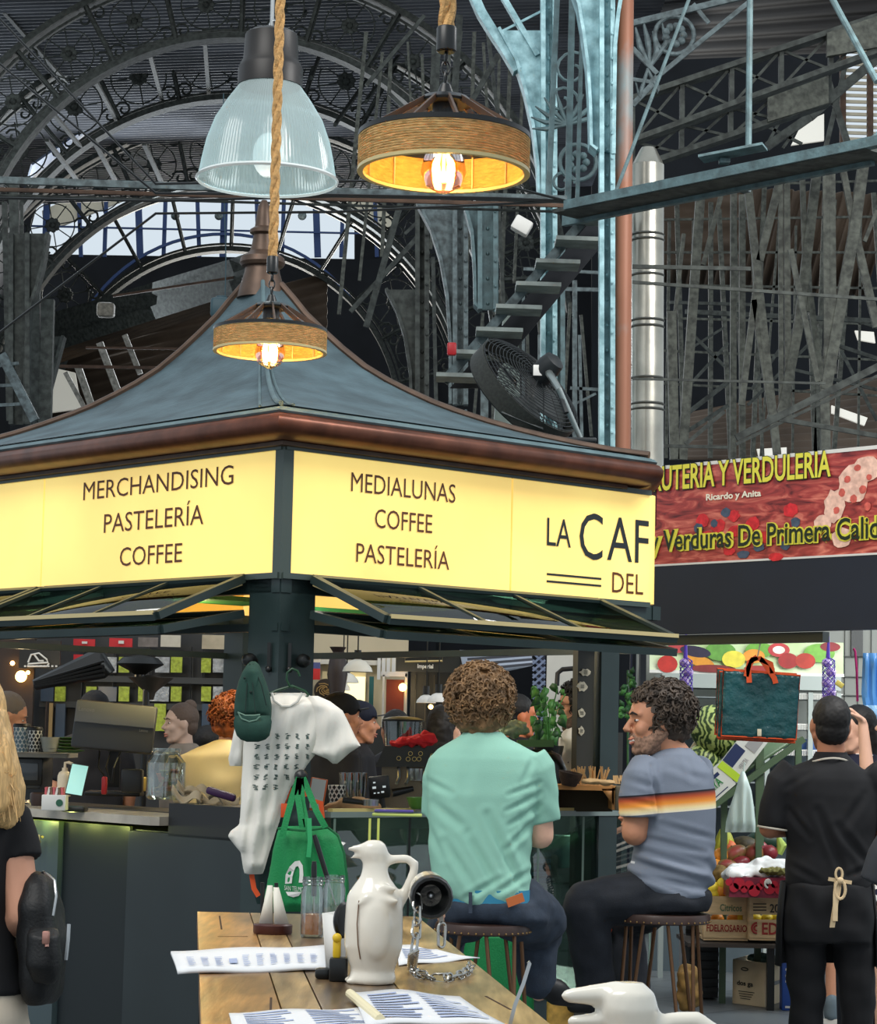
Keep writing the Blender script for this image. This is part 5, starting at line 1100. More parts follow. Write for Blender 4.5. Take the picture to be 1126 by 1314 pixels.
# ------------------------------------------------------------------ people
SKIN = mat('warm skin', (206, 148, 118), .55, var=(14, .06)); SKIN_T = mat('tanned skin', (198, 138, 106), .55, var=(14, .07)); SKIN_P = mat('fair skin', (224, 176, 150), .55, var=(14, .05))
LIP = mat('lips', (184, 112, 96), .5); EYEW = mat('eye white', (225, 220, 214), .3); EYED = mat('dark iris', (40, 26, 18), .2)
HAIRD = mat('black hair', (22, 18, 16), .6, var=(60, .3)); HAIRB = mat('brown curls', (122, 92, 60), .65, var=(30, .45)); HAIRG = mat('dark greying curls', (66, 54, 44), .65, var=(30, .5)); HAIRR = mat('copper curls', (138, 72, 34), .6, var=(30, .4)); HAIRY = mat('blond hair', (206, 168, 112), .5, var=(20, .3), stretch=(8, 8, 1)); BEARD = mat('stubble beard', (92, 74, 62), .8, var=(80, .4))
JEAN = mat('dark denim', (44, 54, 68), .8, var=(30, .18), bump=(200, .15)); JEANB = mat('black denim', (26, 30, 38), .8, var=(30, .15), bump=(200, .15)); SHOE = mat('black shoe', (18, 18, 20), .5)
class Fig:
    """one person: skin is a single fused surface, clothes and hair are children"""
    def __init__(s, label, foot, name='person'):
        s.t = T(name, label, 'person', foot); s.sk = MB(); s.hair = None
    def head(s, c, yaw, pitch=0, k=1.0, roll=0, lips=True, neck=None):
        """c head centre; yaw in degrees, 0 looks along +x, 90 away from the viewer, -90 at the viewer"""
        R = Matrix.Rotation(math.radians(yaw), 3, 'Z') @ Matrix.Rotation(math.radians(-pitch), 3, 'Y') @ Matrix.Rotation(math.radians(roll), 3, 'X')
        s.hc = Vector(c); s.hR = R; s.hk = k
        P = lambda x, y, z: s.hc + R @ (Vector((x, y, z))*k)
        s.P = P; R4 = R.to_4x4(); sk = s.sk
        sk.ball(P(-.008, 0, .028), (.098*k, .076*k, .092*k), 20, 14, R4)
        sk.ball(P(.022, 0, -.045), (.066*k, .060*k, .070*k), 16, 10, R4)
        sk.ball(P(.058, 0, -.096), (.026*k, .028*k, .02*k), 10, 8, R4)
        capsule(sk, P(.082, 0, .018), P(.108, 0, -.022), .008*k, .012*k, 8)
        for y in (-1, 1):
            sk.ball(P(.098, y*.011, -.026), .0085*k, 8, 6)
            capsule(sk, P(.082, y*.014, .032), P(.070, y*.048, .030), .011*k, .009*k, 8)
            sk.ball(P(.060, y*.038, -.022), (.026*k, .024*k, .026*k), 10, 8, R4)
            sk.ball(P(-.004, y*.078, -.002), (.019*k, .009*k, .031*k), 10, 8, R4)
            capsule(sk, P(-.01, y*.058, -.04), P(.045, y*.036, -.092), .02*k, .018*k, 8)
        if lips:
            capsule(sk, P(.086, -.014, -.056), P(.086, .014, -.056), .008*k, None, 8); capsule(sk, P(.083, -.012, -.068), P(.083, .012, -.068), .008*k, None, 8)
        if neck is not None: capsule(sk, P(-.02, 0, -.05), neck, .055*k, .062*k, 16)
        return s
    def face(s, beard=False, brow=HAIRD, smile=False, beardm=BEARD):
        P, k = s.P, s.hk; R4 = s.hR.to_4x4()
        for y in (-1, 1):
            mb = MB(); mb.ball(P(.0755, y*.030, .008), (.008*k, .011*k, .0045*k), 12, 8, R4); e = mb.o('eye', EYEW, s.t)
            mb = MB(); mb.ball(P(.0825, y*.030, .008), (.003*k, .0062*k, .0048*k), 10, 6, R4); mb.o('iris', EYED, e)
            mb = MB(); mb.tube([P(.094, y*.012, .030), P(.092, y*.03, .036), P(.080, y*.05, .028)], [.003*k, .0045*k, .002*k], 6); mb.o('eyebrow', brow, s.t)
        mb = MB(); z = -.058
        mb.tube([P(.082, -.026, z+(.007 if smile else 0)), P(.093, -.012, z), P(.096, 0, z+.001), P(.093, .012, z), P(.082, .026, z+(.007 if smile else 0))], [.001*k, .0035*k, .004*k, .0035*k, .001*k], 8)
        mb.tube([P(.080, -.022, z-.008), P(.089, -.01, z-.013), P(.091, 0, z-.014), P(.089, .01, z-.013), P(.080, .022, z-.008)], [.002*k, .005*k, .006*k, .005*k, .002*k], 8)
        mb.o('lips', LIP, s.t)
        if smile:
            mb = MB(); mb.tube([P(.084, -.022, z-.003), P(.092, 0, z-.007), P(.084, .022, z-.003)], .004*k, 6); mb.o('teeth', EYEW, s.t)
        if beard:
            q = MB()
            q.ball(P(.024, 0, -.062), (.066*k, .061*k, .060*k), 16, 10, R4); q.ball(P(.058, 0, -.096), (.031*k, .031*k, .023*k), 10, 8, R4)
            capsule(q, P(.082, -.02, -.045), P(.082, .02, -.045), .009*k, None, 8)
            for y in (-1, 1): capsule(q, P(.0, y*.068, -.02), P(.03, y*.05, -.07), .014*k, .02*k, 8); capsule(q, P(-.01, y*.058, -.04), P(.045, y*.036, -.092), .022*k, .022*k, 8)
            q = organic(q, .006*k, 3, fold(90, .003)); q.o('beard', beardm, s.t)
    def hair_short(s, m, back=.0, k2=1.0, front=0):
        P, k = s.P, s.hk; R4 = s.hR.to_4x4(); q = MB()
        q.ball(P(-.020+front, 0, .045), (.098*k*k2, .083*k*k2, .090*k*k2), 20, 14, R4); q.ball(P(-.045, 0, -.005), (.066*k*k2, .074*k*k2, .07*k), 16, 10, R4)
        q = organic(q, .006*k, 2, fold(90, .002)); return q.o('hair', m, s.t)
    def hair_curly(s, m, n=420, rx=.115, ry=.105, rz=.105, cx=-.022, cz=.045, curl=.016, mask=None, seed=3, down=-.6):
        P, k = s.P, s.hk; R4 = s.hR.to_4x4(); q = MB(); rg = random.Random(seed)
        q.ball(P(cx, 0, cz), (rx*.9*k, ry*.9*k, rz*.9*k), 20, 14, R4)
        if down < -.3: q.ball(P(cx-.03, 0, cz-.06), (rx*.62*k, ry*.82*k, rz*.72*k), 16, 10, R4)
        q = organic(q, .007*k, 2, fold(45, .012)); h = q.o('hair', m, s.t)
        q = MB(); i = 0
        while i < n:
            d = Vector((rg.gauss(0, 1), rg.gauss(0, 1), rg.gauss(0, 1))).normalized()
            if d.z < down or (d.x > .55 and d.z < .35): continue
            if mask and not mask(d): continue
            i += 1
            b = Vector((cx+d.x*rx*.9, d.y*ry*.9, cz+d.z*rz*.9)); L = rg.uniform(.012, .03)
            u = d.orthogonal().normalized(); v = d.cross(u); ph = rg.uniform(0, 6.3); cr = curl*rg.uniform(.5, 1)
            pts = [P(*(b + d*(L*j/9) + (u*math.cos(ph+j*.9)+v*math.sin(ph+j*.9))*cr*.6 - Vector((0, 0, .0012*j)))) for j in range(10)]
            q.tube(pts, [.0045*k]*8+[.003*k, .0015*k], 4)
        c = q.o('curls', m, h); c['kind'] = 'stuff'; return h
    def cap(s, m, brim=True):
        P, k = s.P, s.hk; R4 = s.hR.to_4x4(); q = MB()
        q.ball(P(-.012, 0, .052), (.108*k, .088*k, .080*k), 20, 14, R4)
        q = organic(q, .007*k, 2); c = q.o('cap', m, s.t)
        if brim:
            mb = MB(); mb.add([P(.07+.075*math.cos(a), .07*math.sin(a), .052-.012*math.sin(a)**2+.0*z) + Vector((0, 0, z)) for z in (0, .005) for a in [math.radians(t) for t in range(-90, 91, 15)]], [tuple(range(12, -1, -1)), tuple(range(13, 26))]+[(i, i+1, 14+i, 13+i) for i in range(12)]); mb.o('brim', m, c)
    def arm(s, sh, el, wr, r=(.05, .04, .027), k=1):
        capsule(s.sk, sh, el, r[0]*k, r[1]*k); capsule(s.sk, el, wr, r[1]*k, r[2]*k); return s
    def hand(s, w, d, n, curl=.5, k=1, side=1):
        """wrist w, direction d, palm faces n, thumb on side"""
        w = Vector(w); d = Vector(d).normalized(); n = Vector(n); n = (n-d*n.dot(d)).normalized(); sd = d.cross(n)*side
        q = s.sk
        for j in range(4): capsule(q, w+sd*((j-1.5)*.012*k), w+d*.085*k+sd*((1.5-j)*.019*k), .017*k, .0125*k, 8)
        for j, L in enumerate((.036, .042, .039, .030)):
            p = w + d*.085*k + sd*((1.5-j)*.0205*k); dd = d.copy()
            for seg in range(3):
                a = curl*(.5+.35*seg); dd = (dd*math.cos(a) + n*math.sin(a)).normalized(); e = p + dd*(L*(1-.2*seg))*k*.8
                capsule(q, p, e, .0098*k, .0086*k, 8); p = e
        p = w + d*.02*k + sd*.03*k; dd = (d*.7+sd*.7+n*.2).normalized()
        for seg in range(3):
            e = p + dd*.032*k; capsule(q, p, e, .0125*k-.001*seg, .0105*k-.001*seg, 8); p = e; dd = (dd+d*.35+n*curl*.4).normalized()
        return s
    def skin(s, m, voxel=.006, sm=3):
        q = organic(s.sk, voxel, sm); s.body = q.o('body', m, s.t, smooth=80); return s
def garment(f, nm, mb, m, voxel=.009, smooth=4, disp=None, label=None):
    q = organic(mb, voxel, smooth, disp); return q.o(nm, m, f.t, label, smooth=80)
def ring_px(y, xl, xr, Y, dep, e=2.4, dx=0):
    a = U(xl, y, Y); b = U(xr, y, Y); return ((a+b)/2, (b-a).length/2, dep, e)
def shoe(f, heel, toe, m=SHOE, k=1, sole=None):
    heel = Vector(heel); toe = Vector(toe); d = toe-heel; q = MB()
    capsule(q, heel+V(0, 0, .045*k), heel+d*.45+V(0, 0, .04*k), .042*k, .042*k); capsule(q, heel+d*.4+V(0, 0, .03*k), toe-d.normalized()*.03+V(0, 0, .025*k), .042*k, .032*k); capsule(q, heel+V(0, 0, .05*k), heel+V(0, 0, .1*k), .042*k, .042*k)
    for v in q.v: v.z = max(v.z, min(heel.z, toe.z))
    s = garment(f, 'shoe', q, m, .007, 3)
    if sole:
        q = MB(); q.bar(heel-d.normalized()*.03+V(0, 0, .012), toe+V(0, 0, .012), .085, .026); q.o('sole', sole, s)
# --- man in the mint shirt, seated with his back to us
Y = 8.1
man = Fig('broad curly haired man in mint green t-shirt seated on a bar stool, back turned', U(622, 1185, Y) - V(0, 0, .0)); man.t.location.z = 0; ORG[man.t] = Vector(man.t.location)
J = lambda x, y, dy=0, YY=8.1: U(x, y, YY+dy)
man.head(J(617, 902, .02), 84, 4, 1.0, neck=J(622, 962))
sk = man.sk
capsule(sk, J(590, 996, .0), J(665, 996, .0), .06); capsule(sk, J(620, 1000), J(622, 1150), .10, .10)
man.arm(J(570, 992), J(566, 1075, .1), J(640, 1058, .26)); man.arm(J(688, 995), J(694, 1072, .02), J(640, 1066, .25), (.052, .046, .03))
man.hand(J(655, 1052, .24), J(690, 1045, .12)-J(655, 1052, .24), V(-.4, -.8, 0), .45)
man.hand(J(630, 1068, .27), V(-1, 0, .2), V(0, -1, 0), .6)
for (hx, kx, ax, dk) in ((590, 578, 568, .42), (650, 694, 692, .30)):
    capsule(sk, J(hx, 1165, .02), J(kx, 1192, dk), .075, .055); capsule(sk, J(kx, 1192, dk), J(ax, 1272, dk-.02), .05, .035)
man.skin(SKIN_P)
man.hair_curly(HAIRB, 900, .118, .114, .118, -.016, .028, .02, seed=5, down=-.75)
q = MB()
loft(q, [ring_px(*a) for a in ((938, 598, 645, Y+.0, .06), (946, 590, 652, Y+.0, .075), (953, 578, 668, Y, .085), (962, 562, 686, Y, .10), (974, 551, 697, Y, .115), (990, 547, 700, Y, .125), (1020, 547, 692, Y, .135), (1060, 549, 685, Y, .13), (1100, 552, 682, Y, .13), (1130, 555, 681, Y, .135), (1148, 566, 678, Y, .135), (1158, 578, 676, Y, .13))], 32)
q.tube([J(676, 975), J(686, 990), J(695, 1020, .01), J(698, 1054, .02)], [.075, .078, .066, .06], 18)
q.tube([J(572, 978, .02), J(563, 1000, .03), J(560, 1045, .07)], [.06, .058, .055], 18)
MINT = mat('mint green jersey', (146, 196, 176), .85, var=(3, .05), bump=(260, .1))
def mint_folds(c):
    d = .006*noise.noise(Vector((c.x*9, c.y*5, c.z*5)))
    t = (1.45+(948-1150)/FOC*8.1) - c.z
    if t > -.22: d += .007*(1+t/.22)*math.sin((c.x*1.1+c.z*.5)*48)*noise.noise(Vector((c.x*6+2, 0, c.z*4)))*1.6
    if c.x > J(665, 1000).x: d += .0022*math.sin(c.z*70+c.x*55)*max(0, min(1, (J(660, 960).z-c.z)*4))
    return d
garment(man, 't_shirt', q, MINT, .0075, 5, creases([(600, 1070, 640, 1140, 5, .014), (626, 1045, 668, 1138, 5, .016), (572, 1080, 612, 1145, 5, .012), (556, 1030, 600, 1066, 6, .01), (694, 1004, 652, 1020, 3, .01), (694, 1018, 650, 1040, 3, .012), (693, 1034, 654, 1058, 3.5, .012), (690, 1050, 660, 1078, 3.5, .01), (670, 1008, 684, 975, 4, .008), (548, 1002, 580, 1018, 4, .008), (640, 1144, 682, 1118, 4, .014), (598, 1152, 642, 1128, 4, .012), (650, 1090, 684, 1060, 4, .01), (606, 960, 600, 1010, 8, .006), (549, 1060, 570, 1100, 5, .008)], mint_folds))
q = MB(); loft(q, [ring_px(*a) for a in ((1140, 572, 681, Y, .132), (1160, 574, 683, Y, .134))], 32); q.o('waistband', mat('blue waistband', (46, 128, 160), .7), man.t, smooth=60)
q = MB()
loft(q, [ring_px(*a) for a in ((1154, 571, 686, Y, .138), (1165, 568, 696, Y+.02, .16), (1177, 566, 706, Y+.05, .18), (1188, 568, 702, Y+.07, .15))], 30)
capsule(q, J(600, 1172, .05), J(574, 1190, .42), .095, .078); capsule(q, J(574, 1192, .42), J(568, 1278, .40), .075, .055)
capsule(q, J(664, 1166, .04), J(692, 1180, .2), .115, .1); capsule(q, J(686, 1176, .14), J(690, 1200, .34), .10, .09); capsule(q, J(689, 1198, .3), J(690, 1262, .26), .088, .062)
jn = garment(man, 'jeans', q, JEAN, .010, 4, fold(14, .01))
mb = MB(); mb.bar(J(651, 1159, -.145), J(672, 1151, -.125), .004, .03); mb.o('leather_patch', mat('tan leather', (196, 106, 54), .6), jn)
mb = MB(); mb.bar(J(604, 1145, -.142), J(604, 1172, -.155), .012, .006, (0, 1, 0)); mb.o('belt_loop', JEAN, jn)
shoe(man, J(694, 1282, .26), J(742, 1292, .3)); shoe(man, J(566, 1296, .40), J(560, 1302, .66))
# --- man in the grey blue shirt with sunset stripe, turned left, smiling
Y = 8.8
gm = Fig('smiling seated man in grey blue t-shirt with an orange sunset stripe', V(U(848, 1166, Y).x, Y, 0))
J = lambda x, y, dy=0, YY=8.8: U(x, y, YY+dy)
gm.head(J(841, 927), 192, -2, 1.06, neck=J(866, 972, .02))
sk = gm.sk
capsule(sk, J(834, 1004, -.04), J(888, 1004, .06), .055); capsule(sk, J(860, 1000), J(866, 1140), .10, .11)
gm.arm(J(824, 1000, -.07), J(815, 1068, -.08), J(838, 1056, .16), (.05, .05, .032)); gm.arm(J(888, 1006, .1), J(878, 1075, .18), J(845, 1060, .2))
gm.hand(J(845, 1060, .2), V(-.8, .3, .2), V(0, -1, 0), .6); gm.hand(J(838, 1056, .16), V(.6, .6, .2), V(-1, 0, 0), .5)
capsule(sk, J(860, 1150, -.03), J(745, 1164, -.02), .08, .055); capsule(sk, J(745, 1164), J(772, 1275), .05, .035)
gm.skin(SKIN_T)
gm.face(beard=True, brow=HAIRD, smile=True, beardm=mat('greying stubble', (150, 116, 96), .8, var=(90, .35)))
gm.hair_curly(HAIRG, 620, .116, .10, .105, -.034, .052, .022, seed=9, down=-.72)
TEE = mat('grey blue jersey', (116, 124, 138), .85, var=(3, .05), bump=(260, .1))
# the sunset band is dyed in the cloth: height based colour bands
TEE = bpy.data.materials['grey blue jersey'].copy(); TEE.name = 'jersey with sunset band'
nt = TEE.node_tree; N = nt.nodes; L = nt.links
tc = N.new('ShaderNodeTexCoord'); sx = N.new('ShaderNodeSeparateXYZ'); L.new(tc.outputs['Object'], sx.inputs[0])
zc = J(860, 1030).z; hb = wv(20, 8.8)
ax = N.new('ShaderNodeMath'); ax.operation = 'MULTIPLY'; ax.inputs[1].default_value = -.10; L.new(sx.outputs['X'], ax.inputs[0])
ab = N.new('ShaderNodeMath'); ab.operation = 'ADD'; L.new(sx.outputs['Z'], ab.inputs[0]); L.new(ax.outputs[0], ab.inputs[1])
mr = N.new('ShaderNodeMapRange'); mr.inputs['From Min'].default_value = zc-hb; mr.inputs['From Max'].default_value = zc+hb; L.new(ab.outputs[0], mr.inputs['Value'])
rp_ = N.new('ShaderNodeValToRGB'); e = rp_.color_ramp.elements
old = N['Color Ramp']; e[0].position = 0; e[0].color = (*lin((116, 124, 138)), 1); e[1].position = 1; e[1].color = (*lin((116, 124, 138)), 1)
for p, c in ((.20, (116, 124, 138)), (.21, (245, 232, 206)), (.32, (250, 226, 168)), (.48, (244, 156, 60)), (.66, (190, 84, 44)), (.76, (110, 52, 44)), (.80, (24, 22, 30)), (.83, (24, 22, 30)), (.84, (116, 124, 138))):
    q_ = e.new(p); q_.color = (*lin(c), 1)
L.new(mr.outputs[0], rp_.inputs[0]); L.new(rp_.outputs[0], N['Principled BSDF'].inputs['Base Color'])
q = MB()
loft(q, [ring_px(*a) for a in ((960, 848, 884, Y+.02, .07), (967, 838, 893, Y, .085), (977, 822, 905, Y, .10), (990, 812, 914, Y, .12), (1015, 811, 918, Y, .13), (1050, 814, 919, Y, .13), (1090, 812, 918, Y, .135), (1115, 808, 917, Y, .14), (1135, 806, 914, Y, .15), (1149, 815, 908, Y, .15))], 32)
q.tube([J(832, 982, -.04), J(825, 1000, -.08), J(820, 1025, -.09), J(820, 1048, -.09)], [.07, .078, .075, .072], 18)
q.tube([J(892, 984, .08), J(894, 1005, .14), J(888, 1045, .2)], [.07, .068, .06], 18)
def grey_folds(c):
    d = .006*noise.noise(Vector((c.x*8, c.y*6, c.z*6))); zz = J(860, 1075).z
    if c.z < zz: d += .008*math.sin((c.z*1.3+c.x*.5)*58+3*noise.noise(c*5))*min(1, (zz-c.z)*8)
    return d
ts = garment(gm, 't_shirt', q, TEE, .0075, 5, creases([(815, 1072, 905, 1094, 4, .012), (812, 1088, 902, 1116, 4, .014), (812, 1106, 905, 1132, 4, .014), (828, 1124, 912, 1142, 4, .012), (850, 1058, 915, 1076, 4, .009), (806, 1000, 840, 1010, 4, .007), (836, 982, 848, 1046, 3, .013), (812, 1122, 880, 1147, 3, .01), (862, 985, 905, 1000, 5, .006), (802, 1026, 842, 1034, 3, .006), (880, 960, 890, 1000, 4, .006)], grey_folds), 'grey blue t-shirt with an orange to white sunset band')
mb = MB(); mb.bar(J(810, 1106, -.15), J(815, 1107, -.152), .003, .008); mb.o('hem_tag', M_WHITE, ts)
q = MB()
loft(q, [ring_px(*a) for a in ((1140, 815, 912, Y, .15), (1155, 806, 912, Y, .17), (1168, 812, 908, Y, .16))], 30)
capsule(q, J(866, 1148, -.03), J(752, 1158, -.06), .115, .086); capsule(q, J(752, 1160, -.06), J(768, 1282, -.02), .09, .07)
capsule(q, J(850, 1150, .1), J(800, 1180, .38), .11, .08); capsule(q, J(802, 1182, .38), J(815, 1290, .3), .078, .06)
garment(gm, 'jeans', q, JEANB, .010, 4, fold(14, .01))
shoe(gm, J(772, 1296, -.02), J(728, 1300, -.05)); shoe(gm, J(815, 1302, .3), J(775, 1305, .36))
# --- waiter in black polo and apron, standing with his back to us
Y = 9.3
wt = Fig('waiter in black polo shirt and black apron standing with his back turned at the right', V(U(1062, 1200, Y).x, Y, 0))
J = lambda x, y, dy=0, YY=9.3: U(x, y, YY+dy)
wt.head(J(1066, 932), 92, 10, .96, neck=J(1067, 985))
sk = wt.sk
capsule(sk, J(1025, 1014), J(1110, 1014), .055); capsule(sk, J(1066, 1010), J(1064, 1150), .1, .1)
wt.arm(J(1012, 1018), J(988, 1062, .0), J(1030, 1064, .16), (.05, .043, .028)); wt.arm(J(1120, 1018), J(1140, 1070), J(1110, 1075, .2))
wt.hand(J(1030, 1064, .17), V(.8, .5, .1), V(0, 0, -1), .5); wt.hand(J(1110, 1075, .2), V(-.8, .5, .1), V(0, 0, -1), .5)
for sx_ in (1035, 1100): capsule(sk, J(sx_, 1195), V(J(sx_, 1290).x, 9.32, .48), .06, .04); capsule(sk, V(J(sx_, 1290).x, 9.32, .48), V(J(sx_, 1290).x, 9.32, .08), .04, .03)
wt.skin(mat('olive skin', (176, 118, 88), .55, var=(14, .06)))
wt.hair_short(HAIRD, k2=.96)
BLK = mat('black cotton', (17, 17, 20), .85, var=(20, .15)); BLK2 = mat('black apron cotton', (13, 13, 15), .8)
q = MB()
loft(q, [ring_px(*a) for a in ((968, 1050, 1086, Y, .06), (978, 1036, 1098, Y, .08), (988, 1015, 1112, Y, .10), (1000, 1004, 1122, Y, .115), (1020, 1003, 1126, Y, .125), (1060, 1008, 1124, Y, .125), (1100, 1010, 1120, Y, .12), (1128, 1008, 1119, Y, .125), (1140, 1009, 1118, Y, .12))], 32)
q.tube([J(1022, 990), J(1006, 1006), J(996, 1035), J(993, 1062)], [.07, .075, .066, .06], 18); q.tube([J(1110, 990), J(1130, 1010), J(1140, 1060)], [.07, .07, .06], 18)
sh = garment(wt, 'polo_shirt', q, BLK, .0085, 5, creases([(1050, 1040, 1085, 1125, 5, .014), (1012, 1040, 1040, 1075, 4, .012), (1075, 1060, 1115, 1110, 5, .014), (1015, 1110, 1050, 1130, 4, .01), (1040, 990, 1010, 1010, 4, .008), (1110, 1020, 1085, 1060, 5, .01), (1090, 1125, 1118, 1112, 4, .01)], fold(9, .009)))
mb = MB(); c = J(1066, 974); mb.tube([c+V(math.cos(a)*.085, math.sin(a)*.085, .004-.02*math.cos(a)**2) for a in [k*PI/12 for k in range(24)]], .004, 5, closed=True); mb.o('collar_piping', mat('off white piping', (200, 192, 176), .7), sh)
mb = MB(); c = J(993, 1063); mb.tube([c+V(math.cos(a)*.062, math.sin(a)*.062, -.008*math.cos(a)) for a in [k*PI/12 for k in range(24)]], .004, 5, closed=True); mb.o('cuff_piping', mat('off white piping', (0, 0, 0)), sh)
q = MB(); loft(q, [(J(1067, 965), .062, .065, 2), (J(1067, 975), .075, .075, 2)], 24); q.o('collar', BLK, sh)
q = MB()
loft(q, [ring_px(*a) for a in ((1132, 1008, 1118, Y, .13), (1160, 1004, 1120, Y, .14), (1190, 1002, 1122, Y, .14), (1208, 1004, 1121, Y, .13))], 30)
for x0, x1, sg in ((1034, 1036, -1), (1094, 1101, 1)):
    capsule(q, J(x0, 1190), J(x1, 1290, .02), .088, .068); z0 = J(x1, 1290).z; capsule(q, J(x1, 1290, .02), V(J(x1, 1290).x+.01*sg, 9.33, .12), .068, .055)
garment(wt, 'trousers', q, BLK, .010, 4, fold(12, .012))
q = MB(); mm_ = []
for k in range(25):
    a = math.radians(200 - k*220/24) if False else math.radians(-20+k*220/24)
    mm_.append(a)
vs = []
for z0, r1, r2 in ((J(1064, 1132).z, .182, .140), (J(1064, 1180).z, .195, .152), (J(1064, 1240).z, .2, .16)):
    for a in mm_: vs.append(V(J(1062, 1150).x+math.cos(a)*r1, 9.3+math.sin(a)*r2, z0))
q.add(vs, [(i*25+j, i*25+j+1, (i+1)*25+j+1, (i+1)*25+j) for i in range(2) for j in range(24)]); ap = q.o('apron', BLK2, wt.t, smooth=60, solid=.006)
CR_ = mat('cream cotton tape', (216, 190, 150), .8, var=(20, .1))
mb = MB(); c = J(1078, 1128, -.15)
mb.strip([c, c+V(-.008, -.012, -.05), c+V(-.02, -.014, -.11), c+V(-.03, -.012, -.185)], .02, .004, up=(1, .2, 0)); mb.strip([c+V(-.012, -.01, 0), c+V(-.018, -.016, -.06), c+V(-.02, -.018, -.16)], .02, .004, up=(1, .2, 0))
mb.tube([c+V(.0+.02*math.sin(a), -.015, -.04-.035*math.cos(a)+.0) for a in [k*PI/8 for k in range(16)]], .006, 6, closed=True); mb.tube([c+V(-.005+.013*math.sin(a), -.015, .02-.022*math.cos(a)) for a in [k*PI/8 for k in range(16)]], .005, 6, closed=True)
mb.bar(c+V(-.045, -.008, .0), c+V(.045, -.01, -.012), .006, .014); mb.ball(c+V(0, -.015, -.005), (.014, .01, .014), 10, 8)
mb.o('apron_bow', CR_, ap)
for x_ in (1034, 1103): shoe(wt, V(J(x_, 1290).x, 9.28, 0), V(J(x_, 1290).x, 9.54, 0))
# --- woman at the left edge with backpack
Y = 6.5
wl = Fig('woman with long blond hair in black t-shirt and beige trousers at the left edge', V(U(-30, 1200, Y).x, Y, 0))
J = lambda x, y, dy=0, YY=6.5: U(x, y, YY+dy)
wl.head(J(-36, 925), 110, 0, .95, neck=J(-36, 1000))
capsule(wl.sk, J(-80, 1040), J(5, 1045), .06); capsule(wl.sk, J(-35, 1050), J(-30, 1230), .09, .1)
wl.arm(J(12, 1050), J(30, 1172, -.04), J(-20, 1212, .12), (.056, .046, .03)); wl.arm(J(-90, 1050), J(-105, 1170), J(-60, 1200, .15))
wl.hand(J(-20, 1212, .12), V(-1, .5, 0), V(0, 0, -1), .5)
for sx_ in (-60, -10): capsule(wl.sk, J(sx_, 1250), V(J(sx_, 1300).x, Y, .42), .08, .05); capsule(wl.sk, V(J(sx_, 1300).x, Y, .42), V(J(sx_, 1300).x, Y, .08), .05, .035)
wl.skin(mat('light tanned skin', (206, 150, 122), .55, var=(14, .05)))
q = MB(); q.ball(J(-38, 912), (.10, .10, .12), 16, 12); q.tube([J(-36, 925, -.06), J(-26, 960, -.07), J(-14, 1000, -.08), J(-2, 1040, -.09), J(14, 1062, -.08)], [.10, .095, .09, .072, .012], 18); q.tube([J(-10, 930, -.05), J(4, 975, -.06), J(18, 1015, -.07), J(28, 1050, -.07)], [.05, .04, .035, .006], 12)
hr = garment(wl, 'hair', q, HAIRY, .008, 2, lambda c: .006*noise.noise(Vector((c.x*70, c.y*70, c.z*6))))
q = MB(); rg = random.Random(2)
for k in range(90):
    x0 = rg.uniform(-40, 6); e = rg.uniform(985, 1058)
    q.tube([J(x0*.7-6, 930, -.1), J(x0+6, 960, -.12-rg.random()*.02), J(x0+14, 1000, -.13), J(x0+20+rg.uniform(-2, 4), e, -.12-rg.random()*.03)], [.003, .004, .003, .001], 4)
q.o('strands', HAIRY, hr)['kind'] = 'stuff'
q = MB()
loft(q, [ring_px(*a) for a in ((1022, -60, -10, Y, .07), (1034, -90, 14, Y, .1), (1050, -104, 28, Y, .12), (1100, -90, 20, Y, .12), (1180, -84, 16, Y, .115), (1240, -92, 26, Y, .13), (1272, -96, 34, Y, .135))], 30)
q.tube([J(-4, 1038), J(14, 1052), J(22, 1080, -.01), J(27, 1103, -.02)], [.055, .064, .06, .058], 18)
garment(wl, 't_shirt', q, BLK, .009, 4, fold(9, .008))
q = MB(); loft(q, [ring_px(*a) for a in ((1260, -94, 30, Y, .125), (1300, -100, 36, Y, .14), (1330, -100, 34, Y, .13))], 30)
for sx_ in (-62, -4): capsule(q, J(sx_, 1320), V(J(sx_, 1300).x, Y, .4), .095, .08); capsule(q, V(J(sx_, 1300).x, Y, .4), V(J(sx_, 1300).x, Y, .12), .08, .07)
garment(wl, 'trousers', q, mat('beige trousers', (206, 192, 172), .8, var=(12, .06)), .01, 3, fold(10, .006))
for x_ in (-60, -10): shoe(wl, V(J(x_, 1290).x, Y-.04, 0), V(J(x_, 1290).x, Y+.2, 0))
# backpack on her side
bp = T('backpack', 'black backpack with steel zip pulls hanging at the blond woman’s side', 'backpack', J(56, 1290, -.02))
q = MB(); loft(q, [ring_px(*a) for a in ((1118, 38, 64, Y, .05), (1130, 30, 72, Y, .09), (1160, 24, 78, Y, .12), (1200, 22, 84, Y, .13), (1245, 26, 82, Y, .13), (1275, 30, 76, Y, .12), (1288, 36, 68, Y, .09))], 28)
BPM = mat('black nylon', (11, 11, 12), .55, bump=(120, .2)); q = organic(q, .01, 4, fold(12, .012)); q.o('bag_body', BPM, bp)
q = MB(); loft(q, [ring_px(*a) for a in ((1190, 40, 74, Y-.11, .03), (1200, 36, 78, Y-.13, .05), (1240, 37, 77, Y-.13, .055), (1262, 42, 72, Y-.11, .03))], 24); q = organic(q, .008, 3, fold(15, .008)); pk = q.o('front_pocket', BPM, bp)
mb = MB(); mb.tube([J(58, 1120, -.06), J(70, 1130, -.1), J(72, 1150, -.12), J(68, 1175, -.13)], .004, 6); mb.o('zip', M_STEEL, bp)
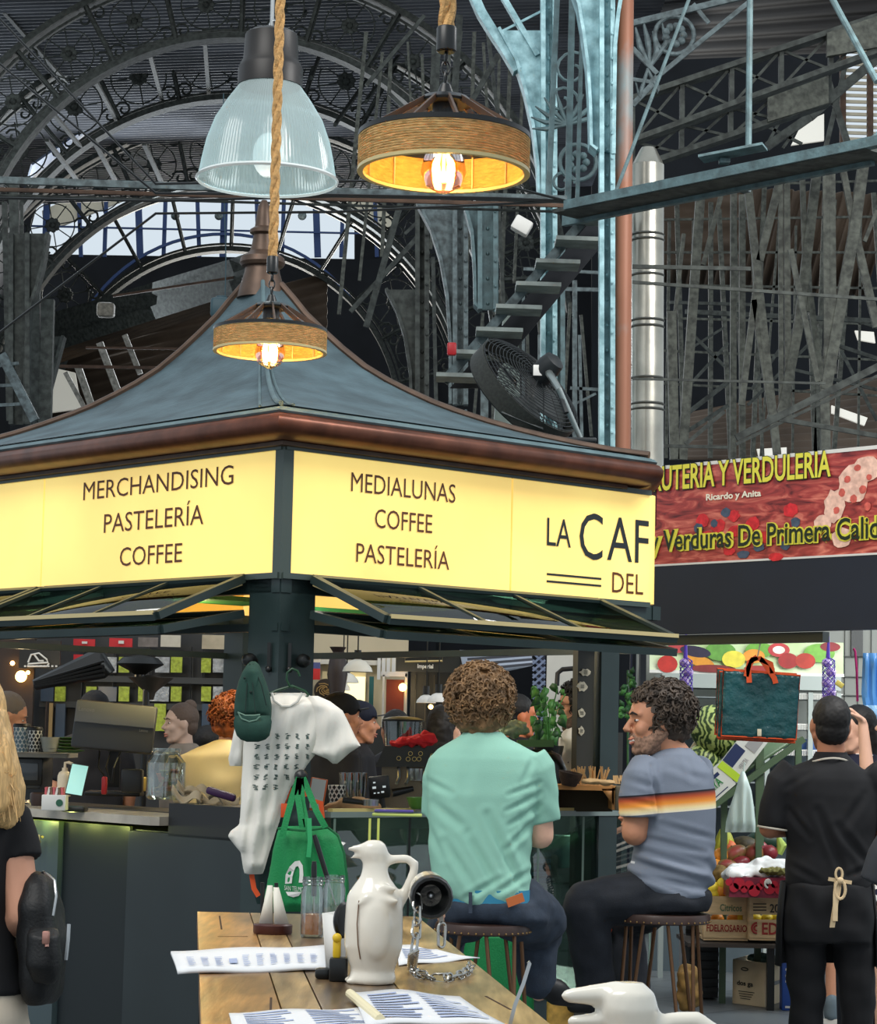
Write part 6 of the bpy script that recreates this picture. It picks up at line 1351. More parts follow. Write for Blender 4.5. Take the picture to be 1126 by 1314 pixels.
mb = MB(); mb.tube([J(88, 1186, -.05), J(87, 1205, -.06), J(84, 1232, -.07)], .006, 6); mb.o('zip_pull', M_STEEL, bp)
mb = MB(); mb.rbox(J(59, 1203, -.19), (.02, .015, .035), .004); mb.tube([J(59, 1196, -.18), J(60, 1215, -.19)], .006, 6); mb.o('clasp', mat('rose metal', (190, 140, 126), .3, .8), pk)
mb = MB(); mb.strip([J(48, 1140), J(46, 1124, -.01), J(56, 1119, -.01), J(61, 1124, -.01), J(52, 1140, -.02)], .03, .006, up=(0, 1, 0)); mb.o('grab_handle', BPM, bp)
# --- people in the background: standing figures, each with its own look
def stander(label, px, ytop, Y, yaw, skin, hair, hairm, shirt, cap=None, k=.95, w=1.0, face=True, beard=False, arms='down', pitch=0):
    top = U(px, ytop, Y); H = top.z; f = Fig(label, V(top.x, Y, 0))
    hc = top - V(0, 0, .125*k+(.02 if hair == 'curly' else 0)); a = math.radians(yaw); fw = V(math.cos(a), math.sin(a), 0); sd = V(-fw.y, fw.x, 0)
    sz = H-.30; nb = hc-V(0, 0, .18*k)-fw*.03
    f.head(hc, yaw, pitch, k, neck=nb)
    c = V(nb.x, nb.y, 0); W = .17*w
    S = lambda s_, z, o=0: c + sd*s_ + fw*o + V(0, 0, z)
    capsule(f.sk, S(-W*.7, sz-.02), S(W*.7, sz-.02), .045); capsule(f.sk, S(0, sz-.03), S(0, H*.52), .09, .1)
    for sg in (-1, 1):
        if arms == 'down': el, wr, hd = S(sg*(W+.05), sz-.29), S(sg*(W+.03), sz-.53, .08), V(0, 0, -1)
        else: el, wr, hd = S(sg*(W+.05), sz-.28, .03), S(sg*.08, sz-.26, .28), fw
        f.arm(S(sg*W*.95, sz-.035), el, wr, (.046, .038, .025)); f.hand(wr, hd, -sd*sg if arms == 'down' else V(0, 0, -1), .4, side=sg)
        capsule(f.sk, S(sg*.09, H*.5), S(sg*.09, H*.27), .075, .05); capsule(f.sk, S(sg*.09, H*.27), S(sg*.09, .08), .05, .035)
    f.skin(skin, .009, 2)
    if face: f.face(beard=beard, brow=hairm)
    if hair == 'short': f.hair_short(hairm)
    elif hair == 'curly': f.hair_curly(hairm, 260, .112, .1, .1, -.02, .045, .018, seed=int(px))
    elif hair == 'long':
        h = f.hair_short(hairm); q = MB(); capsule(q, f.P(-.05, 0, .02), f.P(-.08, 0, -.24), .075, .05); q = organic(q, .009, 2, fold(50, .006)); q.o('hair_length', hairm, h)
    elif hair == 'bun':
        h = f.hair_short(hairm); q = MB(); q.ball(f.P(-.06, 0, .11), .04, 12, 8); q.o('hair_bun', hairm, h)
    if cap: f.cap(cap)
    q = MB(); lx = sd; ly = fw
    loft(q, [(S(0, sz+.075), .07*w, .07, 2), (S(0, sz+.045), .13*w, .09, 2.2), (S(0, sz+.01), .20*w, .115, 2.4), (S(0, sz-.1), .2*w, .125, 2.4), (S(0, sz-.3), .18*w, .12, 2.4), (S(0, H*.52), .185*w, .125, 2.4)], 26, lx, ly)
    for sg in (-1, 1):
        el = S(sg*(W+.05), sz-.29) if arms == 'down' else S(sg*(W+.05), sz-.28, .03); s0 = S(sg*W*.95, sz-.005)
        q.tube([s0, s0.lerp(el, .3), s0.lerp(el, .75)], [.066, .064, .056], 16)
    garment(f, 'shirt', q, shirt, .012, 4, fold(9, .01))
    q = MB(); loft(q, [(S(0, H*.55), .18*w, .12, 2.4), (S(0, H*.47), .185*w, .13, 2.4)], 24, lx, ly)
    for sg in (-1, 1): capsule(q, S(sg*.09, H*.48), S(sg*.09, H*.27), .092, .07); capsule(q, S(sg*.09, H*.27), S(sg*.09, .11), .07, .058)
    garment(f, 'trousers', q, JEANB, .014, 2)
    for sg in (-1, 1): shoe(f, S(sg*.09, 0, -.06), S(sg*.09, 0, .18))
    return f
WHT = mat('white cotton', (222, 218, 210), .85, var=(8, .05)); WHT_LIT = mat('white cotton in yellow light', (242, 222, 178), .85, var=(3, .1)); DGR = mat('dark charcoal cotton', (34, 34, 38), .85, var=(12, .15))  # yellow light on the worker's white top is put into its colour
GREYP = mat('taupe cotton', (120, 112, 104), .85, var=(12, .15))
stander('worker with copper curls in white top tinted by yellow light seen from behind, left of the green cap', 300, 886, 10.6, 75, SKIN_P, 'curly', HAIRR, WHT_LIT, w=1.05, face=False)
stander('bearded barista with glasses and white printed t-shirt behind the olive post', 743, 869, 10.9, 182, SKIN, 'curly', HAIRD, WHT, beard=True, arms='fwd', pitch=-4)
b_t = [o for o in COL.objects if o.get('label', '').startswith('bearded barista')][0]
c0 = U(743, 869, 10.9)-V(0, 0, .139); mb = MB()
for y in (-.031, .031): mb.tube([c0+V(-.094, -y+.022*math.cos(a), .006+.017*math.sin(a)) for a in [k*PI/8 for k in range(16)]], .0022, 5, closed=True)
for y in (-1, 1): mb.tube([c0+V(-.092, y*.052, .01), c0+V(-.0, y*.078, .012)], .0022, 5)
mb.o('glasses', M_BLACK, b_t); mb = MB()
for x_, z_ in ((-.03, -.26), (.02, -.30), (-.04, -.36), (.04, -.40), (0, -.45)): mb.bar(c0+V(-.02+x_, -.165, z_), c0+V(.01+x_, -.165, z_+.03), .003, .014)
mb.o('shirt_print', mat('dark blue print', (50, 54, 84), .7), b_t)
stander('worker in dark t-shirt and black cap, nearer of the two behind the white shirt', 440, 890, 11.6, 20, SKIN_T, 'short', HAIRD, DGR, cap=mat('black cap cloth', (16, 18, 24), .8), w=1.05)
stander('worker in dark t-shirt and navy cap, farther of the two behind the white shirt', 463, 900, 12.6, 5, SKIN_T, 'short', HAIRD, DGR, cap=mat('navy cap cloth', (18, 24, 44), .8))
stander('balding grey haired man looking down at the far left edge of the kiosk', 12, 890, 11.8, 10, SKIN, 'short', mat('grey hair', (110, 102, 96), .7), DGR, pitch=-18)
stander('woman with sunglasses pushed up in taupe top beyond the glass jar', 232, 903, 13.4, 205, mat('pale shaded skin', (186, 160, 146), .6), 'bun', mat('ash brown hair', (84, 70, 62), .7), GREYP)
stander('person in black cap half hidden behind the till screen', 122, 887, 13.6, 100, SKIN, 'short', HAIRD, DGR, cap=mat('black cap cloth', (0, 0, 0)), face=False)
stander('dark haired person beyond the kiosk, right of the till screen', 268, 932, 14.0, 80, SKIN_T, 'short', HAIRD, BLK, face=False)
stander('long haired woman in cream top left of the mint shirt man', 572, 906, 11.8, 60, SKIN_P, 'long', HAIRD, mat('cream knit', (226, 206, 166), .8), face=False)
stander('man in black t-shirt with headband beyond the mint shirt man', 668, 892, 12.6, 10, mat('sunlit skin', (214, 126, 84), .55), 'short', HAIRD, BLK)
stander('dark haired customer beyond the coffee grinder', 508, 912, 13.2, 100, SKIN, 'short', HAIRD, DGR, face=False)
stander('shopper in a navy dress with white polka dots beyond the waiter', 1098, 906, 11.2, 200, SKIN_P, 'long', HAIRD, mat('navy polka dot cotton', (24, 28, 52), .8))
nt = bpy.data.materials['navy polka dot cotton'].node_tree; vo = nt.nodes.new('ShaderNodeTexVoronoi'); vo.inputs['Scale'].default_value = 17; vo.inputs['Randomness'].default_value = .25
tcc = nt.nodes.new('ShaderNodeTexCoord'); nt.links.new(tcc.outputs['Object'], vo.inputs['Vector']); cr = nt.nodes.new('ShaderNodeValToRGB'); cr.color_ramp.interpolation = 'CONSTANT'
cr.color_ramp.elements[0].color = (*lin((230, 228, 224)), 1); cr.color_ramp.elements[1].color = (*lin((24, 28, 52)), 1); cr.color_ramp.elements[1].position = .30
nt.links.new(vo.outputs['Distance'], cr.inputs[0]); nt.links.new(cr.outputs[0], nt.nodes['Principled BSDF'].inputs['Base Color'])
# reaching arm of the shopper
sh_ = T('reaching_person', '', '', (0, 0, 0)); bpy.data.objects.remove(sh_)
f = Fig('shopper at the right edge reaching up to the blue plastic bags', V(U(1150, 950, 11.0).x, 11.0, 0))
f.head(U(1152, 930, 11.0), 150, 0, .93, neck=U(1154, 985, 11.0)); capsule(f.sk, U(1135, 1000, 11), U(1185, 1000, 11), .06); capsule(f.sk, U(1158, 1010, 11), U(1158, 1200, 11), .09)
f.arm(U(1132, 998, 11), U(1113, 985, 10.9), U(1108, 930, 10.9), (.04, .034, .024)); f.hand(U(1108, 925, 10.9), V(-.75, 0, .6), V(-.3, 0, -1), .45, .9)
for s_ in (-.08, .08): capsule(f.sk, V(U(1158, 1200, 11).x+s_, 11, .9), V(U(1158, 1200, 11).x+s_, 11, .08), .07, .04)
f.skin(SKIN_P, .007, 2); f.face(); f.hair_short(HAIRD)
q = MB(); loft(q, [(U(1156, 985, 11), .09, .08, 2), (U(1156, 998, 11), .17, .11, 2.4), (U(1156, 1060, 11), .17, .12, 2.4), (V(U(1156, 1060, 11).x, 11, .75), .2, .15, 2.4)], 26); garment(f, 'dress', q, bpy.data.materials['navy polka dot cotton'], .012, 3)
for s_ in (-.08, .08): shoe(f, V(U(1158, 1200, 11).x+s_, 10.95, 0), V(U(1158, 1200, 11).x+s_-.1, 11.15, 0))
# customer with bare calf and grey sneakers seen between the waiter's legs
f = Fig('customer with bare calves and grey sneakers hidden behind the waiter', V(U(1082, 1290, 12.4).x, 12.5, 0))
cx = U(1082, 1290, 12.5).x
f.head(V(cx+.02, 12.5, 1.50), 95, 0, .95, neck=V(cx+.02, 12.5, 1.33)); capsule(f.sk, V(cx-.12, 12.5, 1.26), V(cx+.16, 12.5, 1.26), .06); capsule(f.sk, V(cx+.02, 12.5, 1.25), V(cx+.02, 12.5, .85), .1)
for s_ in (-.03, .15): capsule(f.sk, V(cx+s_, 12.5, .85), V(cx+s_-.01, 12.5, .45), .07, .055); capsule(f.sk, V(cx+s_-.01, 12.5, .45), V(cx+s_-.03, 12.5, .1), .052, .034)
for s_ in (-.2, .2): f.arm(V(cx+s_*.8, 12.5, 1.25), V(cx+s_, 12.55, 1.0), V(cx+s_*.6, 12.7, 1.0)); f.hand(V(cx+s_*.6, 12.7, 1.0), V(0, 1, 0), V(0, 0, -1), .4)
f.skin(SKIN, .009, 2); f.hair_short(HAIRD)
q = MB(); loft(q, [(V(cx+.02, 12.5, 1.34), .08, .08, 2), (V(cx+.02, 12.5, 1.28), .17, .11, 2.4), (V(cx+.02, 12.5, .9), .17, .12, 2.4)], 24); garment(f, 't_shirt', q, DGR, .012, 3)
q = MB(); loft(q, [(V(cx+.04, 12.5, .95), .17, .12, 2.4), (V(cx+.04, 12.5, .8), .18, .13, 2.4)], 24); [capsule(q, V(cx+s_, 12.5, .8), V(cx+s_, 12.5, .58), .09, .085) for s_ in (-.04, .14)]; garment(f, 'shorts', q, BLK, .012, 2)
for s_ in (-.05, .13): shoe(f, V(cx+s_-.02, 12.42, .02), V(cx+s_+.06, 12.62, .02), mat('grey canvas', (96, 110, 118), .8), 1.05, M_WHITE)
# sleeve of somebody at the right edge, in front of the waiter
f = Fig('person in a dark grey hooded top mostly outside the right edge', V(U(1200, 1100, 8.3).x, 8.3, 0)); X = lambda x, y, dy=0: U(x+22, y, 8.3+dy)
f.head(X(1180, 925), 100, 0, .95, neck=X(1180, 985)); capsule(f.sk, X(1150, 1010), X(1215, 1010), .06); capsule(f.sk, X(1182, 1020), X(1182, 1180), .09)
f.arm(X(1148, 1015), X(1136, 1090), X(1128, 1150, .05)); f.hand(X(1128, 1150, .05), V(-.05, .1, -1), V(1, 0, 0), .4)
for s_ in (-.08, .08): capsule(f.sk, V(X(1182, 1200).x+s_, 8.3, .85), V(X(1182, 1200).x+s_, 8.3, .08), .08, .04)
f.skin(SKIN, .009, 2); f.hair_short(HAIRD)
q = MB(); loft(q, [(X(1182, 990), .08, .08, 2), (X(1182, 1003), .15, .11, 2.4), (X(1182, 1180), .16, .13, 2.4)], 24); q.tube([X(1152, 1008), X(1138, 1060), X(1114, 1100, -.01), X(1100, 1134, -.01)], [.066, .064, .062, .058], 18); garment(f, 'hooded_top', q, mat('washed black cotton', (52, 54, 58), .85, var=(10, .1)), .01, 4, fold(9, .008))
q = MB(); loft(q, [(X(1182, 1175), .18, .13, 2.4), (X(1182, 1210), .19, .13, 2.4)], 24); [capsule(q, V(X(1182, 1200).x+s_, 8.3, .75), V(X(1182, 1200).x+s_, 8.3, .12), .095, .07) for s_ in (-.08, .08)]; garment(f, 'trousers', q, JEANB, .014, 2)
for s_ in (-.08, .08): shoe(f, V(X(1182, 1200).x+s_, 8.25, 0), V(X(1182, 1200).x+s_, 8.5, 0))
# ------------------------------------------------------------------ things hung on the corner post
YS = 8.55
SHIRTM = mat('white jersey', (226, 222, 212), .85, var=(6, .04), bump=(240, .08))
t = T('t_shirt_on_hanger', 'white t-shirt with small dark green drawings hanging gathered on the corner post', 't-shirt', U(345, 1122, YS))
fo = lambda x, y: .010*math.sin((x*.35+(y-900)*.05))*(.4+.6*min(1, max(0, (y-930)/80)))+.006*math.sin((x+y)*.12)
q = MB(); rows_cloth(q, [(889, 347, 392), (893, 338, 400), (900, 330, 412), (912, 322, 426), (930, 316, 425), (948, 312, 420), (965, 311, 408), (980, 311, 396), (995, 310, 386), (1010, 309, 374), (1030, 309, 366), (1048, 308, 361), (1058, 307, 358), (1066, 296, 355), (1073, 292, 353), (1082, 299, 350), (1094, 309, 346), (1108, 311, 342), (1122, 313, 338)], YS, .05, fo, 36)
q = organic(q, .006, 1); b_ = q.o('body_cloth', SHIRTM, t, smooth=60)
q = MB(); rows_cloth(q, [(893, 396, 408), (900, 396, 424), (912, 400, 440), (930, 402, 449), (945, 404, 456), (957, 402, 463), (966, 400, 449), (974, 420, 440), (980, 427, 433)], YS-.02, .035, fo, 18); q.o('sleeve', SHIRTM, t, smooth=60)
q = MB(); rows_cloth(q, [(900, 312, 332), (920, 304, 324), (940, 300, 318), (960, 296, 314), (974, 293, 312), (983, 295, 311)], YS+.02, .03, fo, 14); q.o('sleeve', SHIRTM, t, smooth=60)
mb = MB(); mb.tube([U(x, y, YS-.052) for x, y in ((349, 889), (352, 899), (362, 906), (372, 906), (382, 900), (388, 889))], .005, 6); mb.o('collar', SHIRTM, t)
INK = mat('dark green ink', (52, 78, 72), .7); rg = random.Random(21)
mb = MB()
for i in range(6):
    for j in range(6):
        x = 328+j*13-i*.5; y = 942+i*13; w_ = 9-j*.5 if j < 4 else 6
        lim = 408 - max(0, (y-965))*1.05
        if x+w_ > lim or (y < 952 and x < 352): continue
        for k in range(5):
            y1 = y+k*1.4; a = rg.uniform(0, w_*.4); b2 = a+rg.uniform(3, w_*.6)
            p0 = U(x+a, y1, YS); p1 = U(x+b2, y1+rg.uniform(-.8, .8), YS)
            mb.bar(p0, p1, .002, .003)
# lay the print on the cloth surface
from mathutils.bvhtree import BVHTree
me_ = b_.data; bv = BVHTree.FromPolygons([v.co+ORG[b_] for v in me_.vertices], [tuple(p.vertices) for p in me_.polygons])
nv_ = []
for p in mb.v:
    h = bv.ray_cast(Vector((p.x, p.y-.5, p.z)), Vector((0, 1, 0)))
    nv_.append(Vector((p.x, (h[0].y if h[0] else p.y-.05)-.003, p.z)))
mb.v = nv_; pr_ = mb.o('print', INK, b_, smooth=0)
mb = MB(); mb.rbox(U(371, 897, YS+.0), (.016, .003, .016), .001); mb.o('neck_label', mat('grey label', (170, 160, 156), .7), t)
hg = T('clothes_hanger', 'dark green clothes hanger holding the white t-shirt', 'hanger', U(370, 894, YS)); HG = mat('dark green plastic', (26, 64, 40), .35)
mb = MB(); mb.tube([U(x, y, YS-.02) for x, y in ((385, 868), (382, 861), (375, 858), (369, 863), (368, 872), (372, 880), (376, 882))], .0045, 8); mb.o('hook', HG, hg)
mb = MB(); mb.tube([U(x, y, YS-.015) for x, y in ((340, 893), (355, 886), (375, 880), (392, 887), (396, 892), (392, 895), (352, 893), (342, 894))], .005, 8, closed=True); mb.o('shoulder_bar', HG, hg)
# cap
t = T('baseball_cap', 'dark green baseball cap hung by its strap on the left knob', 'cap', U(323, 952, 8.42)); CAPM = mat('dark green twill', (30, 64, 54), .85, var=(30, .12), bump=(300, .15))
q = MB(); rows_cloth(q, [(849, 322, 328), (853, 317, 333), (862, 311, 337), (875, 306, 342), (890, 302, 346), (905, 300, 349), (918, 300, 349), (928, 301, 348)], 8.42, .07, lambda x, y: .006*math.sin(x*.9)*0, 22, .04); q = organic(q, .005, 3, lambda c: .003*math.sin(c.x*60)*noise.noise(c*9)); cr_ = q.o('crown', CAPM, t, smooth=70)
q = MB(); rows_cloth(q, [(918, 302, 347), (926, 300, 349), (935, 301, 348), (944, 304, 346), (949, 309, 341), (952, 317, 332)], 8.36, .03, None, 22, .01); q.o('peak', CAPM, t, smooth=60)
mb = MB(); P = lambda x, y, d=-.085: U(x, y, 8.42+d)
mb.tube([P(x, y) for x, y in ((306, 915), (310, 922), (320, 926), (329, 924), (334, 919))], .0025, 5); mb.tube([P(x, y) for x, y in ((305, 914), (315, 918), (326, 918), (334, 917))], .0025, 5); mb.o('strap_stitching', mat('pale green thread', (110, 140, 124), .8), t)
mb = MB(); mb.tube([P(321, 852, -.03), P(317, 880, -.07), P(315, 914, -.08)], .002, 5); mb.tube([P(325, 852, -.03), P(336, 880, -.07), P(342, 905, -.06)], .002, 5); mb.tube([P(322, 855, -.04), P(325, 885, -.08), P(328, 915, -.09)], .0015, 5); mb.o('panel_seam', mat('dark seam', (14, 36, 30), .8), t)
mb = MB()
for x, y in ((322, 888), (314, 870)): mb.ball(P(x, y, -.073), .005, 8, 6)
mb.o('eyelet', mat('dark seam', (0, 0, 0)), t)
# green tote
t = T('green_tote_bag', 'bright green tote bag with white arch emblem hanging from the lower knob', 'bag', U(390, 1168, 8.3)); GB = mat('bright green fabric', (22, 132, 72), .7, var=(6, .08), bump=(150, .25))
q = MB(); rows_cloth(q, [(1060, 358, 420), (1066, 356, 428), (1075, 354, 434), (1090, 350, 440), (1110, 347, 444), (1130, 343, 446), (1150, 339, 447), (1170, 335, 448)], 8.35, .06, lambda x, y: .014*math.sin((x-y*.3)*.11)+.008*math.sin(x*.3), 34, .08); q = organic(q, .007, 1); gb = q.o('bag_body', GB, t, smooth=50)
mb = MB(); PP = lambda x, y, d=0: U(x, y, 8.3+d); mb.tube([PP(421, 1062, -.02), PP(434, 1072, -.02), PP(442, 1095, -.03), PP(446, 1130, -.03), PP(447, 1168, -.03)], .004, 6); mb.tube([PP(356, 1063, -.02), PP(390, 1066, -.04), PP(421, 1062, -.02)], .004, 6); mb.o('piping', mat('dark green binding', (14, 96, 52), .7), gb)
for pts in (((384, 998), (376, 1020), (368, 1050), (362, 1075)), ((386, 998), (388, 1030), (392, 1050), (398, 1075)), ((389, 998), (398, 1020), (406, 1040), (418, 1062)), ((385, 998), (382, 1020), (386, 1045), (388, 1062))):
    mb = MB(); mb.strip([PP(x, y, -.01-.03*(i > 1)) for i, (x, y) in enumerate(pts)], .003, .022, up=(0, 1, 0)); mb.o('strap', GB, t)
mb = MB(); mb.strip([PP(397, 1050, -.07), PP(398, 1080, -.08), PP(396, 1100, -.08)], .004, .016, up=(0, 1, 0)); mb.o('strap', mat('mint strap', (44, 160, 96), .6), t)
ew = MB(); W_ = lambda x, y: PP(x, y, -.5)
import_poly = [(366, 1146), (364, 1134), (367, 1122), (373, 1112), (380, 1105), (386, 1104), (389, 1110), (390, 1122), (388, 1134), (384, 1144)]
def lay(mb, bvh, off=.003):
    out = []
    for p in mb.v:
        h = bvh.ray_cast(Vector((p.x, p.y-.6, p.z)), Vector((0, 1, 0))); out.append(Vector((p.x, (h[0].y if h[0] else p.y)-off, p.z)))
    mb.v = out
bvg = BVHTree.FromPolygons([v.co+ORG[gb] for v in gb.data.vertices], [tuple(p.vertices) for p in gb.data.polygons])
mb = MB()
o_ = [(366, 1134), (367, 1122), (372, 1112), (379, 1105), (385, 1104), (389, 1110), (390, 1122), (389, 1132)]; i_ = [(375, 1133), (376, 1124), (378, 1117), (380, 1112), (383, 1111), (385, 1115), (385, 1123), (384, 1132)]
mb.add([PP(*p) for p in o_]+[PP(*p) for p in i_], [(k, k+1, 9+k, 8+k) for k in range(7)])
text_on(mb, 'SAN TELMO', PP(365, 1142), (1, 0, -.05), (0, 0, 1), wv(25, 8.3), wv(6, 8.3))
mb.add([PP(367, 1144), PP(388, 1144), PP(384, 1149), PP(377, 1151), (PP(370, 1149))], [(0, 1, 2, 3, 4)])
lay(mb, bvg, .006); mb.o('emblem', M_WHITE, gb, smooth=0)
t = T('dark_tote_bag', 'dark tote bag with orange trim behind the green tote', 'bag', U(345, 1150, 8.62)); q = MB(); rows_cloth(q, [(1040, 372, 412), (1060, 340, 414), (1100, 326, 410), (1140, 324, 408), (1160, 330, 400)], 8.62, .02, None, 14, .02); q.o('bag_body', mat('dark teal weave', (26, 52, 50), .6), t, smooth=50)
ORN = mat('orange trim', (222, 84, 34), .6)
for pts in (((323, 1122), (326, 1140), (332, 1150)), ((372, 1010), (364, 1030), (362, 1045)), ((386, 1000), (392, 1012), (394, 1022)), ((402, 1028), (412, 1030), (414, 1050))):
    mb = MB(); mb.strip([U(x, y, 8.56) for x, y in pts], .004, .018, up=(0, 1, 0)); mb.o('orange_binding', ORN, t)
mb = MB(); mb.rbox(U(365, 1040, 8.52), (.025, .006, .05), .002); mb.o('swing_tag', ORN, t)
# ------------------------------------------------------------------ pendant lamps
def shade_cloth(name, col, mix):
    m = mat(name, col, .85, var=(45, .3), bump=(60, .9), stretch=(1, 1, 3)); nt = m.node_tree; N = nt.nodes; L = nt.links; tl = N.new('ShaderNodeBsdfTranslucent'); tl.inputs[0].default_value = (*lin(col), 1)
    mx = N.new('ShaderNodeMixShader'); mx.inputs[0].default_value = mix; out = [n for n in N if n.type == 'OUTPUT_MATERIAL'][0]; L.new(N['Principled BSDF'].outputs[0], mx.inputs[1]); L.new(tl.outputs[0], mx.inputs[2]); L.new(mx.outputs[0], out.inputs[0]); return m
JUTE = mat('jute rope', (196, 152, 96), .85, var=(60, .3), bump=(150, .5)); JUTEB = shade_cloth('woven jute band', (226, 196, 136), .42); M_LINE = shade_cloth('amber lining cloth', (244, 196, 110), .55)
FIL = mat('filament glow', (255, 208, 120), .4, emit=22); AMB = glass('amber bulb glass', (255, 214, 150), mixf=.1)
def pendant(label, px, ytop, ybot, Y, wpx, ropetop, gl, rr=.0125):
    """ytop/ybot: picture rows of the band's upper and lower centre"""
    R = wv(wpx/2, Y); zb = U(px, ybot, Y).z; zt = U(px, ytop, Y).z; c = V(U(px, (ytop+ybot)/2, Y).x, Y, 0)
    t = T('pendant_lamp', label, 'lamp', V(c.x, Y, zb)); n = 48
    mb = MB(); mb.lathe([(R, zb), (R, zt)], n, c, caps=False); mb.o('woven_band', JUTEB, t)
    k = zb
    mb = MB()
    while k < zt: mb.tube([c+V(math.cos(a)*(R+.001), math.sin(a)*(R+.001), k) for a in [i*2*PI/48 for i in range(48)]], .0028, 5, closed=True); k += .0062
    ob = mb.o('rope_turns', JUTEB, t); ob['kind'] = 'stuff'
    mb = MB(); mb.lathe([(R-.0075, zb+.002), (R-.0075, zt)], n, c, caps=False); mb.o('lining', M_LINE, t)
    for z, h_ in ((zb-.004, .008), (zt, .012)):
        mb = MB(); mb.lathe([(R+.004, z-h_/2), (R+.004, z+h_/2), (R-.010, z+h_/2), (R-.010, z-h_/2), (R+.004, z-h_/2)], n, c, caps=False); mb.o('metal_hoop', M_BLACK if h_ > .01 else M_BRASS, t)
    zc2 = zt+R*.42; r2 = R*.30
    for k in range(12):
        a = 2*PI*k/12+.15; d = V(math.cos(a), math.sin(a), 0); mb = MB(); mb.bar(c+d*(R-.006)+V(0, 0, zt), c+d*r2+V(0, 0, zc2), .006, .014, d.cross(V(0, 0, 1)).cross(d)+V(0, 0, .01)); mb.o('spoke', M_BRONZE, t)
    for k in range(12):
        a = 2*PI*k/12+.15; d = V(math.cos(a), math.sin(a), 0); mb = MB(); mb.bar(c+d*(R-.01)+V(0, 0, zb), c+d*(R-.01)+V(0, 0, zt), .003, .008, (0, 0, 1)); mb.o('inner_rib', M_BRASS, t)
    mb = MB(); mb.lathe([(r2+.006, zc2-.006), (r2+.008, zc2), (r2*.9, zc2+.012), (r2*.35, zc2+.02), (.012, zc2+.045), (.004, zc2+.05)], 28, c); mb.o('crown_plate', M_BLACK, t)
    mb = MB(); mb.lathe([(.012, zc2), (.03, zc2-.006), (.032, zc2-.045), (.024, zc2-.052), (.02, zc2-.06)], 20, c); mb.o('socket', M_BLACK, t)
    zbl = zc2-.055
    mb = MB(); mb.lathe([(.016, zbl), (.022, zbl-.03), (.05, zbl-.085), (.056, zbl-.12), (.042, zbl-.155), (.012, zbl-.172), (.001, zbl-.174)], 24, c); bl = mb.o('bulb', AMB, t)
    mb = MB()
    for k in range(4): a = PI*k/2; mb.tube([c+V(math.cos(a)*.006, math.sin(a)*.006, zbl-.05), c+V(math.cos(a)*.014, math.sin(a)*.014, zbl-.10), c+V(math.cos(a)*.005, math.sin(a)*.005, zbl-.145)], .004, 6)
    mb.o('filament', FIL, bl)
    # chain link, ferrule and twisted rope
    for k in range(3):
        mb = MB(); cc = c+V(0, 0, zc2+.06+k*.026); mb.tube([cc+V((.010 if k % 2 else .002)*math.cos(a), (.002 if k % 2 else .010)*math.cos(a), .017*math.sin(a)) for a in [i*PI/6 for i in range(12)]], .003, 6, closed=True); mb.o('link', M_BLACK, t)
    zf = zc2+.125; fe = rr*1.25
    mb = MB(); mb.lathe([(fe*.8, zf), (fe, zf+.004), (fe, zf+.06), (fe*.9, zf+.064)], 18, c); mb.o('ferrule', M_BLACK, t)
    ztop = U(px, ropetop, Y).z
    for s_ in range(3):
        mb = MB(); m = int((ztop-zf)/.012)
        mb.tube([c+V(math.cos(i*.33+s_*2*PI/3)*rr*.52, math.sin(i*.33+s_*2*PI/3)*rr*.52, zf+.04+i*.012) for i in range(m)], rr*.62, 7); mb.o('rope_strand', JUTE, t)
    point('pendant_light', (c.x, c.y, zbl-.11), gl, (1, .82, .50), .035)
    return t
pendant('large rope hung pendant lamp with a wide woven band, right of centre', 570, 176, 219, 5.6, 222, -30, 10, .020)
pendant('smaller rope hung pendant lamp in front of the kiosk peak', 347, 424, 450, 8.45, 145, -30, 10, .017)
point('kiosk_fill_light', tuple(K(1.0, 1.2, 2.2)), 30, (1, .93, .8), .15); point('kiosk_yellow_spot', tuple(K(.5, 1.3, 1.95)), 10, (1, .8, .35), .08)  # first point is a soft fill added to brighten the kiosk interior
# glass bell lamp
Y = 9.07; c = U(343, 235, Y); R = wv(91, Y); b = U(343, 231, Y)
t = T('glass_bell_lamp', 'big ribbed glass bell lamp with dark cap behind the hemp rope', 'lamp', b)
GL = bpy.data.materials.new('ribbed prismatic glass'); GL.use_nodes = True
_mats['ribbed prismatic glass'] = GL
nt = GL.node_tree; N = nt.nodes; L = nt.links; pb = N['Principled BSDF']; out = [n for n in N if n.type == 'OUTPUT_MATERIAL'][0]
pb.inputs['Base Color'].default_value = (*lin((206, 222, 220)), 1); pb.inputs['Roughness'].default_value = .12; pb.inputs['Specular IOR Level'].default_value = .9
tr = N.new('ShaderNodeBsdfTransparent'); tr.inputs[0].default_value = (*lin((214, 232, 236)), 1)
mx = N.new('ShaderNodeMixShader'); mx.inputs[0].default_value = .42; L.new(tr.outputs[0], mx.inputs[1]); L.new(pb.outputs[0], mx.inputs[2]); L.new(mx.outputs[0], out.inputs[0])
h_ = wv(231-103, Y)
mb = MB(); pf_ = [(R*1.0, 0), (R*.985, .01), (R*.955, .05*h_/.39), (R*.94, .2*h_), (R*.88, .4*h_), (R*.77, .62*h_), (R*.60, .82*h_), (R*.46, .96*h_), (R*.42, h_)]
nn_ = 240; vs = []
for r, z in pf_:
    for k in range(nn_): a = 2*PI*k/nn_; rr = r*(1+.010*(k % 2)); vs.append(V(b.x+math.cos(a)*rr, b.y+math.sin(a)*rr, b.z+z))
mb.add(vs, [(i*nn_+k, i*nn_+(k+1) % nn_, (i+1)*nn_+(k+1) % nn_, (i+1)*nn_+k) for i in range(len(pf_)-1) for k in range(nn_)]); mb.o('ribbed_shade', GL, t, smooth=20)
